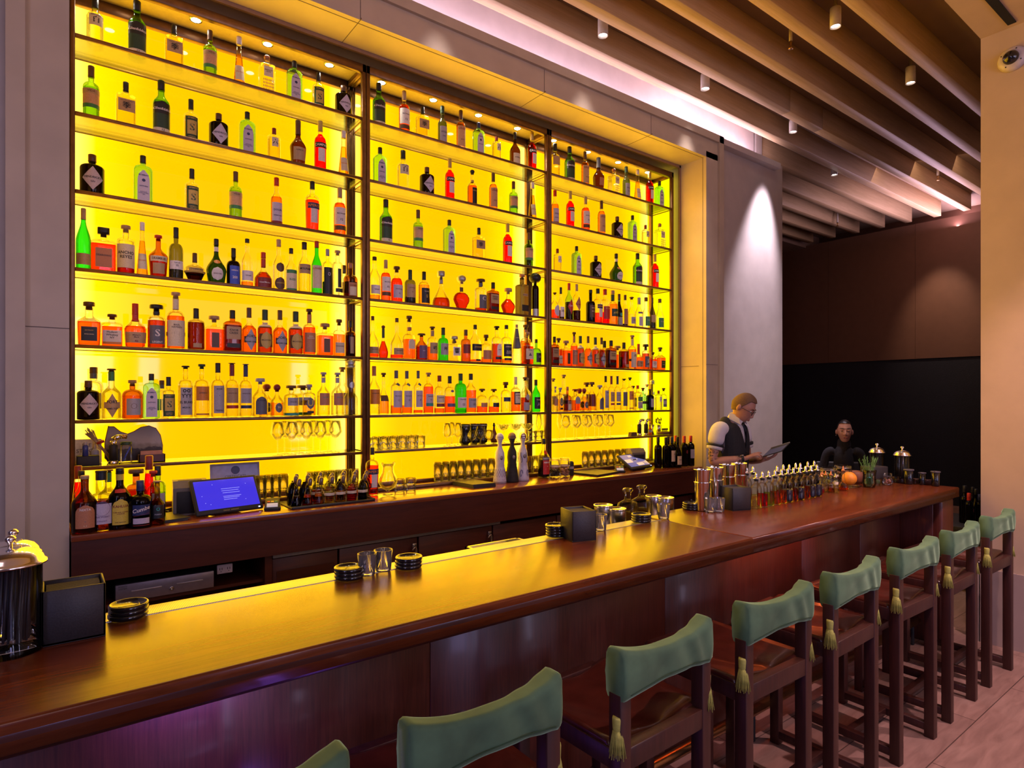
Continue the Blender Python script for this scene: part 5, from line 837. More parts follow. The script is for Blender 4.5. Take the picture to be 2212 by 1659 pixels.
# tills
SCR=mat('screen_blue',(.01,.01,.03),.2,0,.02,5,emit=(.05,.035,.85),estr=.85); SCR2=mat('screen_violet',(.02,.02,.04),.2,0,.02,5,emit=(.30,.26,.62),estr=.55)
UIC=mat('screen_text',(.1,.1,.2),.4,emit=(.25,.26,.95),estr=1.0); UIW=mat('screen_window',(.3,.2,.2),.4,emit=(.75,.55,.42),estr=.9)
def till(a,b,h,tilt,nm,lab,scr,second):
    a=Vector(a); b=Vector(b); ang=math.atan2(b.y-a.y,b.x-a.x); w=(b-a).length
    t=thing('till_screen',lab,'point of sale screen',tuple(a),ang)
    T=Matrix.Rotation(-tilt,4,'X')
    part('housing',MB().bbox(0,w,.0,.022,0,h,.006,T=T),BLACK,t)
    s=part('screen',MB().bbox(.016,w-.016,-.0015,.002,.026,h-.014,.001,T=T),scr,t)
    q=MB()
    if not second:
        for i,(x0,x1,z) in enumerate(((.42,.70,.66),(.42,.68,.60),(.43,.69,.54),(.43,.70,.44),(.43,.67,.40),(.43,.63,.35))): q.box(w*x0,w*x1,-.0022,-.001,h*z,h*z+.003,T=T)
        for x,z in ((.15,.3),(.22,.25),(.3,.8),(.8,.75),(.75,.3),(.12,.5)): q.box(w*x,w*x+.004,-.0022,-.001,h*z,h*z+.004,T=T)
        part('screen_text',q,UIC,s)
        q=MB(); flat_text(q,'ORACLE   SIMPHONY',.009,T@Vector((w/2,-.001,.012)),T@Vector((1,0,0)),T@Vector((0,0,1)),0); part('maker_print',q,mat('print_brass',(.5,.4,.2),.4),t)
    else:
        q.box(w*.05,w*.34,-.0022,-.001,h*.40,h*.62,T=T).box(w*.36,w*.52,-.0022,-.001,h*.74,h*.88,T=T).box(w*.42,w*.72,-.0022,-.001,h*.16,h*.34,T=T).box(w*.6,w*.66,-.0022,-.001,h*.55,h*.6,T=T)
        part('screen_window',q,UIW,s)
    part('stand',MB().bbox(w*.3,w*.7,.05,.16,0,.03,.005).bbox(w*.42,w*.58,.085,.115,.02,h*.34,.005),BLACK,t)
    part('status_light',MB().bbox(w-.03,w-.02,-.004,.0,.006,.012,.001,T=T),emis('led_white',(.6,.65,1),3),t)
    return t
till((.639,3.660,1.045),(1.003,3.725,1.045),.215,math.radians(32),'a','black till screen glowing saturated blue beside the left group of bottles',SCR,False)
till((4.144,3.690,1.052),(4.50,3.758,1.052),.20,math.radians(55),'b','low tilted till screen glowing pale violet near the wine bottles',SCR2,True)
def printer(x,y,rz,lab,w=.15,d=.19,h=.145):
    t=thing('receipt_printer',lab,'receipt printer',(x,y,1.031),rz)
    part('body',MB().prism([(0,0),(0,h*.8),(.03,h),(d*.9,h),(d,h*.9),(d,0)],-w/2,w/2,'X'),GREY,t)
    part('paper_slot',MB().box(-w*.35,w*.35,.035,.055,h-.002,h+.001),BLACK,t); part('lid_seam',MB().box(-w/2-.001,w/2+.001,.075,.077,h*.3,h+.001),BLACK,t)
    part('front_recess',MB().bbox(-w*.4,w*.4,-.003,.01,.01,h*.7,.003),BLACK,t)
printer(.63,3.80,-.1,'warm grey receipt printer behind the blue till screen',.17,.13,.19); printer(4.40,3.84,-.15,'black brown receipt printer behind the violet till screen',.16,.10,.18)
def reader(x,y,rz,lab):
    t=thing('card_reader',lab,'card reader',(x,y,1.031),rz); T=Matrix.Rotation(.35,4,'X')
    part('body',MB().bbox(-.04,.04,-.06,.07,.012,.04,.01,T=T),BLACK,t)
    part('screen',MB().bbox(-.03,.03,-.05,-.005,.0395,.0415,.001,T=T),mat('reader_screen',(.1,.1,.15),.2,emit=(.45,.45,.7),estr=.5),t)
    q=MB()
    for i in range(3): q.bbox(-.028+i*.02,-.012+i*.02,.005,.02,.040,.043,.001,mi=i,T=T)
    part('keys',q,[pc('red'),pc('yellow'),pc('green')],t); part('base',MB().bbox(-.045,.045,-.06,.06,0,.018,.006),BLACK,t)
reader(1.05,3.72,-.3,'small card reader with a lit display right of the blue till screen'); reader(4.03,3.74,-.7,'card reader lying left of the violet till screen')
def menus(pts,lab,n=2,h=.008,nm='menu_folder',g=None):
    for i in range(n):
        c=Vector((sum(p[0] for p in pts)/4,sum(p[1] for p in pts)/4)); R=Matrix.Rotation(random.uniform(-.12,.12),2)
        P_=[tuple(c+R@(Vector(p)-c)) for p in pts]; q=MB().prism(P_,0,h,'Z')
        t=thing(nm,lab[i],'menu',(0,0,1.031+i*(h+.0005)),0,g); part('cover',q,DARKL,t)
        q=MB().prism([tuple(c+(Vector(p)-c)*.985) for p in P_],h*.3,h*.7,'Z'); part('pages',MB().prism([tuple(c+(Vector(p)-c)*.97+Vector((0,-.002))) for p in P_],h*.25,h*.75,'Z'),pc('grey'),t)
menus([(.47,3.63),(.60,3.65),(.56,3.88),(.42,3.86)],['dark leatherette menu folder, lower one left of the blue till','dark leatherette menu folder, upper one left of the blue till'],2,.007,g='menus left of the till')
menus([(2.45,3.68),(2.64,3.68),(2.60,3.92),(2.41,3.92)],['black menu folder, bottom of the stack left of the ceramic decanters','black menu folder, middle of the stack left of the ceramic decanters','black menu folder, top of the stack left of the ceramic decanters'],3,.009,g='menus by the decanters')
menus([(3.62,3.63),(3.98,3.68),(3.92,4.0),(3.60,3.98)],['wide black menu board, lower one left of the violet till','wide black menu board, upper one left of the violet till'],2,.007,g='menu boards by the right till')
# wires
q=MB().tube([(.50,3.96,1.045),(.56,3.93,1.06),(.53,3.945,1.05),(.49,3.97,1.042),(.47,3.93,1.04)],.004,6).tube([(.48,4.0,1.04),(.50,3.96,1.05),(.535,3.90,1.05),(.53,3.87,1.04)],.004,6)
tag(q.build('power_cable',BLACK),'black cables curling behind the menus by the blue till','cable')
# certificate
t=thing('framed_certificate','blue grey framed certificate with round seal leaning under the lowest left shelf','certificate',(.96,4.20,1.031)); T=Matrix.Rotation(-.12,4,'X')
part('frame',MB().bbox(-.15,.15,0,.012,0,.235,.003,T=T),mat('cert_frame',(.45,.45,.65),.35,.3),t)
q=MB().box(-.135,.135,-.002,.001,.014,.221,T=T); part('paper',q,mat('cert_paper',(.60,.62,.92),.4),t)
q=MB(); flat_text(q,'CERTIFICATE',.022,T@Vector((0,-.003,.150)),T@Vector((1,0,0)),T@Vector((0,0,1)),0); flat_text(q,'NEW YORK STATE LIQUOR AUTHORITY',.013,T@Vector((0,-.003,.128)),T@Vector((1,0,0)),T@Vector((0,0,1)),0)
q.lathe([(.022,.0),(.026,.0),(.026,.001),(.022,.001)],24,T=T@Matrix.Translation((0,-.003,.190))@Matrix.Rotation(PI/2,4,'X')); part('print',q,mat('cert_ink',(.12,.14,.30),.5),t)
# ceramic decanters
def clase(x,y,lab,m,m2,capm,style):
    t=thing('ceramic_decanter',lab,'decanter',(x,y,1.031),0,'three tall ceramic decanters')
    part('body',MB().lathe([(0,0),(.052,0),(.052,.015),(.040,.11),(.036,.125),(.037,.13),(.034,.15),(.038,.19),(.034,.235),(.018,.275),(.015,.30),(.022,.325),(.030,.345)],32),m,t)
    part('cap',MB().lathe([(.032,.338),(.033,.345),(.030,.352)]+[(.031*math.cos(a),.352+.033*math.sin(a)) for a in [i*PI/16 for i in range(9)]],28),capm,t)
    q=MB(); r=lambda z:.052-.0112*z/.11
    if style=='quilt':
        for s in (-1,1):
            for k in range(14):
                a0=-PI+k*2*PI/14; q.tube([((r(.05+.06*i/6)+.0008)*math.cos(a0+s*i*.12),(r(.05+.06*i/6)+.0008)*math.sin(a0+s*i*.12),.05+.06*i/6) for i in range(7)],.0009,4)
        for k in range(8):
            a=k*2*PI/8; q.tube([((r(.03)+.0008)*math.cos(a+.16*math.cos(b)),(r(.03)+.0008)*math.sin(a+.16*math.cos(b)),.033+.010*math.sin(b)) for b in [PI+i*PI/6 for i in range(7)]],.0014,4)
        q.lathe([(.0525,.010),(.0530,.012),(.0525,.014)],32,cap=False)
    if style=='scroll':
        for k in range(5):
            a=k*2*PI/5
            q.tube([((r(.06+.03*math.sin(b))+.001)*math.cos(a+.30*math.cos(b)*(1-.1*b)),(r(.06)+.002)*math.sin(a+.30*math.cos(b)*(1-.1*b)),.06+.03*math.sin(b)*(1-.05*b)) for b in [i*.5 for i in range(13)]],.002,5)
            q.tube([(.0385*math.cos(a+.15*math.sin(i*.7)),.0385*math.sin(a+.15*math.sin(i*.7)),.145+i*.010) for i in range(9)],.0022,5)
            q.tube([(.017+.0003*i,0,0) for i in range(2)],.0001,3)
        for k in range(12):
            a=k*PI/6; q.lathe([(0,0),(.003,0),(0,.003)],6,c=((r(.012)+.0)*math.cos(a),(r(.012))*math.sin(a),.010))
    if style!='plain': part('painted_pattern',q,m2,t)
    a=-PI/2-.25; T=Matrix.Translation((.0385*math.cos(a),.0385*math.sin(a),.195))@Matrix.Rotation(a+PI/2,4,'Z')@Matrix.Rotation(PI/2,4,'X')
    part('medallion',MB().lathe([(0,.002),(.008,.003),(.012,.001),(.012,-.002)],18,dep=1.3,T=T),mat('pewter',(.25,.2,.18),.4,.7),t)
CW=mat('ceramic_white',(.62,.58,.64),.3); CBK=mat('ceramic_black',(.02,.016,.014),.75,0,.3,60,.2); CBL=mat('cobalt_paint',(.04,.05,.22),.35); CPAT=mat('pattern_grey',(.25,.22,.26),.5)
clase(2.771,3.813,'tall white ceramic decanter with quilted foot and white dome cap',CW,CPAT,mat('cap_white',(.62,.58,.64),.15),'quilt')
m,nt,b=nodes('cap_flowered'); v_=nt.nodes.new('ShaderNodeTexVoronoi'); v_.inputs['Scale'].default_value=45; r_=nt.nodes.new('ShaderNodeValToRGB'); r_.color_ramp.interpolation='CONSTANT'
for i,(p_,c_) in enumerate(((0,(.5,.02,.04)),(.3,(.03,.2,.06)),(.5,(.5,.35,.05)),(.7,(.05,.05,.25)))):
    e=r_.color_ramp.elements[i] if i<2 else r_.color_ramp.elements.new(p_); e.position=p_; e.color=(*c_,1)
nt.links.new(v_.outputs['Color'],r_.inputs['Fac']); nt.links.new(r_.outputs[0],b.inputs['Base Color'])
clase(2.881,3.802,'tall matte black ceramic decanter with red flowered dome cap',CBK,CBK,m,'plain')
clase(2.998,3.815,'tall white ceramic decanter painted with blue scrolls and silver dome cap',CW,CBL,CHROME,'scroll')
# clip-top jars
def cjar(x,y,z,h,r,fill,fm,lab,n=60,sz=.009,group=None,scoop=False):
    t=thing('clip_top_jar',lab,'jar',(x,y,z),0,group)
    part('glass_body',MB().lathe([(0,0),(r*.96,0),(r,.006),(r,h*.80),(r*.86,h*.87),(r*.86,h*.92)],24),CRY,t)
    l=part('lid',MB().lathe([(r*.90,h*.92),(r*.92,h*.95),(r*.88,h),(0,h)],24),CRY,t)
    part('wire_clip',MB().tube([(r*.95*math.cos(a),r*.95*math.sin(a),h*.90) for a in [i*2*PI/24 for i in range(24)]],.0018,6,closed=True).tube([(0,-r*.95,h*.90),(0,-r*1.12,h*.93),(0,-r*1.10,h*.78)],.0018,6),STEEL,l)
    part('paper_tag',MB().lathe([(r+.001,h*.56),(r+.001,h*.62)],24,cap=False),pc('cream'),t)
    q=MB()
    for i in range(n):
        a=random.random()*6.28; rr=(r-sz-.003)*math.sqrt(random.random()); T=Matrix.Translation((rr*math.cos(a),rr*math.sin(a),.012+random.random()*h*fill))@Matrix.Rotation(random.random()*3,4,(random.random(),random.random(),.3))
        q.lathe([(0,-sz),(sz*.7,-sz*.7),(sz,0),(sz*.7,sz*.7),(0,sz)],7,dep=.7,T=T)
    o=part('contents',q,fm,t); o['kind']='stuff'
cjar(3.338,3.819,1.031,.155,.047,.32,mat('coffee_bean',(.03,.010,.006),.4),'sealed glass jar of dark coffee beans beside the red label bottle',110,.009,'sealed jars on the counter')
cjar(3.437,3.808,1.031,.155,.045,.32,mat('nutmeg',(.42,.20,.10),.5,0,.25,30),'sealed glass jar of pale brown nutmegs right of the coffee beans',26,.016,'sealed jars on the counter')
t=thing('black_canister','matte black canister with a paper band beside the nutmeg jar','canister',(3.53,3.833,1.031)); part('body',MB().lathe([(0,0),(.024,0),(.026,.004),(.026,.10),(.024,.112),(.015,.118),(0,.118)],20),BLACK,t); part('paper_band',MB().lathe([(.0264,.055),(.0264,.075)],20,cap=False),pc('grey'),t)
# ------------------------------------------------------------------ things on the bottom shelf, left bay
p=at(190,965,Y=4.02); t=thing('black_box','small black box holding the blue bottle, left end of the bottom shelf','box',(p.x,4.02,S7)); part('body',MB().bbox(-.05,.05,-.035,.04,0,.055,.003),BLACK,t)
t=thing('blue_bottle','tiny blue bottle standing on the small black box','bottle',(p.x-.012,4.0,S7+.055)); part('body',MB().lathe([(0,0),(.014,0),(.014,.052),(.008,.06)],14),mat('blue_label',(.04,.06,.30),.3),t); part('cap',MB().lathe([(.009,.058),(.009,.074),(0,.075)],12),pc('grey'),t)
p=at(206,965,Y=4.13); t=thing('dropper_bottle','small grey dropper bottle behind the black box','bottle',(p.x,4.14,S7)); part('body',MB().lathe([(0,0),(.022,0),(.022,.07),(.008,.085)],14),pc('grey'),t); part('dropper',MB().lathe([(.009,.083),(.009,.10),(.005,.12),(0,.125)],12),pc('cream'),t)
def torch(u,Y,lab,g):
    p=at(u,965,Y=Y); t=thing('kitchen_torch',lab,'torch',(p.x,Y,S7),.5,g)
    part('body',MB().lathe([(0,0),(.024,0),(.026,.01),(.021,.018),(.021,.02)],20),CHROME,t); part('grip',MB().lathe([(.0205,.018),(.0205,.105),(.018,.108)],20),BLACK,t)
    part('head',MB().lathe([(.016,.105),(.016,.125),(.012,.130)],16).tube([(0,0,.135),(.015,-.012,.150),(.035,-.022,.152)],[.016,.015,.010],12),CHROME,t); part('nozzle',MB().tube([(.035,-.022,.152),(.055,-.03,.150)],[.011,.012],12),BRASS,t)
torch(245,4.02,'chrome topped black kitchen torch at the left end of the bottom shelf',None)
torch(1381,4.05,'kitchen torch on the right bay bottom shelf, left one of the pair','torches in the right bay'); torch(1395.5,4.05,'kitchen torch on the right bay bottom shelf, right one of the pair','torches in the right bay')
p=at(272.5,965,Y=4.05); t=thing('spice_jar','clear jar with green lid and tweezers inside on the bottom shelf','jar',(p.x,4.05,S7))
part('glass_body',MB().lathe([(0,0),(.028,0),(.030,.005),(.030,.09),(.026,.105)],20),CRY,t); part('lid',MB().lathe([(.027,.104),(.028,.106),(.028,.12),(0,.121)],20),pc('dkgreen'),t); part('tweezers',MB().tube([(-.018,0,.01),(.018,0,.092)],.002,6).tube([(-.016,0,.01),(.022,0,.090)],.002,6),pc('blue'),t)
p=at(290,965,Y=4.14); a=at(228,965,Y=4.14).x; b=at(351,965,Y=4.14).x; W=b-a
m,nt,bb=nodes('painted_savanna'); tc=nt.nodes.new('ShaderNodeTexCoord'); sp_=nt.nodes.new('ShaderNodeSeparateXYZ'); n_=nt.nodes.new('ShaderNodeTexNoise'); n_.inputs['Scale'].default_value=7; mp=nt.nodes.new('ShaderNodeMath'); mp.operation='MULTIPLY_ADD'; mp.inputs[1].default_value=.35
r_=nt.nodes.new('ShaderNodeValToRGB'); r_.color_ramp.interpolation='EASE'
for i,(p_,c_) in enumerate(((.30,(.02,.012,.01)),(.50,(.05,.03,.02)),(.56,(.30,.24,.16)),(.75,(.50,.42,.33)),(1,(.42,.36,.30)))):
    e=r_.color_ramp.elements[i] if i<2 else r_.color_ramp.elements.new(p_); e.position=p_; e.color=(*c_,1)
nt.links.new(tc.outputs['Generated'],sp_.inputs[0]); nt.links.new(tc.outputs['Generated'],n_.inputs['Vector']); nt.links.new(n_.outputs['Fac'],mp.inputs[0]); nt.links.new(sp_.outputs['Z'],mp.inputs[2]); nt.links.new(mp.outputs[0],r_.inputs['Fac']); nt.links.new(r_.outputs[0],bb.inputs['Base Color'])
pts=[(0,.02),(0,.11),(.06,.20),(.14,.195),(.25,.165),(.38,.150),(.50,.165),(.62,.188),(.76,.195),(.88,.180),(.96,.14),(1,.08),(1,.0),(.04,0)]
t=thing('painted_board','curved board painted with a savanna landscape leaning on the bottom shelf','decorative board',(a,4.15,S7+.006)); part('board',MB().prism([(x*W,z) for x,z in pts],0,.012,'Y'),m,t)
part('edge',MB().tube([(x*W,.006,z) for x,z in pts],.005,6,closed=True),mat('board_edge',(.25,.10,.04),.5),t)
p=at(216,950,Y=4.10); t=thing('herb_bundle','dried twigs bundle tied with a red ribbon beside the kitchen torch','bundle',(p.x,4.09,S7)); q=MB()
for i in range(26): q.tube([(.06+random.uniform(-.012,.012),random.uniform(-.01,.01),.01),(0+random.uniform(-.006,.006),0,.10),(-.05+random.uniform(-.02,.02),random.uniform(-.01,.01),.185+random.uniform(-.02,.02))],.0022,4)
part('twigs',q,pc('tan'),t); part('ribbon',MB().tube([(-.012,-.012,.115),(.014,-.014,.125),(.014,.012,.128),(-.012,.012,.118)],.007,6,closed=True),pc('red'),t)
p=at(192,950,Y=4.17); t=thing('card_pack','pale printed packets behind the blue bottle on the bottom shelf','packet',(p.x,4.17,S7)); part('packet',MB().bbox(-.075,.06,0,.03,0,.135,.003),pc('cream'),t); q=MB(); flat_text(q,'ICE\nSTOCK',.03,(-.01,-.002,.085),(1,0,0),(0,0,1)); part('print',q,pc('brown'),t)
p=at(327,965,Y=4.05); t=thing('wooden_box','small dark red wooden box with cards in it on the bottom shelf','box',(p.x,4.04,S7)); part('body',MB().box(-.065,.065,-.03,-.025,0,.045).box(-.065,.065,.025,.03,0,.045).box(-.065,-.06,-.03,.03,0,.045).box(.06,.065,-.03,.03,0,.045).box(-.065,.065,-.03,.03,0,.005),mat('box_maroon',(.10,.035,.03),.5),t); part('cards',MB().box(-.055,.05,-.01,.0,.004,.065).box(-.05,.055,.005,.012,.004,.06),pc('copper'),t)
# right bay bottom shelf
p=at(1368.5,965,Y=4.02); t=thing('wooden_block','small angled wooden block left of the torches','block',(p.x,4.03,S7)); part('body',MB().prism([(-.045,0),(-.035,.036),(.035,.036),(.045,0)],-.02,.02,'Y'),mat('block_wood',(.12,.06,.03),.6),t)
p=at(1403.4,965,Y=4.0); t=thing('bitters_bottle','tiny bitters bottle with white label right of the torches','bottle',(p.x,3.995,S7)); part('glass_body',MB().lathe([(0,0),(.017,0),(.018,.004),(.018,.06),(.007,.078),(.006,.09)],14),GL['amberg'],t); part('cap',MB().lathe([(.008,.088),(.008,.10),(.004,.105),(.003,.125),(0,.126)],12),pc('black'),t); part('label',MB().lathe([(.0185,.03),(.0185,.055)],14,cap=False),pc('grey'),t)
p=at(1411,965,Y=4.06); t=thing('jigger','steel double jigger beside the tiny bitters bottle','jigger',(p.x,4.07,S7)); part('body',MB().lathe([(0,0),(.018,0),(.006,.045),(.006,.05),(.022,.10),(.021,.10),(.004,.052),(0,.052)],18),STEEL,t)
p=at(1423,965,Y=4.12); t=thing('herb_cup','steel cup of dark dried leaves behind the jigger','cup',(p.x,4.12,S7)); part('cup',MB().lathe(vesselprof([(.024,0),(.032,.09)],.002),18),STEEL,t); q=MB()
for i in range(26): 
    T=Matrix.Translation((random.uniform(-.03,.03),random.uniform(-.03,.03),.10+random.random()*.06))@Matrix.Rotation(random.random()*6,4,(random.random(),random.random(),random.random())); q.bbox(-.012,.012,-.006,.006,-.001,.001,.0005,T=T,seg=1)
part('leaves',q,pc('brown'),t)['kind']='stuff'
p=at(1431,965,Y=4.03); t=thing('wooden_tray','long low wooden tray with five tiny stoppers at the right end of the shelf','tray',(p.x,4.02,S7)); part('base',MB().bbox(-.04,.085,-.04,.05,.0,.028,.006),mat('tray_wood',(.16,.07,.03),.5),t)
q=MB()
for i in range(5): part('stopper',MB().lathe([(.004,.028),(.004,.04),(.008,.045),(.008,.058),(0,.062)],10,c=(.0+i*.02,.01,0)),pc('brown'),t)
# ------------------------------------------------------------------ things on the front bar
BT_=1.0612
def napkin_box(x,y,rz,lab,w=.135,d=.125,h=.135,rot=True):
    t=thing('napkin_caddy',lab,'napkin holder',(x,y,BT_),rz)
    q=MB().bbox(-w/2,w/2,-d/2,-d/2+.006,0,h,.0015,seg=1).bbox(-w/2,w/2,d/2-.006,d/2,0,h,.0015,seg=1).bbox(-w/2,-w/2+.006,-d/2,d/2,0,h,.0015,seg=1).bbox(w/2-.006,w/2,-d/2,d/2,0,h,.0015,seg=1).box(-w/2,w/2,-d/2,d/2,0,.006)
    part('body',q,DARKL,t)
    q=MB()
    for i in range(10): q.box(-w/2+.010,w/2-.010,-d/2+.012+i*(d-.03)/10,-d/2+.012+(i+.8)*(d-.03)/10,.01,h-.007)
    part('napkins',q,mat('black_napkin',(.05,.045,.05),.9),t)
napkin_box(.052,1.975,0,'large black napkin caddy in the left foreground beside the chrome lidded canister',.134,.12,.137)
p=at(1250,1170,z=BT_); napkin_box(1.872,1.985,-.30,'black napkin caddy standing mid bar behind the stack of four coasters',.115,.125,.13)
p=at(1582,1104,z=BT_); napkin_box(3.075,1.985,-.32,'black napkin caddy in front of the steel shakers at the left of the pourer bottles',.125,.12,.125)
def coaster_stack(x,y,n,where,r=.054):
    for i in range(n):
        t=thing('coaster',f"glossy black round coaster, {['bottom','second','third','top'][i if n==4 else (i if i<n-1 else 3)]} of stack {where}",'coaster',(x+random.uniform(-.002,.002),y+random.uniform(-.002,.002),BT_+i*.0125),random.random(),'coasters stacked '+where)
        part('body',MB().lathe([(0,.001),(r*.8,.001),(r*.93,0),(r,.004),(r,.009),(r*.96,.0135),(r*.88,.0135),(r*.82,.008),(0,.007)],36),BLACKG,t)
        part('inner_ring',MB().lathe([(r*.50,.0072),(r*.52,.0085),(r*.54,.0072)],28,cap=False),BLACKG,t)
for u,v,n,wh,ry in ((277,1345,3,'beside the large foreground napkin caddy',1.0),(754,1255,3,'left of the two candle glasses',1),(883,1232,3,'right of the two candle glasses',1),(1202,1165,4,'before the mid bar napkin caddy',1),(1385,1134,3,'in front of the square decanters',1),(1494,1108,3,'at the bar joint by the steel shakers',1)):
    p=at(u,v-8 if v<1300 else v-14,z=BT_); coaster_stack(p.x,p.y,n,wh,.050)
def votive(x,y,lab,g):
    t=thing('candle_glass',lab,'candle holder',(x,y,BT_),random.random(),g)
    part('glass',MB().lathe([(0,0),(.026,0),(.028,.004),(.034,.075),(.031,.075),(.026,.012),(0,.012)],28,flute=.06,cap=False),glass('ribbed_glass',(.97,.95,.96),(.80,.72,.76),1.0,.05,.10,(.95,.88,.92),r0=.6),t)
    w=part('wax',MB().lathe([(0,.0125),(.0225,.0125),(.0235,.050),(.021,.052),(0,.051)],18),mat('candle_wax',(.85,.72,.72),.5,emit=(1,.80,.80),estr=.75),t); part('wick',MB().lathe([(.001,.046),(.001,.055),(0,.055)],6),BLACK,w)
for u,v,lab,g in ((798,1244,'ribbed candle glass with white wax, left one of the pair between coaster stacks','a'),(833,1235,'ribbed candle glass with white wax, right one of the pair between coaster stacks','a'),(1303,1147,'ribbed candle glass right beside the mid bar napkin caddy','a'),(1440,1121,'ribbed candle glass in front of the round steel canisters','a'),(1541,1107,'ribbed candle glass before the shakers, left of the pair','a'),(1560,1106,'ribbed candle glass touching the third napkin caddy, right of the pair','a')):
    p=at(u,v,z=BT_); votive(p.x,p.y+.02,lab,'ribbed candle glasses on the bar')
# tall straw canisters with chrome lids
STRAW=mat('paper_straw',(.03,.028,.035),.5)
def straws(x,y,z,lab,r=.062,h=.245,lid=True,n=46,g=None):
    t=thing('straw_canister',lab,'canister',(x,y,z),0,g)
    part('glass_body',MB().lathe([(0,0),(r*1.02,0),(r*1.06,.008),(r*1.0,.022),(r*.96,.035),(r*.96,h*.84),(r*1.0,h*.86)],36),glass('canister_glass',(.96,.97,.96),(.45,.44,.46),1.0,.02,r0=.6),t)
    q=MB()
    for i in range(n):
        a=random.random()*6.28; rr=(r*.78)*math.sqrt(random.random()); b=a+.25
        q.tube([(rr*math.cos(a),rr*math.sin(a),.03),(rr*math.cos(b),rr*math.sin(b),h*.80+random.uniform(-.006,.004))],.003,6)
    part('straws',q,STRAW,t)
    l=part('lid',MB().lathe([(r*1.02,h*.83),(r*1.12,h*.835),(r*1.14,h*.85),(r*1.08,h*.865),(r*1.02,h*.88),(r*.98,h*.91),(r*.80,h*.955),(r*.5,h*.985),(r*.15,h),(0,h)],36),CHROME,t)
    part('knob',MB().lathe([(.005,h-.002),(.005,h+.010),(.011,h+.016),(.012,h+.022),(.007,h+.028),(0,h+.029)],18),CHROME,l)
    part('plunger_rod',MB().lathe([(.0025,.03),(.0025,h)],8,c=(r*.3,0,0)),CHROME,t)
straws(-.075,1.935,BT_,'big glass straw canister with chrome domed lid at the left edge of the bar',.066,.255)
straws(-.075,2.085,BT_-.005,'second straw canister with chrome lid behind the one at the left edge',.055,.25)
straws(5.005,1.852,BT_,'tall straw canister with chrome dome lid at the far end of the bar',.052,.24,n=14)
straws(5.02,2.03,BT_,'straw canister with gold lit lid behind the black box at the far end',.050,.25,n=14)
t=thing('black_box','plain black box near the far end of the bar beside the rosemary','box',(4.81,1.965,BT_),-.35); part('body',MB().bbox(-.075,.075,-.05,.05,0,.125,.003),DARKL,t); part('lid_line',MB().box(-.0755,.0755,-.0505,.0505,.108,.110),BLACK,t)
# shakers
def tins(x,y,lab,h2=True,lean=0):
    t=thing('shaker_tin',lab,'cocktail shaker',(x,y,BT_),0,'steel shaker tins on the bar')
    part('lower_tin',MB().lathe(vesselprof([(.032,0),(.034,.004),(.044,.155),(.0455,.158)],.001),28),CHROME,t)
    part('upper_tin',MB().lathe(vesselprof([(.033,.062),(.035,.066),(.045,.225),(.0465,.228)],.001),28,cap=False),CHROME,t)
for u,v,Y,lab in ((1517,1000,2.12,'steel shaker tins stacked, front left stack'),(1545,1000,2.14,'steel shaker tins stacked, second stack from the left'),(1571,1000,2.185,'steel shaker tins stacked, back stack behind the napkin caddy'),(1597,1000,2.185,'steel shaker tins stacked, rightmost stack behind the napkin caddy')):
    p=at(u,v,Y=Y-.06); tins(p.x,Y-.06,lab)
# things on the lower steel shelf
def canister(u,Y,h,r,lab):
    p=at(u,1100,Y=Y); t=thing('steel_canister',lab,'canister',(p.x,Y,.951),0,'round steel canisters behind the bar')
    part('body',MB().lathe([(0,0),(r,0),(r,h-.01),(r*.99,h-.008)],28),STEEL,t); part('rim',MB().lathe([(r,h-.01),(r*1.04,h-.006),(r*1.04,h),(r*.97,h),(r*.94,h-.006),(0,h-.006)],28),CHROME,t)
canister(1303,2.34,.155,.050,'round steel canister right behind the mid bar napkin caddy'); canister(1332,2.28,.140,.050,'shorter round steel canister left of the square decanters')
canister(1412,2.38,.155,.045,'round steel canister half hidden by the square decanters'); canister(1437,2.32,.150,.050,'round steel canister behind the single candle glass')
for u,Y,lab in ((1356,2.33,'square clear decanter with thick neck, left one of the pair behind the bar'),(1386,2.36,'square clear decanter with thick neck, right one of the pair behind the bar')):
    p=at(u,1090,Y=Y); t=thing('square_decanter',lab,'decanter',(p.x,Y,.951),.35,'square decanters behind the bar')
    part('glass_body',MB().lathe([(0,.0),(.046,.0),(.050,.006),(.050,.135),(.046,.148),(.018,.165),(.015,.175),(.015,.205),(.024,.212),(.026,.222),(.022,.228),(.014,.228),(.012,.21)],32,sq=7),CUT,t)
    part('spirit',MB().lathe([(0,.012),(.042,.012),(.042,.10),(0,.10)],28,sq=7),liq('pale'),t)
# pourer bottles
def pourb(liqk,h=.165,r=.030,fill=.45):
    t=thing('pourer_bottle','x','bottle')
    part('glass_body',MB().lathe([(0,0),(r*.94,0),(r,.006),(r,h*.62)]+[(.010+(r-.010)*math.cos(i*PI/12)**.8 if i<6 else .010,h*(.62+.24*i/6)) for i in range(1,7)]+[(.010,h*.95)],22),GL['clear'],t)
    part('liquid',MB().lathe([(0,.006),(r*.9,.006),(r*.93,.012),(r*.93,h*fill),(0,h*fill)],20),liq(liqk) if liqk!='ink' else mat('dark_syrup',(.012,.008,.03),.15),t)
    part('stopper',MB().lathe([(.0115,h*.92),(.0125,h*.94),(.0125,h*1.0),(.010,h*1.01)],14),BLACK,t)
    part('pour_spout',MB().lathe([(.011,h*1.0),(.019,h*1.005),(.019,h*1.015),(.006,h*1.03),(.0075,h*1.10),(.0065,h*1.17),(.002,h*1.22),(0,h*1.22)],14),CHROME,t)
    return t
PB={}
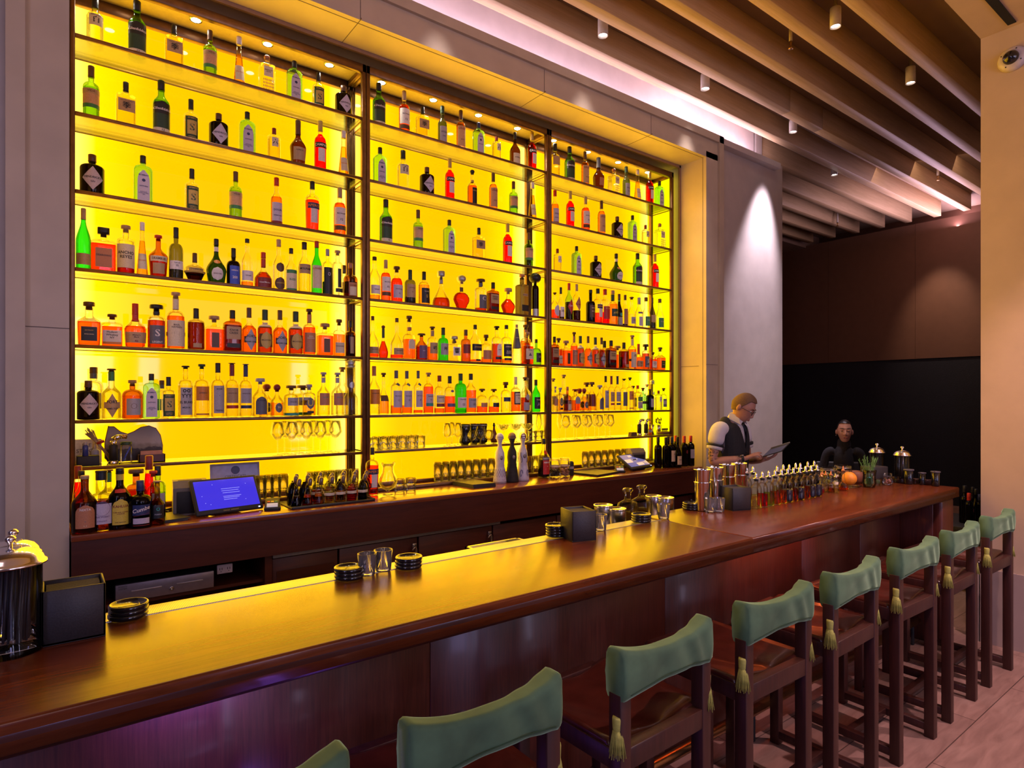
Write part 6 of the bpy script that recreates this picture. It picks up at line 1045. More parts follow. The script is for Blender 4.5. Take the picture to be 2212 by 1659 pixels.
front=[(1633.5,1102,'pale','straw coloured'),(1647,1095.5,'red','bright red'),(1661,1092,'gr','yellow green'),(1674.5,1089,'amber','amber'),(1688.5,1087,'orange','orange'),(1701.6,1084,'ink','near black'),(1714,1081,'cognac','red brown'),(1727,1079,'ink','near black'),(1740,1078.5,'orange','orange'),(1752,1075,'ink','near black'),(1765,1073,'ink','near black')]
back=[(1613,1105,'clearl','clear'),(1627,1100,'clearl','clear'),(1679,1082,'pale','pale'),(1692.5,1078,'dark','dark'),(1705,1075,'pale','pale'),(1719,1072,'dark','dark'),(1729,1069,'amber','amber'),(1745,1068,'dark','dark'),(1759,1066,'dark','dark')]
for rr,lst in (('front',front),('back',back)):
    for i,(u,v,lk,cn) in enumerate(lst):
        Y=1.925 if rr=='front' else 2.035
        if rr=='back' and i<2: Y=2.09
        p=at(u,v,Y=Y); lab=f"clear bottle with steel pourer holding {cn} syrup, {ORD[i]} from the left in {rr} row"
        k=lk
        if k not in PB: PB[k]=pourb(lk,.165 if rr=='front' else .168); o=PB[k]; o.location=(p.x,Y,BT_); o['label']=lab; o['group']='pourer bottles on the bar'
        else: dup(PB[k],(p.x,Y,BT_),0,lab,'pourer bottles on the bar')
# dasher bottles
def dasher(u,Y,lk,lab,h=.13,r=.022,tagp=False,round_=False):
    p=at(u,1060,Y=Y); t=thing('dasher_bottle',lab,'bottle',(p.x,Y,BT_),0,'small dasher bottles on the bar')
    o=[(0,0),(r,0),(r*1.05,.006),(r*.95,h*.35),(r*.45,h*.55),(.007,h*.65),(.007,h*.80)] if not round_ else [(0,0),(r*.8,0),(r,.014),(r*.9,h*.22),(.012,h*.36),(.009,h*.5),(.009,h*.78)]
    part('glass_body',MB().lathe(o,16,flute=.08 if not round_ else 0),CUT if not round_ else CRY,t)
    part('liquid',MB().lathe([(0,.004),(r*.85,.004),(r*.85,h*.18),(0,h*.18)],14),liq(lk),t)
    part('dasher_top',MB().lathe([(.010,h*.78),(.012,h*.80),(.010,h*.84),(.004,h*.87),(.004,h*.97),(0,h)],12),mat('copper_top',(.5,.2,.1),.3,.9) if not tagp else CHROME,t)
    if tagp: part('paper_tag',MB().lathe([(r*.8,h*.42),(r*.8,h*.55)],16,cap=False),pc('cream'),t)
dasher(1774,1.97,'red','small cut glass dasher bottle right after the pourer bottles',.135); dasher(1783.5,1.99,'pale','second small cut glass dasher bottle after the pourer bottles',.135)
dasher(1795,1.95,'amber','third small cut glass dasher bottle, with copper tip',.14); dasher(1805,1.93,'pale','dasher bottle with a white paper tag round it',.125,.020,True)
dasher(1821.5,1.94,'amber','round bellied dasher decanter of amber bitters',.165,.036,False,True); dasher(1777,2.07,'clearl','dasher bottle standing behind the first two',.12)
# jars, fruit and herbs
def bjar(x,y,h,r,lab,fm,n=30):
    t=thing('preserve_jar',lab,'jar',(x,y,BT_)); part('glass_body',MB().lathe([(0,0),(r*.96,0),(r,.006),(r,h*.78),(r*.9,h*.86)],26),CRY,t); l=part('lid',MB().lathe([(r*.95,h*.86),(r*.97,h*.88),(r*.97,h*.97),(r*.9,h),(0,h)],26),CUT,t)
    part('wire_clip',MB().tube([(r*.98*math.cos(a),r*.98*math.sin(a),h*.86) for a in [i*PI/12 for i in range(24)]],.002,6,closed=True),STEEL,l)
    part('paper_tag',MB().bbox(-.022,.022,-r-.003,-r+.001,h*.50,h*.62,.001),pc('cream'),t)
    q=MB()
    for i in range(n):
        a=random.random()*6.28; rr=(r-.016)*math.sqrt(random.random()); q.lathe([(0,-.011),(.008,-.008),(.011,0),(.008,.008),(0,.011)],8,c=(rr*math.cos(a),rr*math.sin(a),.014+random.random()*h*.55))
    part('contents',q,fm,t)['kind']='stuff'
bjar(4.46,2.13,.125,.062,'wide lidded jar of green olives behind the dasher bottles',mat('olive_green',(.22,.22,.05),.35)); bjar(4.60,2.09,.135,.058,'wide clip top jar of dark cherries next to the olives',mat('cherry_dark',(.14,.05,.03),.25))
t=thing('wooden_bowl','low brown wooden bowl behind the orange fruit','bowl',(4.72,2.06,BT_)); part('body',MB().lathe(vesselprof([(.04,0),(.055,.02),(.062,.085)],.004),26),mat('bowl_brown',(.22,.07,.03),.5),t)
t=thing('glass_dish','low clear glass dish under the orange fruit','dish',(4.47,1.985,BT_)); part('body',MB().lathe([(0,0),(.055,0),(.070,.006),(.072,.012),(.066,.010),(0,.006)],30),CUT,t)
t=thing('orange_fruit','peeled ridged orange resting on the glass dish','fruit',(4.465,1.985,BT_+.0125)); q=MB()
pr=[(0,.0)]+[(.048*math.sin(a)*(1 if a<2 else 1),.047-.047*math.cos(a)) for a in [PI*i/16 for i in range(1,16)]]+[(0,.090)]
q.lathe(pr,30,flute=.07); part('flesh',q,mat('orange_skin',(.80,.28,.02),.5,0,.15,30,.3),t); part('stem',MB().lathe([(.005,.088),(.004,.094),(0,.095)],8),pc('green'),t)
t=thing('herb_vase','cut glass vase holding rosemary sprigs near the far end of the bar','vase',(4.575,1.90,BT_)); part('vase',MB().lathe(vesselprof([(.030,0),(.036,.004),(.044,.03),(.040,.08),(.046,.12)],.003),20,flute=.07),CUT,t)
part('water',MB().lathe([(0,.006),(.036,.01),(.034,.07),(0,.07)],16),GL['aqua'],t)
q=MB(); hg=mat('rosemary_green',(.12,.28,.07),.6,0,.3,50)
for s in range(13):
    a=random.random()*6.28; r1=random.uniform(.02,.075); hh=random.uniform(.15,.215); A=Vector((math.cos(a)*.012,math.sin(a)*.012,.02)); B=Vector((math.cos(a)*r1*.5,math.sin(a)*r1*.5,hh*.65)); D_=Vector((math.cos(a)*r1,math.sin(a)*r1,hh))
    q.tube([A,B,D_],.0016,5)
    for i in range(22):
        t_=.42+.58*i/22; P_=A.lerp(D_,t_) if t_<0 else (A*(1-t_)**2+B*2*t_*(1-t_)+D_*t_*t_); an=i*2.4; dr=Vector((math.cos(an),math.sin(an),.9)).normalized()*random.uniform(.014,.022)
        q.add([P_,P_+dr*.5+Vector((.0018,0,0)),P_+dr,P_+dr*.5-Vector((.0018,0,0)),P_+dr*.5+Vector((0,.0014,0))],[(0,1,2,4),(0,4,2,3),(0,3,2,1)])
part('rosemary_sprigs',q,hg,t)
t=thing('garnish_jar','small bellied glass jar of garnish right of the rosemary','jar',(4.79,1.865,BT_)); part('glass_body',MB().lathe([(0,0),(.026,0),(.034,.02),(.030,.045),(.024,.06)],20),CRY,t); part('lid',MB().lathe([(.026,.06),(.028,.062),(.028,.085),(0,.086)],18),CRY,t)
q=MB()
for i in range(16): q.lathe([(0,-.007),(.006,0),(0,.007)],7,c=(random.uniform(-.018,.018),random.uniform(-.018,.018),.012+random.random()*.03))
part('contents',q,mat('garnish_rose',(.45,.18,.14),.5),t)['kind']='stuff'
t=thing('lime_cup','small glass cup with a green leaf in front of the garnish jar','cup',(4.71,1.90,BT_)); part('cup',MB().lathe(vesselprof([(.026,0),(.030,.05)],.002),18),CRY,t); part('leaf',MB().bbox(-.02,.02,-.01,.01,.01,.04,.004),pc('green'),t)
for i,(x,y,h,r,lab) in enumerate(((4.965,1.795,.108,.030,'dark glass tumbler with rolled rim, nearest to the straw canister'),(5.01,1.725,.088,.022,'shorter dark glass tumbler in the middle at the bar end'),(5.005,1.64,.105,.027,'dark glass tumbler with rolled rim, last by the bar end'))):
    t=thing('dark_tumbler',lab,'glass',(x,y,BT_),0,'dark tumblers at the bar end'); part('body',MB().lathe(vesselprof([(r*.8,0),(r*.9,.004),(r*.95,h*.9)],.002),20),BLACKG,t); part('rim',MB().lathe([(r*.95,h*.88),(r*1.15,h*.92),(r*1.12,h),(r*.8,h)],20),mat('rim_dark',(.08,.075,.09),.3),t)
t=thing('shot_glass','small clear shot glass between the dark tumblers','glass',(4.99,1.762,BT_)); part('body',MB().lathe(vesselprof([(.011,0),(.014,.038)],.0015),14),CRY,t); part('base_disc',MB().lathe([(0,0),(.011,0),(.011,.005),(0,.005)],14),CRY,t)
# wine bottles in a black cart beyond the bar
t=thing('bottle_cart','low black cart holding wine bottles beyond the bar end','cart',(6.62,1.9,0)); q=MB().bbox(-.28,.45,-.18,.35,.50,.56,.004).bbox(-.28,-.25,-.18,.35,.08,.50,.003).bbox(.42,.45,-.18,.35,.08,.50,.003).box(-.28,.45,-.18,-.17,.56,.64); part('cabinet',q,BLACK,t)
for x in (-.24,.41):
    for y in (-.14,.30): part('caster',MB().lathe([(0,0),(.03,0),(.03,.03),(.01,.08)],12,c=(x,y,0)),STEEL,t)
for i,(u,vt,Y,key,lab) in enumerate(((2084,1049,1.93,'win1','dark wine bottle with a rolled black top in the cart'),(2093,1065,1.86,'win4','dark bottle with red rimmed top in the cart'),(2101,1052,1.98,'win1','dark bottle with yellow lit capsule in the cart'),(2108,1056,1.90,'win3','dark bottle leaning right in the cart'),(2116,1068,1.84,'win2','bottle with gold foil half hidden by the pillar'))):
    p=at(u,vt,Y=Y); place_bottle(key,p.x,Y,.561,p.z-.561,lab,'wine bottles in the black cart')
t=thing('lounge_chair','dark grey lounge chair back behind the pourer bottles','chair',(8.3,4.0,0),-.6)
part('backrest',MB().bbox(-.33,.33,-.30,-.20,.35,.80,.06,seg=4),mat('chair_cloth',(.035,.03,.035),.8),t); part('seat',MB().bbox(-.33,.33,-.28,.32,.22,.42,.05,seg=3),M['chair_cloth'],t)
for x in (-.28,.28):
    for y in (-.24,.27): part('leg',MB().bbox(x-.015,x+.015,y-.015,y+.015,0,.23,.003),BLACK,t)
dup(t,(7.45,4.6,0),-1.0,'dark grey lounge chair nearer the end of the wall','lounge chairs in the far room')
# ------------------------------------------------------------------ people
SKIN=mat('skin',(.46,.22,.15),.5,0,.10,25,.05); SKINW=mat('skin_pale',(.48,.24,.18),.5,0,.08,25,.05)
def skin_mesh(verts,edges,rad,sub=2,root=0):
    me=bpy.data.meshes.new('t'); me.from_pydata(verts,edges,[]); o=bpy.data.objects.new('t',me); C.objects.link(o)
    m=o.modifiers.new('s','SKIN'); m.use_smooth_shade=True
    for i,v in enumerate(me.skin_vertices[0].data):
        r=rad[i]; v.radius=r if isinstance(r,tuple) else (r,r); v.use_root=(i==root)
    s=o.modifiers.new('u','SUBSURF'); s.levels=sub
    dg=bpy.context.evaluated_depsgraph_get(); ev=o.evaluated_get(dg); em=ev.to_mesh()
    vs=[v.co.copy() for v in em.vertices]; fs=[list(p.vertices) for p in em.polygons]; ev.to_mesh_clear(); bpy.data.objects.remove(o); bpy.data.meshes.remove(me); return vs,fs
def ell(c,r,nx=20,ny=14,R=None,fn=None):
    vs=[];fs=[]
    for j in range(ny+1):
        for i in range(nx):
            a=PI*j/ny; b=2*PI*i/nx; p=Vector((math.sin(a)*math.cos(b)*r[0],math.sin(a)*math.sin(b)*r[1],math.cos(a)*r[2]))
            if fn: p=fn(p)
            if R: p=R@p
            vs.append(p+Vector(c))
    for j in range(ny):
        for i in range(nx): fs.append((j*nx+i,j*nx+(i+1)%nx,(j+1)*nx+(i+1)%nx,(j+1)*nx+i))
    return vs,fs
def fuse(parts,voxel,name,mats,parent,loc_fn=None,smooth=6):
    """one continuous surface out of overlapping closed pieces"""
    q=MB()
    for vs,fs in parts: q.add(vs,fs,0,True)
    o=q.build('t',mats[0]); m=o.modifiers.new('r','REMESH'); m.mode='VOXEL'; m.voxel_size=voxel; m.use_smooth_shade=True
    sm=o.modifiers.new('s','SMOOTH'); sm.factor=.5; sm.iterations=smooth
    dg=bpy.context.evaluated_depsgraph_get(); me=bpy.data.meshes.new_from_object(o.evaluated_get(dg)); bpy.data.objects.remove(o)
    me.materials.clear()
    for x in mats: me.materials.append(x)
    for p in me.polygons: p.use_smooth=True
    if loc_fn:
        for p in me.polygons: p.material_index=loc_fn(p.center)
    o=bpy.data.objects.new(name,me); C.objects.link(o); o.parent=parent; return o
def gauss(d,s): return math.exp(-(d/s)**2)
def head_parts(c,R,female=False):
    """face looks along -y before rotation; c is the centre of the skull"""
    W=.074 if not female else .070
    def sk(p):
        x,y,z=p
        if z<0:
            f=math.sqrt(max(.02,1-(z/.1165)**2)); g=(max(0,1-(abs(z)/.1165)**4))**.25
            k=1+z*(2.7 if not female else 3.3)
            if y<.03: w=min(1,(.03-y)/.06); q=1+(g/f-1)*w; x*=q*max(.55,k); y*=(1+(g/f-1)*w*.86) if y<0 else 1
            else: x*=max(.55,k)
            if y>0: y*=max(.45,1+z*5.0)
        if y<0 and z>.02: y*=.96
        # eye sockets, brow, nose bridge, cheek, lips and chin
        if y<0:
            for s in (-1,1):
                y+=.010*gauss(math.hypot(x-s*.030,z-.004),.016)
                y-=.006*gauss(math.hypot(x-s*.036,z+.032),.022)
            y-=.006*gauss(z-.028,.010)*gauss(x,.05)
            y-=.003*gauss(math.hypot(x,z+.100),.018)
            y-=.003*gauss(math.hypot(x*.8,z+.064),.014); y+=.006*gauss(z+.082,.007)*gauss(x,.03)
        return Vector((x,y,z))
    out=[ell(c,(W,.094,.116),44,36,R,sk)]
    def at_(p): return Vector(c)+R@Vector(p)
    # nose
    out.append(skin_mesh([at_((0,-.088,.012)),at_((0,-.097,-.010)),at_((0,-.108,-.032)),at_((0,-.094,-.043))],[(0,1),(1,2),(2,3)],[.007,.0085,.0105,.007],2))
    for s in (-1,1): out.append(ell(at_((s*.009,-.099,-.037)),(.007,.009,.006),8,6))
    # ears
    for s in (-1,1):
        e=ell(at_((s*(W+.003),.012,-.012)),(.006,.018,.031),14,12,R@Matrix.Rotation(s*.35,3,'Z')); out.append(e)
        out.append(ell(at_((s*(W+.007),.018,-.008)),(.006,.011,.022),10,8,R@Matrix.Rotation(s*.5,3,'Z')))
    out.append(skin_mesh([at_((-.020,-.0935,-.063)),at_((0,-.099,-.060)),at_((.020,-.0935,-.063))],[(0,1),(1,2)],[.0035,.0048,.0035],2))
    out.append(skin_mesh([at_((-.016,-.0930,-.071)),at_((0,-.098,-.0715)),at_((.016,-.0930,-.071))],[(0,1),(1,2)],[.0035,.0055,.0035],2))
    return out,at_
def face_details(parent,at_,R,hairm,lipm,female=False,closed=.5):
    q=MB(); wh=mat('eye_white',(.60,.55,.52),.25); ir=mat('iris_brown',(.04,.02,.01),.15)
    for s in (-1,1):
        vs,fs=ell(at_((s*.030,-.0745,.003)),(.0125,.0115,.0105),14,10,R); q.add(vs,fs,0,True)
        vs,fs=ell(at_((s*.030,-.0845,.001)),(.0052,.0022,.0052),12,8,R); q.add(vs,fs,1,True)
    part('eyes',q,[wh,ir],parent)
    q=MB()
    for s in (-1,1):
        n=7
        q.tube([at_((s*(.013+.036*i/n),-.096+.010*(i/n)**2+.006*(i/n),.023+.007*math.sin(PI*(i/n)*.8))) for i in range(n+1)],[.0022]+[.0032]*(n-1)+[.0015],6)
    part('eyebrows',q,hairm,parent)
    q=MB()
    q.tube([at_((-.020+.04*i/8,-.0955-.0035*math.sin(PI*i/8),-.0615+.0018*math.cos(PI*(i/4-1)))) for i in range(9)],[.001]+[.0038]*7+[.001],6)
    q.tube([at_((-.017+.034*i/8,-.0945-.004*math.sin(PI*i/8),-.0705)) for i in range(9)],[.001]+[.0042]*7+[.001],6)
    part('lips',q,lipm,parent)
    q=MB()
    for s in (-1,1):   # upper lids
        for zz,rr in ((.0065,.0042),(.0035,.0030)):
            q.tube([at_((s*(.030-.0125+.025*i/6),-.0835-.004*math.sin(PI*i/6),zz+.002*math.sin(PI*i/6))) for i in range(7)],[.0012]+[rr]*5+[.0012],6)
    part('eyelids',q,SKIN if not female else SKINW,parent)
def hand(wrist,d,n,side,curl,spreadf=.10,thumb=.9):
    """palm and five fingers: d = pointing direction, n = back of the hand, side=+1 when the thumb lies on d x n"""
    d=Vector(d).normalized(); n=Vector(n); n=(n-d*n.dot(d)).normalized(); s=d.cross(n)*side; w=Vector(wrist); out=[]
    pal=[w-d*.01,w+d*.025,w+d*.055,w+d*.085]
    out.append(skin_mesh([w-d*.02,w+d*.02,w+d*.05,w+d*.075],[(0,1),(1,2),(2,3)],[(.021,.021),(.026,.018),(.030,.017),(.028,.014)],2))
    for k,(off,L,r) in enumerate(((.030,.072,.0088),(.010,.080,.0092),(-.010,.074,.0088),(-.029,.058,.0078))):
        base=w+s*off+d*.075; dirn=(d+s*off*spreadf*20*.35).normalized(); pts=[w+s*off*.8+d*.045,base]; a=0
        for i,f in enumerate((.42,.32,.26)):
            a+=curl[k]*(.7 if i==0 else 1.0); dd=dirn*math.cos(a)-n*math.sin(a); pts.append(pts[-1]+dd*L*f)
        out.append(skin_mesh(pts,[(i,i+1) for i in range(len(pts)-1)],[r*1.1,r*1.08,r,r*.92,r*.75],2))
    b=w+d*.018+s*.022; td=(d*.75+s*thumb-n*.35).normalized(); t2=(d*1.0+s*thumb*.35-n*.45).normalized()
    out.append(skin_mesh([w+d*.01+s*.008,b+s*.004,b+td*.034,b+td*.034+t2*.030,b+td*.034+t2*.052],[(0,1),(1,2),(2,3),(3,4)],[.014,.0135,.0115,.010,.0075],2))
    return out
def person_frame(x,y,ang):
    T=Matrix.Translation((x,y,0))@Matrix.Rotation(ang,4,'Z'); return T
# ---- bartender: body faces -y before rotation
def bartender():
    ANG=.03
    T=person_frame(4.50,2.93,ANG); L=lambda x,y,z:(T@Vector((x,y,z)))
    t=thing('person','man in white shirt and black waistcoat reading a dark tablet behind the bar','person',(4.50,2.93,0))
    off=Vector((-4.50,-2.93,0)); W=lambda x,y,z:(L(x,y,z)+off)
    # joints
    pel=W(0,0,.97); wa=W(0,-.005,1.11); ch=W(0,-.01,1.30); sh=W(0,.005,1.44); nk=W(0,-.025,1.505); nk2=W(0,-.065,1.56)
    Rs=W(-.185,.01,1.435); Re=W(-.245,.03,1.165); Rw=W(-.085,-.175,1.205)
    Ls=W(.185,.01,1.435); Le=W(.235,.00,1.16); Lw=W(.095,-.205,1.18)
    hips=[W(-.09,0,.90),W(-.10,-.02,.50),W(-.10,.02,.09),W(-.10,-.11,.03)]; hipl=[W(.09,0,.90),W(.10,-.02,.50),W(.10,.02,.09),W(.10,-.11,.03)]
    body=[skin_mesh([pel,wa,ch,sh,nk,nk2,hips[0],hips[1],hips[2],hips[3],hipl[0],hipl[1],hipl[2],hipl[3]],[(0,1),(1,2),(2,3),(3,4),(4,5),(0,6),(6,7),(7,8),(8,9),(0,10),(10,11),(11,12),(12,13)],
        [(.13,.10),(.125,.095),(.145,.105),(.13,.085),(.055,.055),(.052,.052),.085,.055,.038,.035,.085,.055,.038,.035],2)]
    for s,e,w in ((Rs,Re,Rw),(Ls,Le,Lw)):
        body.append(skin_mesh([sh.lerp(s,.6),s,s.lerp(e,.5),e,e.lerp(w,.35),w.lerp(e,.12),w],[(0,1),(1,2),(2,3),(3,4),(4,5),(5,6)],[.06,.052,.045,.040,.041,.028,.024],2))
    HR=(Matrix.Rotation(ANG+.30,3,'Z')@Matrix.Rotation(.58,3,'X')); hc=W(.0,-.100,1.612)
    hp,at_=head_parts(hc,HR); body+=hp
    # hands: right taps the screen, left holds it from below
    rd=(W(.05,-.30,1.285)-Rw); body+=hand(Rw,rd,Vector((0,0,1))+Matrix.Rotation(ANG,3,'Z')@Vector((-.3,.1,0)),-1,(.22,.55,.75,.85))
    ldr=(W(.12,-.37,1.235)-Lw); body+=hand(Lw,ldr,(0,0,-1),-1,(.28,.26,.26,.3),.1,.8)
    o=fuse(body,.0055,'body',[SKIN],t,None,3)
    fd=face_details(t,at_,HR,mat('hair_sandy',(.13,.062,.028),.65,0,.25,160,.2),mat('lips_man',(.36,.13,.10),.45))
    hm=M['hair_sandy']
    def hf(p):
        x,y,z=p; k=1.0
        return Vector((x*1.0,y,z))
    vs,fs=ell((0,0,0),(.0775,.097,.1195),120,96); keep=[]
    P2=[]
    for v in vs:
        x,y,z=v
        if z<0: x*=max(.75,1+z*2); y*=max(.6,1+z*3.2) if y>0 else 1
        rr=1+.004*math.sin(x*300)*math.sin(y*90)
        P2.append(Vector((x*rr,y*rr,z*rr+.004*gauss(y+.06,.03))))
    F2=[f for f in fs if (lambda c:(c.z>.080 if c.y<-.045 else c.z>.080-(c.y+.045)*1.9 if c.y<.015 else c.z>-.034-(c.y-.015)*.6))(sum((P2[i] for i in f),Vector())/4)]
    q=MB(); q.add([Vector(hc)+HR@p for p in P2],F2,0,True); ho=part('hair',q,hm,t); sd=ho.modifiers.new('s','SOLIDIFY'); sd.thickness=.005; sd.offset=0
    # glasses
    q=MB(); GLM=mat('spectacle_frame',(.02,.015,.02),.3)
    for s in (-1,1):
        q.tube([at_((s*.031+.021*math.cos(a),-.101+.006*abs(math.cos(a)),.0+.016*math.sin(a))) for a in [i*PI/10 for i in range(20)]],.0018,6,closed=True)
        q.tube([at_((s*.052,-.096,.006)),at_((s*.073,-.085,.006)),at_((s*.079,.0,.000)),at_((s*.080,.020,-.008))],.0018,6)
    q.tube([at_((-.010,-.102,.004)),at_((0,-.106,.007)),at_((.010,-.102,.004))],.0018,6)
    part('glasses',q,GLM,t)
    # shirt, waistcoat, trousers, shoes
    SH=mat('white_shirt',(.66,.62,.64),.75,0,.04,30,.25); VS=mat('black_waistcoat',(.012,.012,.014),.8,0,.2,80,.15)
    sp=[skin_mesh([pel,wa,ch,sh,W(0,-.012,1.495)],[(0,1),(1,2),(2,3),(3,4)],[(.138,.105),(.133,.102),(.155,.114),(.142,.096),(.075,.068)],2)]
    for s,e in ((Rs,Re),(Ls,Le)):
        sp.append(skin_mesh([sh.lerp(s,.45),s+Vector((0,0,.008)),s.lerp(e,.3),s.lerp(e,.5)],[(0,1),(1,2),(2,3)],[.080,.068,.074,.060],2))
    sp.append(skin_mesh([W(0,-.012,1.47),W(0,-.022,1.50),W(0,-.038,1.53),W(0,-.052,1.556)],[(0,1),(1,2),(2,3)],[(.075,.07),(.070,.066),(.066,.062),(.064,.060)],2))
    so=fuse(sp,.008,'shirt',[SH],t,None,3)
    q=MB()     # collar wings
    for s in (-1,1): q.add([W(s*.004,-.112,1.505),W(s*.050,-.085,1.545),W(s*.070,-.02,1.565),W(s*.078,-.02,1.515),W(s*.052,-.108,1.470)],[(0,1,4),(1,2,3,4)],0)
    co=part('collar',q,SH,t); z=co.modifiers.new('s','SOLIDIFY'); z.thickness=.004
    q=MB()
    for s,e in ((Rs,Re),(Ls,Le)):
        a=s.lerp(e,.52); b=s.lerp(e,.61); q=MB().tube([a,b],[.063,.060],20); part('rolled_cuff',q,SH,so)
    for s,e in ((Rs,Re),(Ls,Le)): part('sleeve_garter',MB().tube([s.lerp(e,.46),s.lerp(e,.52)],[.067,.066],20),BLACK,so)
    vp=[skin_mesh([pel+Vector((0,0,.02)),wa,ch,sh+Vector((0,0,-.01)),W(0,0,1.495)],[(0,1),(1,2),(2,3),(3,4)],[(.150,.117),(.147,.115),(.172,.128),(.166,.122),(.115,.098)],2)]
    vp.append(skin_mesh([W(-.125,.0,1.42),W(-.092,.0,1.492),W(-.065,.03,1.515)],[(0,1),(1,2)],[.062,.042,.03],2)); vp.append(skin_mesh([W(.125,.0,1.42),W(.092,.0,1.492),W(.065,.03,1.515)],[(0,1),(1,2)],[.062,.042,.03],2))
    vo=fuse(vp,.0045,'waistcoat',[VS],t,None,5)
    # V opening of the waistcoat: shirt front shows
    Ti=T.copy(); Ti.translation=Vector((0,0,0)); inv=Ti.inverted()
    bm=bmesh.new(); bm.from_mesh(vo.data)
    kill=[f for f in bm.faces if (lambda p:(p.y<-.0 and p.z>1.27 and abs(p.x)<(p.z-1.27)*.27+.002) or (p.z>1.475 and abs(p.x)<.066) or abs(p.x)>.148)(inv@f.calc_center_median())]
    bmesh.ops.delete(bm,geom=kill,context='FACES'); bm.to_mesh(vo.data); bm.free(); z=vo.modifiers.new('s','SOLIDIFY'); z.thickness=.006; z.offset=1
    q=MB()
    for i in range(4): q.lathe([(0,-.002),(.007,-.002),(.007,.002),(0,.003)],10,T=Matrix.Translation(W(.0,-.130+.003*i,1.25-i*.06))@Matrix.Rotation(PI/2,4,'X'))
    part('button',q,BLACKG,vo)
    tr=[skin_mesh([pel,W(0,0,.98),hips[0],hips[1],W(-.10,.015,.08),hipl[0],hipl[1],W(.10,.015,.08)],[(0,1),(0,2),(2,3),(3,4),(0,5),(5,6),(6,7)],[(.145,.112),(.146,.113),.098,.072,.06,.098,.072,.06],2)]
    fuse(tr,.012,'trousers',[VS],t,None,3)
    for h in (hips,hipl): part('shoe',MB().add(*skin_mesh([h[2]+Vector((0,0,-.045)),h[3]+Vector((0,0,.012)),h[3]+(h[3]-h[2]).normalized()*.06*Vector((1,1,0)).length/1.4],[(0,1),(1,2)],[.045,.045,.035],2),0,True),BLACKG,t)
    # tattoo ink, watch
    q=MB(); ink=mat('tattoo_ink',(.035,.03,.04),.6)
    def arm(p0,p1,r0,r1,n,seed):
        rnd=random.Random(seed); ax=(p1-p0).normalized(); u=ax.cross(Vector((0,0,1))).normalized(); v=ax.cross(u)
        for k in range(n):
            tt=rnd.uniform(.08,.9); a=rnd.uniform(0,6.28); pts=[]
            for i in range(9):
                tt2=tt+.07*math.sin(i*.9+k); a2=a+.55*math.cos(i*.8+k*1.7); r=(r0+(r1-r0)*tt2)+.0008
                pts.append(p0+ax*(p1-p0).length*tt2+(u*math.cos(a2)+v*math.sin(a2))*r)
            q.tube(pts,.0013,5)
    arm(Re,Rw,.0345,.0250,34,4); arm(Rs.lerp(Re,.62),Re,.0395,.036,18,6)
    part('tattoo',q,ink,t,'dark line tattoos on the right arm')
    wp=Rw.lerp(Re,.10); ax=(Rw-Re).normalized(); u=ax.cross(Vector((0,0,1))).normalized(); v=u.cross(ax)
    q=MB().tube([wp-ax*.010,wp+ax*.010],[.0275,.0265],20); wt=part('watch_strap',q,BLACK,t)
    part('watch_case',MB().add(*ell(wp+v*.028-u*.0,(.015,.015,.006),14,8,Matrix((u,ax,v)).transposed()),0,True),CHROME,wt)
    # tablet in a folding cover, its own thing
    c=L(.085,-.33,1.268)
    tb=thing('tablet','dark tablet in a bent black cover held by the man in the waistcoat','tablet',tuple(c)); R=(Matrix.Rotation(ANG+.15,4,'Z')@Matrix.Rotation(-.35,4,'X')@Matrix.Rotation(-.22,4,'Y'))
    part('cover',MB().bbox(-.09,.16,-.075,.085,-.006,.0,.002,T=R),BLACK,tb)
    part('screen',MB().box(-.085,.10,-.07,.08,.0,.0012,T=R),mat('tablet_screen',(.01,.015,.04),.35,emit=(.03,.05,.25),estr=.08),tb)
    q=MB().bbox(.158,.163,-.075,.085,-.006,.006,.002,T=R)
    part('cover_edge',q,mat('cover_grey',(.25,.25,.27),.4),tb)
bartender()
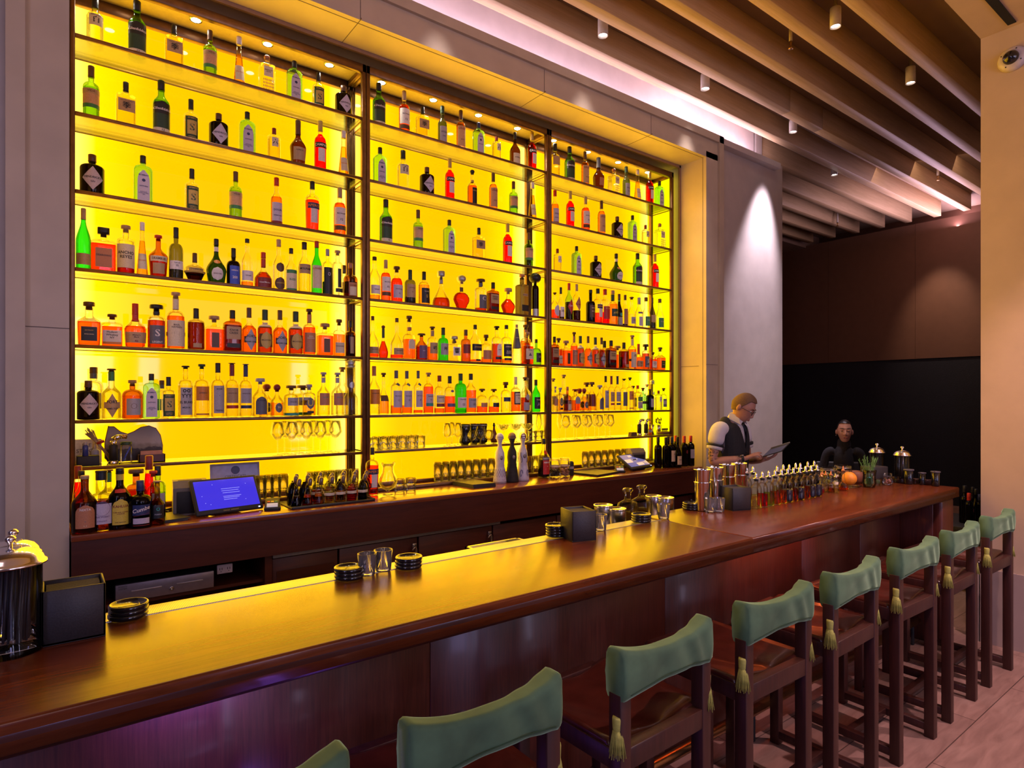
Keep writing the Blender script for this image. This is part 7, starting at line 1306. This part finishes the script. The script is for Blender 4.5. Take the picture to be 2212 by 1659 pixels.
def woman():
    x0,y0=6.60,2.99; ANG=-.92
    T=Matrix.Rotation(ANG,4,'Z'); W=lambda x,y,z:(T@Vector((x,y,z)))
    t=thing('person','woman in black turtleneck with dark hair pulled back, seated beyond the bar','person',(x0,y0,0))
    pel=W(0,.02,.70); wa=W(0,.02,.84); ch=W(0,.0,1.02); sh=W(0,.0,1.15); nk=W(0,-.01,1.21); nk2=W(0,-.025,1.27)
    legs=[]
    body=[skin_mesh([pel,wa,ch,sh,nk,nk2,W(-.09,0,.67),W(-.10,-.40,.66),W(-.10,-.42,.28),W(-.10,-.50,.24),W(.09,0,.67),W(.10,-.40,.66),W(.10,-.42,.28),W(.10,-.50,.24)],[(0,1),(1,2),(2,3),(3,4),(4,5),(0,6),(6,7),(7,8),(8,9),(0,10),(10,11),(11,12),(12,13)],[(.13,.10),(.10,.08),(.12,.088),(.115,.072),(.038,.038),(.040,.040),.08,.052,.036,.03,.08,.052,.036,.03],2)]
    cl=[skin_mesh([pel,wa,ch,sh,W(0,-.005,1.20)],[(0,1),(1,2),(2,3),(3,4)],[(.14,.11),(.112,.09),(.135,.10),(.13,.082),(.06,.058)],2),skin_mesh([W(0,-.004,1.16),W(0,-.009,1.20),W(0,-.014,1.235),W(0,-.02,1.268)],[(0,1),(1,2),(2,3)],[(.074,.072),(.070,.070),(.068,.068),(.064,.064)],2)]
    for s in (-1,1):
        S0=W(s*.155,.0,1.13); E0=W(s*.215,.02,.86); W0=W(s*.10,-.22,.80)
        body.append(skin_mesh([sh.lerp(S0,.6),S0,S0.lerp(E0,.5),E0,E0.lerp(W0,.4),W0],[(0,1),(1,2),(2,3),(3,4),(4,5)],[.05,.043,.038,.034,.033,.022],2))
        cl.append(skin_mesh([sh.lerp(S0,.5),S0,S0.lerp(E0,.5),E0,E0.lerp(W0,.4),E0.lerp(W0,.92)],[(0,1),(1,2),(2,3),(3,4),(4,5)],[.060,.050,.045,.042,.039,.030],2))
        body+=hand(W0,W(s*.03,-.36,.775)-W0,(0,0,1),1 if s<0 else -1,(.3,.3,.35,.4))
    HR=Matrix.Rotation(ANG-.14,3,'Z')@Matrix.Rotation(-.03,3,'X'); hc=W(0,-.035,1.343)
    hp,at_=head_parts(hc,HR,True); body+=hp
    fuse(body,.0055,'body',[SKINW],t,None,3)
    HB_=mat('hair_black',(.012,.008,.010),.4,0,.3,90,.2)
    face_details(t,at_,HR,HB_,mat('lips_woman',(.32,.08,.07),.4),True)
    vs,fs=ell((0,0,0),(.0755,.0985,.1205),100,80); P2=[]
    for v in vs:
        x,y,z=v
        if z<0: x*=max(.75,1+z*2); y*=max(.6,1+z*3.2) if y>0 else 1
        P2.append(Vector((x,y,z)))
    F2=[f for f in fs if (lambda c:(c.z>.082 if c.y<-.03 else c.z>.0-c.y*.2+.03*(c.y<.0) if c.y<.03 else c.z>-.075))(sum((P2[i] for i in f),Vector())/4)]
    q=MB(); q.add([Vector(hc)+HR@p for p in P2],F2,0,True); vs,fs=ell(at_((0,.105,.03)),(.035,.032,.035),16,12); q.add(vs,fs,0,True)
    ho=part('hair',q,HB_,t)
    part('earring',MB().add(*ell(at_((-.078,.008,-.046)),(.004,.004,.004),8,6),0,True),CHROME,t)
    KN=mat('black_knit',(.012,.011,.017),.9,0,.3,120,.3)
    fuse(cl,.008,'turtleneck',[KN],t,None,3)
    tr=[skin_mesh([W(0,.02,.78),pel,W(-.09,0,.67),W(-.10,-.40,.66),W(-.10,-.42,.32),W(.09,0,.67),W(.10,-.40,.66),W(.10,-.42,.32)],[(0,1),(1,2),(2,3),(3,4),(1,5),(5,6),(6,7)],[(.118,.10),(.145,.12),.10,.070,.052,.10,.070,.052],2)]
    fuse(tr,.012,'trousers',[BLACK],t,None,3)
    for s in (-1,1): part('shoe',MB().add(*skin_mesh([W(s*.10,-.42,.25),W(s*.10,-.50,.225),W(s*.10,-.56,.22)],[(0,1),(1,2)],[.04,.036,.028],2),0,True),BLACKG,t)
    st=thing('bar_chair','plain black chair the woman in the turtleneck sits on','chair',(x0,y0,0),ANG)
    part('seat',MB().bbox(-.22,.22,-.20,.24,.50,.575,.02,seg=3),DARKL,st); part('backrest',MB().bbox(-.22,.22,.22,.27,.60,1.0,.02,seg=3),DARKL,st)
    for x in (-.19,.19):
        for y in (-.17,.23): part('leg',MB().bbox(x-.015,x+.015,y-.015,y+.015,0,.51,.003),BLACK,st)
    part('footrest',MB().tube([(-.19,-.36,.19),(.19,-.36,.19)],.012,10).tube([(-.19,-.36,.19),(-.19,-.17,.19)],.012,8).tube([(.19,-.36,.19),(.19,-.17,.19)],.012,8),STEEL,st)
woman()
# ------------------------------------------------------------------ ceiling spots and lights
WH=mat('spot_white_metal',(.62,.55,.48),.5)
def light(kind,name,loc,energy,col,size=None,sizey=None,to=None,spot=None,blend=.5,soft=.03,spread=None):
    l=bpy.data.lights.new(name,kind); l.energy=energy; l.color=col
    if kind=='AREA':
        l.shape='RECTANGLE'; l.size=size; l.size_y=sizey
        if spread: l.spread=math.radians(spread)
    if kind=='SPOT': l.spot_size=math.radians(spot); l.spot_blend=blend; l.shadow_soft_size=soft
    if kind=='POINT': l.shadow_soft_size=soft
    o=bpy.data.objects.new(name,l); C.objects.link(o); o.location=loc
    if to is not None: o.rotation_euler=(Vector(to)-Vector(loc)).to_track_quat('-Z','Y').to_euler()
    return o
SPOTS=[((3.473,3.40),(3.42,3.86,1.2),'above the middle bay'),((4.82,3.415),(4.75,3.86,1.2),'above the right bay'),((6.35,3.40),(6.10,3.74,2.3),'before the end of the wall'),((4.81,2.24),(4.7,2.0,1),'between the nearer beams over the bar'),((6.21,2.23),(6.55,2.9,1.2),'beside the pillar'),((7.99,3.735),(9.0,3.9,1),'dim one in the far room')]
for i,((x,y),to,wh) in enumerate(SPOTS):
    t=thing('ceiling_spotlight','small white cylinder spotlight hanging among the beams, '+wh,'spotlight',(x,y,4.55),0,'cylinder spotlights among the beams')
    part('body',MB().lathe([(.0,.215),(.012,.215),(.012,.13),(.038,.125),(.040,.12),(.040,-.02),(.036,-.02),(.034,.0),(0,.002)][::-1],20),WH,t)
    part('lens',MB().lathe([(0,-.004),(.033,-.004),(.033,.0),(0,.0)],18),emis('spot_lens',(1,.94,.96),14 if i<5 else .4),t)
    if i<5: light('SPOT','ceiling_spot',(x,y,4.51),[60,60,520,60,140][i],(.96,.80,.98) if i==2 else (1,.82,.86),to=to,spot=[46,46,44,60,60][i],blend=.9,soft=.04)
for i,(u,v,Y) in enumerate(((1708,98,2.62),(2026,302,3.05),(1809,485,4.7))):
    p=at(u,v,Y=Y); z=min(p.z,4.6)
    t=thing('sprinkler','small ceiling sprinkler head hanging from a short pipe, '+['nearest','by the pillar','far room'][i],'sprinkler',(p.x,Y,z),0,'ceiling sprinklers')
    part('pipe',MB().lathe([(.014,.03),(.014,4.765-z)],12),WH,t); part('head',MB().lathe([(.018,-.03),(.02,-.026),(.006,-.01),(.006,.01),(.016,.03)],12),BRASS,t)
p=at(1985/10.0*10,0,X=5.13) if 0 else at(2186,127,X=5.13)
t=thing('dome_camera','white ceiling dome camera with dark bubble on the tan pillar','security camera',(5.145,p.y,p.z))
R=Matrix.Rotation(-PI/2,4,'Y')
part('base',MB().lathe([(0,0),(.078,0),(.082,.006),(.072,.03),(.05,.04),(0,.04)],28,T=R),mat('camera_white',(.6,.52,.5),.4),t)
part('bubble',MB().lathe([(.045,.038),(.043,.055),(.033,.07),(.018,.079),(0,.082)],24,T=R,cap=False),BLACKG,t)
q=MB()
for a in range(4): 
    an=a*PI/2+.5; q.lathe([(0,0),(.004,0),(.004,.003),(0,.003)],8,T=Matrix.Translation((-.036,.06*math.cos(an),.06*math.sin(an)))@R)
part('screw',q,BLACK,t)
PK=(1,.72,.95)
light('AREA','cove_led',(1.2,3.78,4.315),48,PK,10.4,.03,(1.2,3.86,5))
light('AREA','cove_led_end',(5.6,3.80,4.34),14,PK,1.6,.03,(5.6,3.86,5))
light('AREA','slot_led',(11.47,3.4,4.43),60,(1,.66,.92),4.6,.03,(11.2,3.4,5.2)).rotation_euler.rotate_axis('Z',PI/2)
for x in (.75,2.11): light('SPOT','track_spot',(x,3.40,4.5),40,(1,.82,.86),to=(x,3.86,1.2),spot=48,blend=.9,soft=.04)
light('SPOT','far_wall_spot',(10.4,3.55,4.5),120,(1,.72,.55),to=(11.3,3.62,2.9),spot=46,blend=.9,soft=.05)
# daylight through the windows behind and left of the camera, added fill, far room lamps
light('AREA','window_daylight',(-3.8,-1.5,2.0),35,(.42,.42,1.0),.35,2.2,(1.5,1.8,1.1))
light('AREA','window_daylight_small',(.6,-5.5,2.2),40,(.5,.46,1.0),.8,2.0,(2.0,2.2,1.1))
light('AREA','window_strip',(1.6,-5.6,2.0),30,(.60,.62,1.0),.35,2.6,(2.6,2.2,1.2))
light('AREA','window_strip_right',(4.6,-5.6,2.0),30,(.66,.64,1.0),.35,2.6,(3.6,2.2,1.2))
light('AREA','front_fill',(2.6,-3.2,3.6),55,(1,.74,.82),5,2.4,(2.6,4.0,2.6))  # added fill from behind the camera, lifts the bottle labels
light('AREA','far_room_lamps',(9.0,2.4,4.3),22,(1,.62,.45),2.5,2.5,(11.3,3.5,2.6))
light('AREA','front_fill_left',(-2.0,.3,4.0),30,(1,.72,.74),2,2,(.0,3.4,2.0))  # added fill from the upper left, no fixture modelled
light('SPOT','seat_spot',(4.2,.2,4.1),320,(1,.60,.62),to=(4.3,.5,0),spot=75,blend=.5,soft=.03)
light('SPOT','seat_spot_near',(2.4,.0,4.1),230,(1,.60,.62),to=(2.9,1.2,0),spot=70,blend=.5,soft=.03)
light('AREA','underbar_led_red',(3.15,1.70,.965),1.3,(1,.16,.04),.9,.02,(3.15,1.82,0))
light('AREA','underbar_led_violet',(.30,1.70,.965),2.0,(.22,.12,1),.3,.02,(.3,1.86,.3))
light('POINT','violet_glow',(.50,1.50,.50),1.3,(.30,.12,1),soft=.08)
w=bpy.data.worlds.new('room_dim'); sc.world=w; w.use_nodes=True; w.node_tree.nodes['Background'].inputs[0].default_value=(.055,.034,.046,1); w.node_tree.nodes['Background'].inputs[1].default_value=.7
sc.view_settings.view_transform='Standard'; sc.view_settings.look='None'; sc.view_settings.gamma=1; sc.view_settings.exposure=0
try: sc.view_settings.use_curve_mapping=False
except: pass
cy=sc.cycles; cy.max_bounces=5; cy.diffuse_bounces=2; cy.glossy_bounces=3; cy.transmission_bounces=2; cy.transparent_max_bounces=18; cy.adaptive_threshold=.05; cy.caustics_reflective=False; cy.caustics_refractive=False; cy.sample_clamp_indirect=4; cy.use_denoising=True
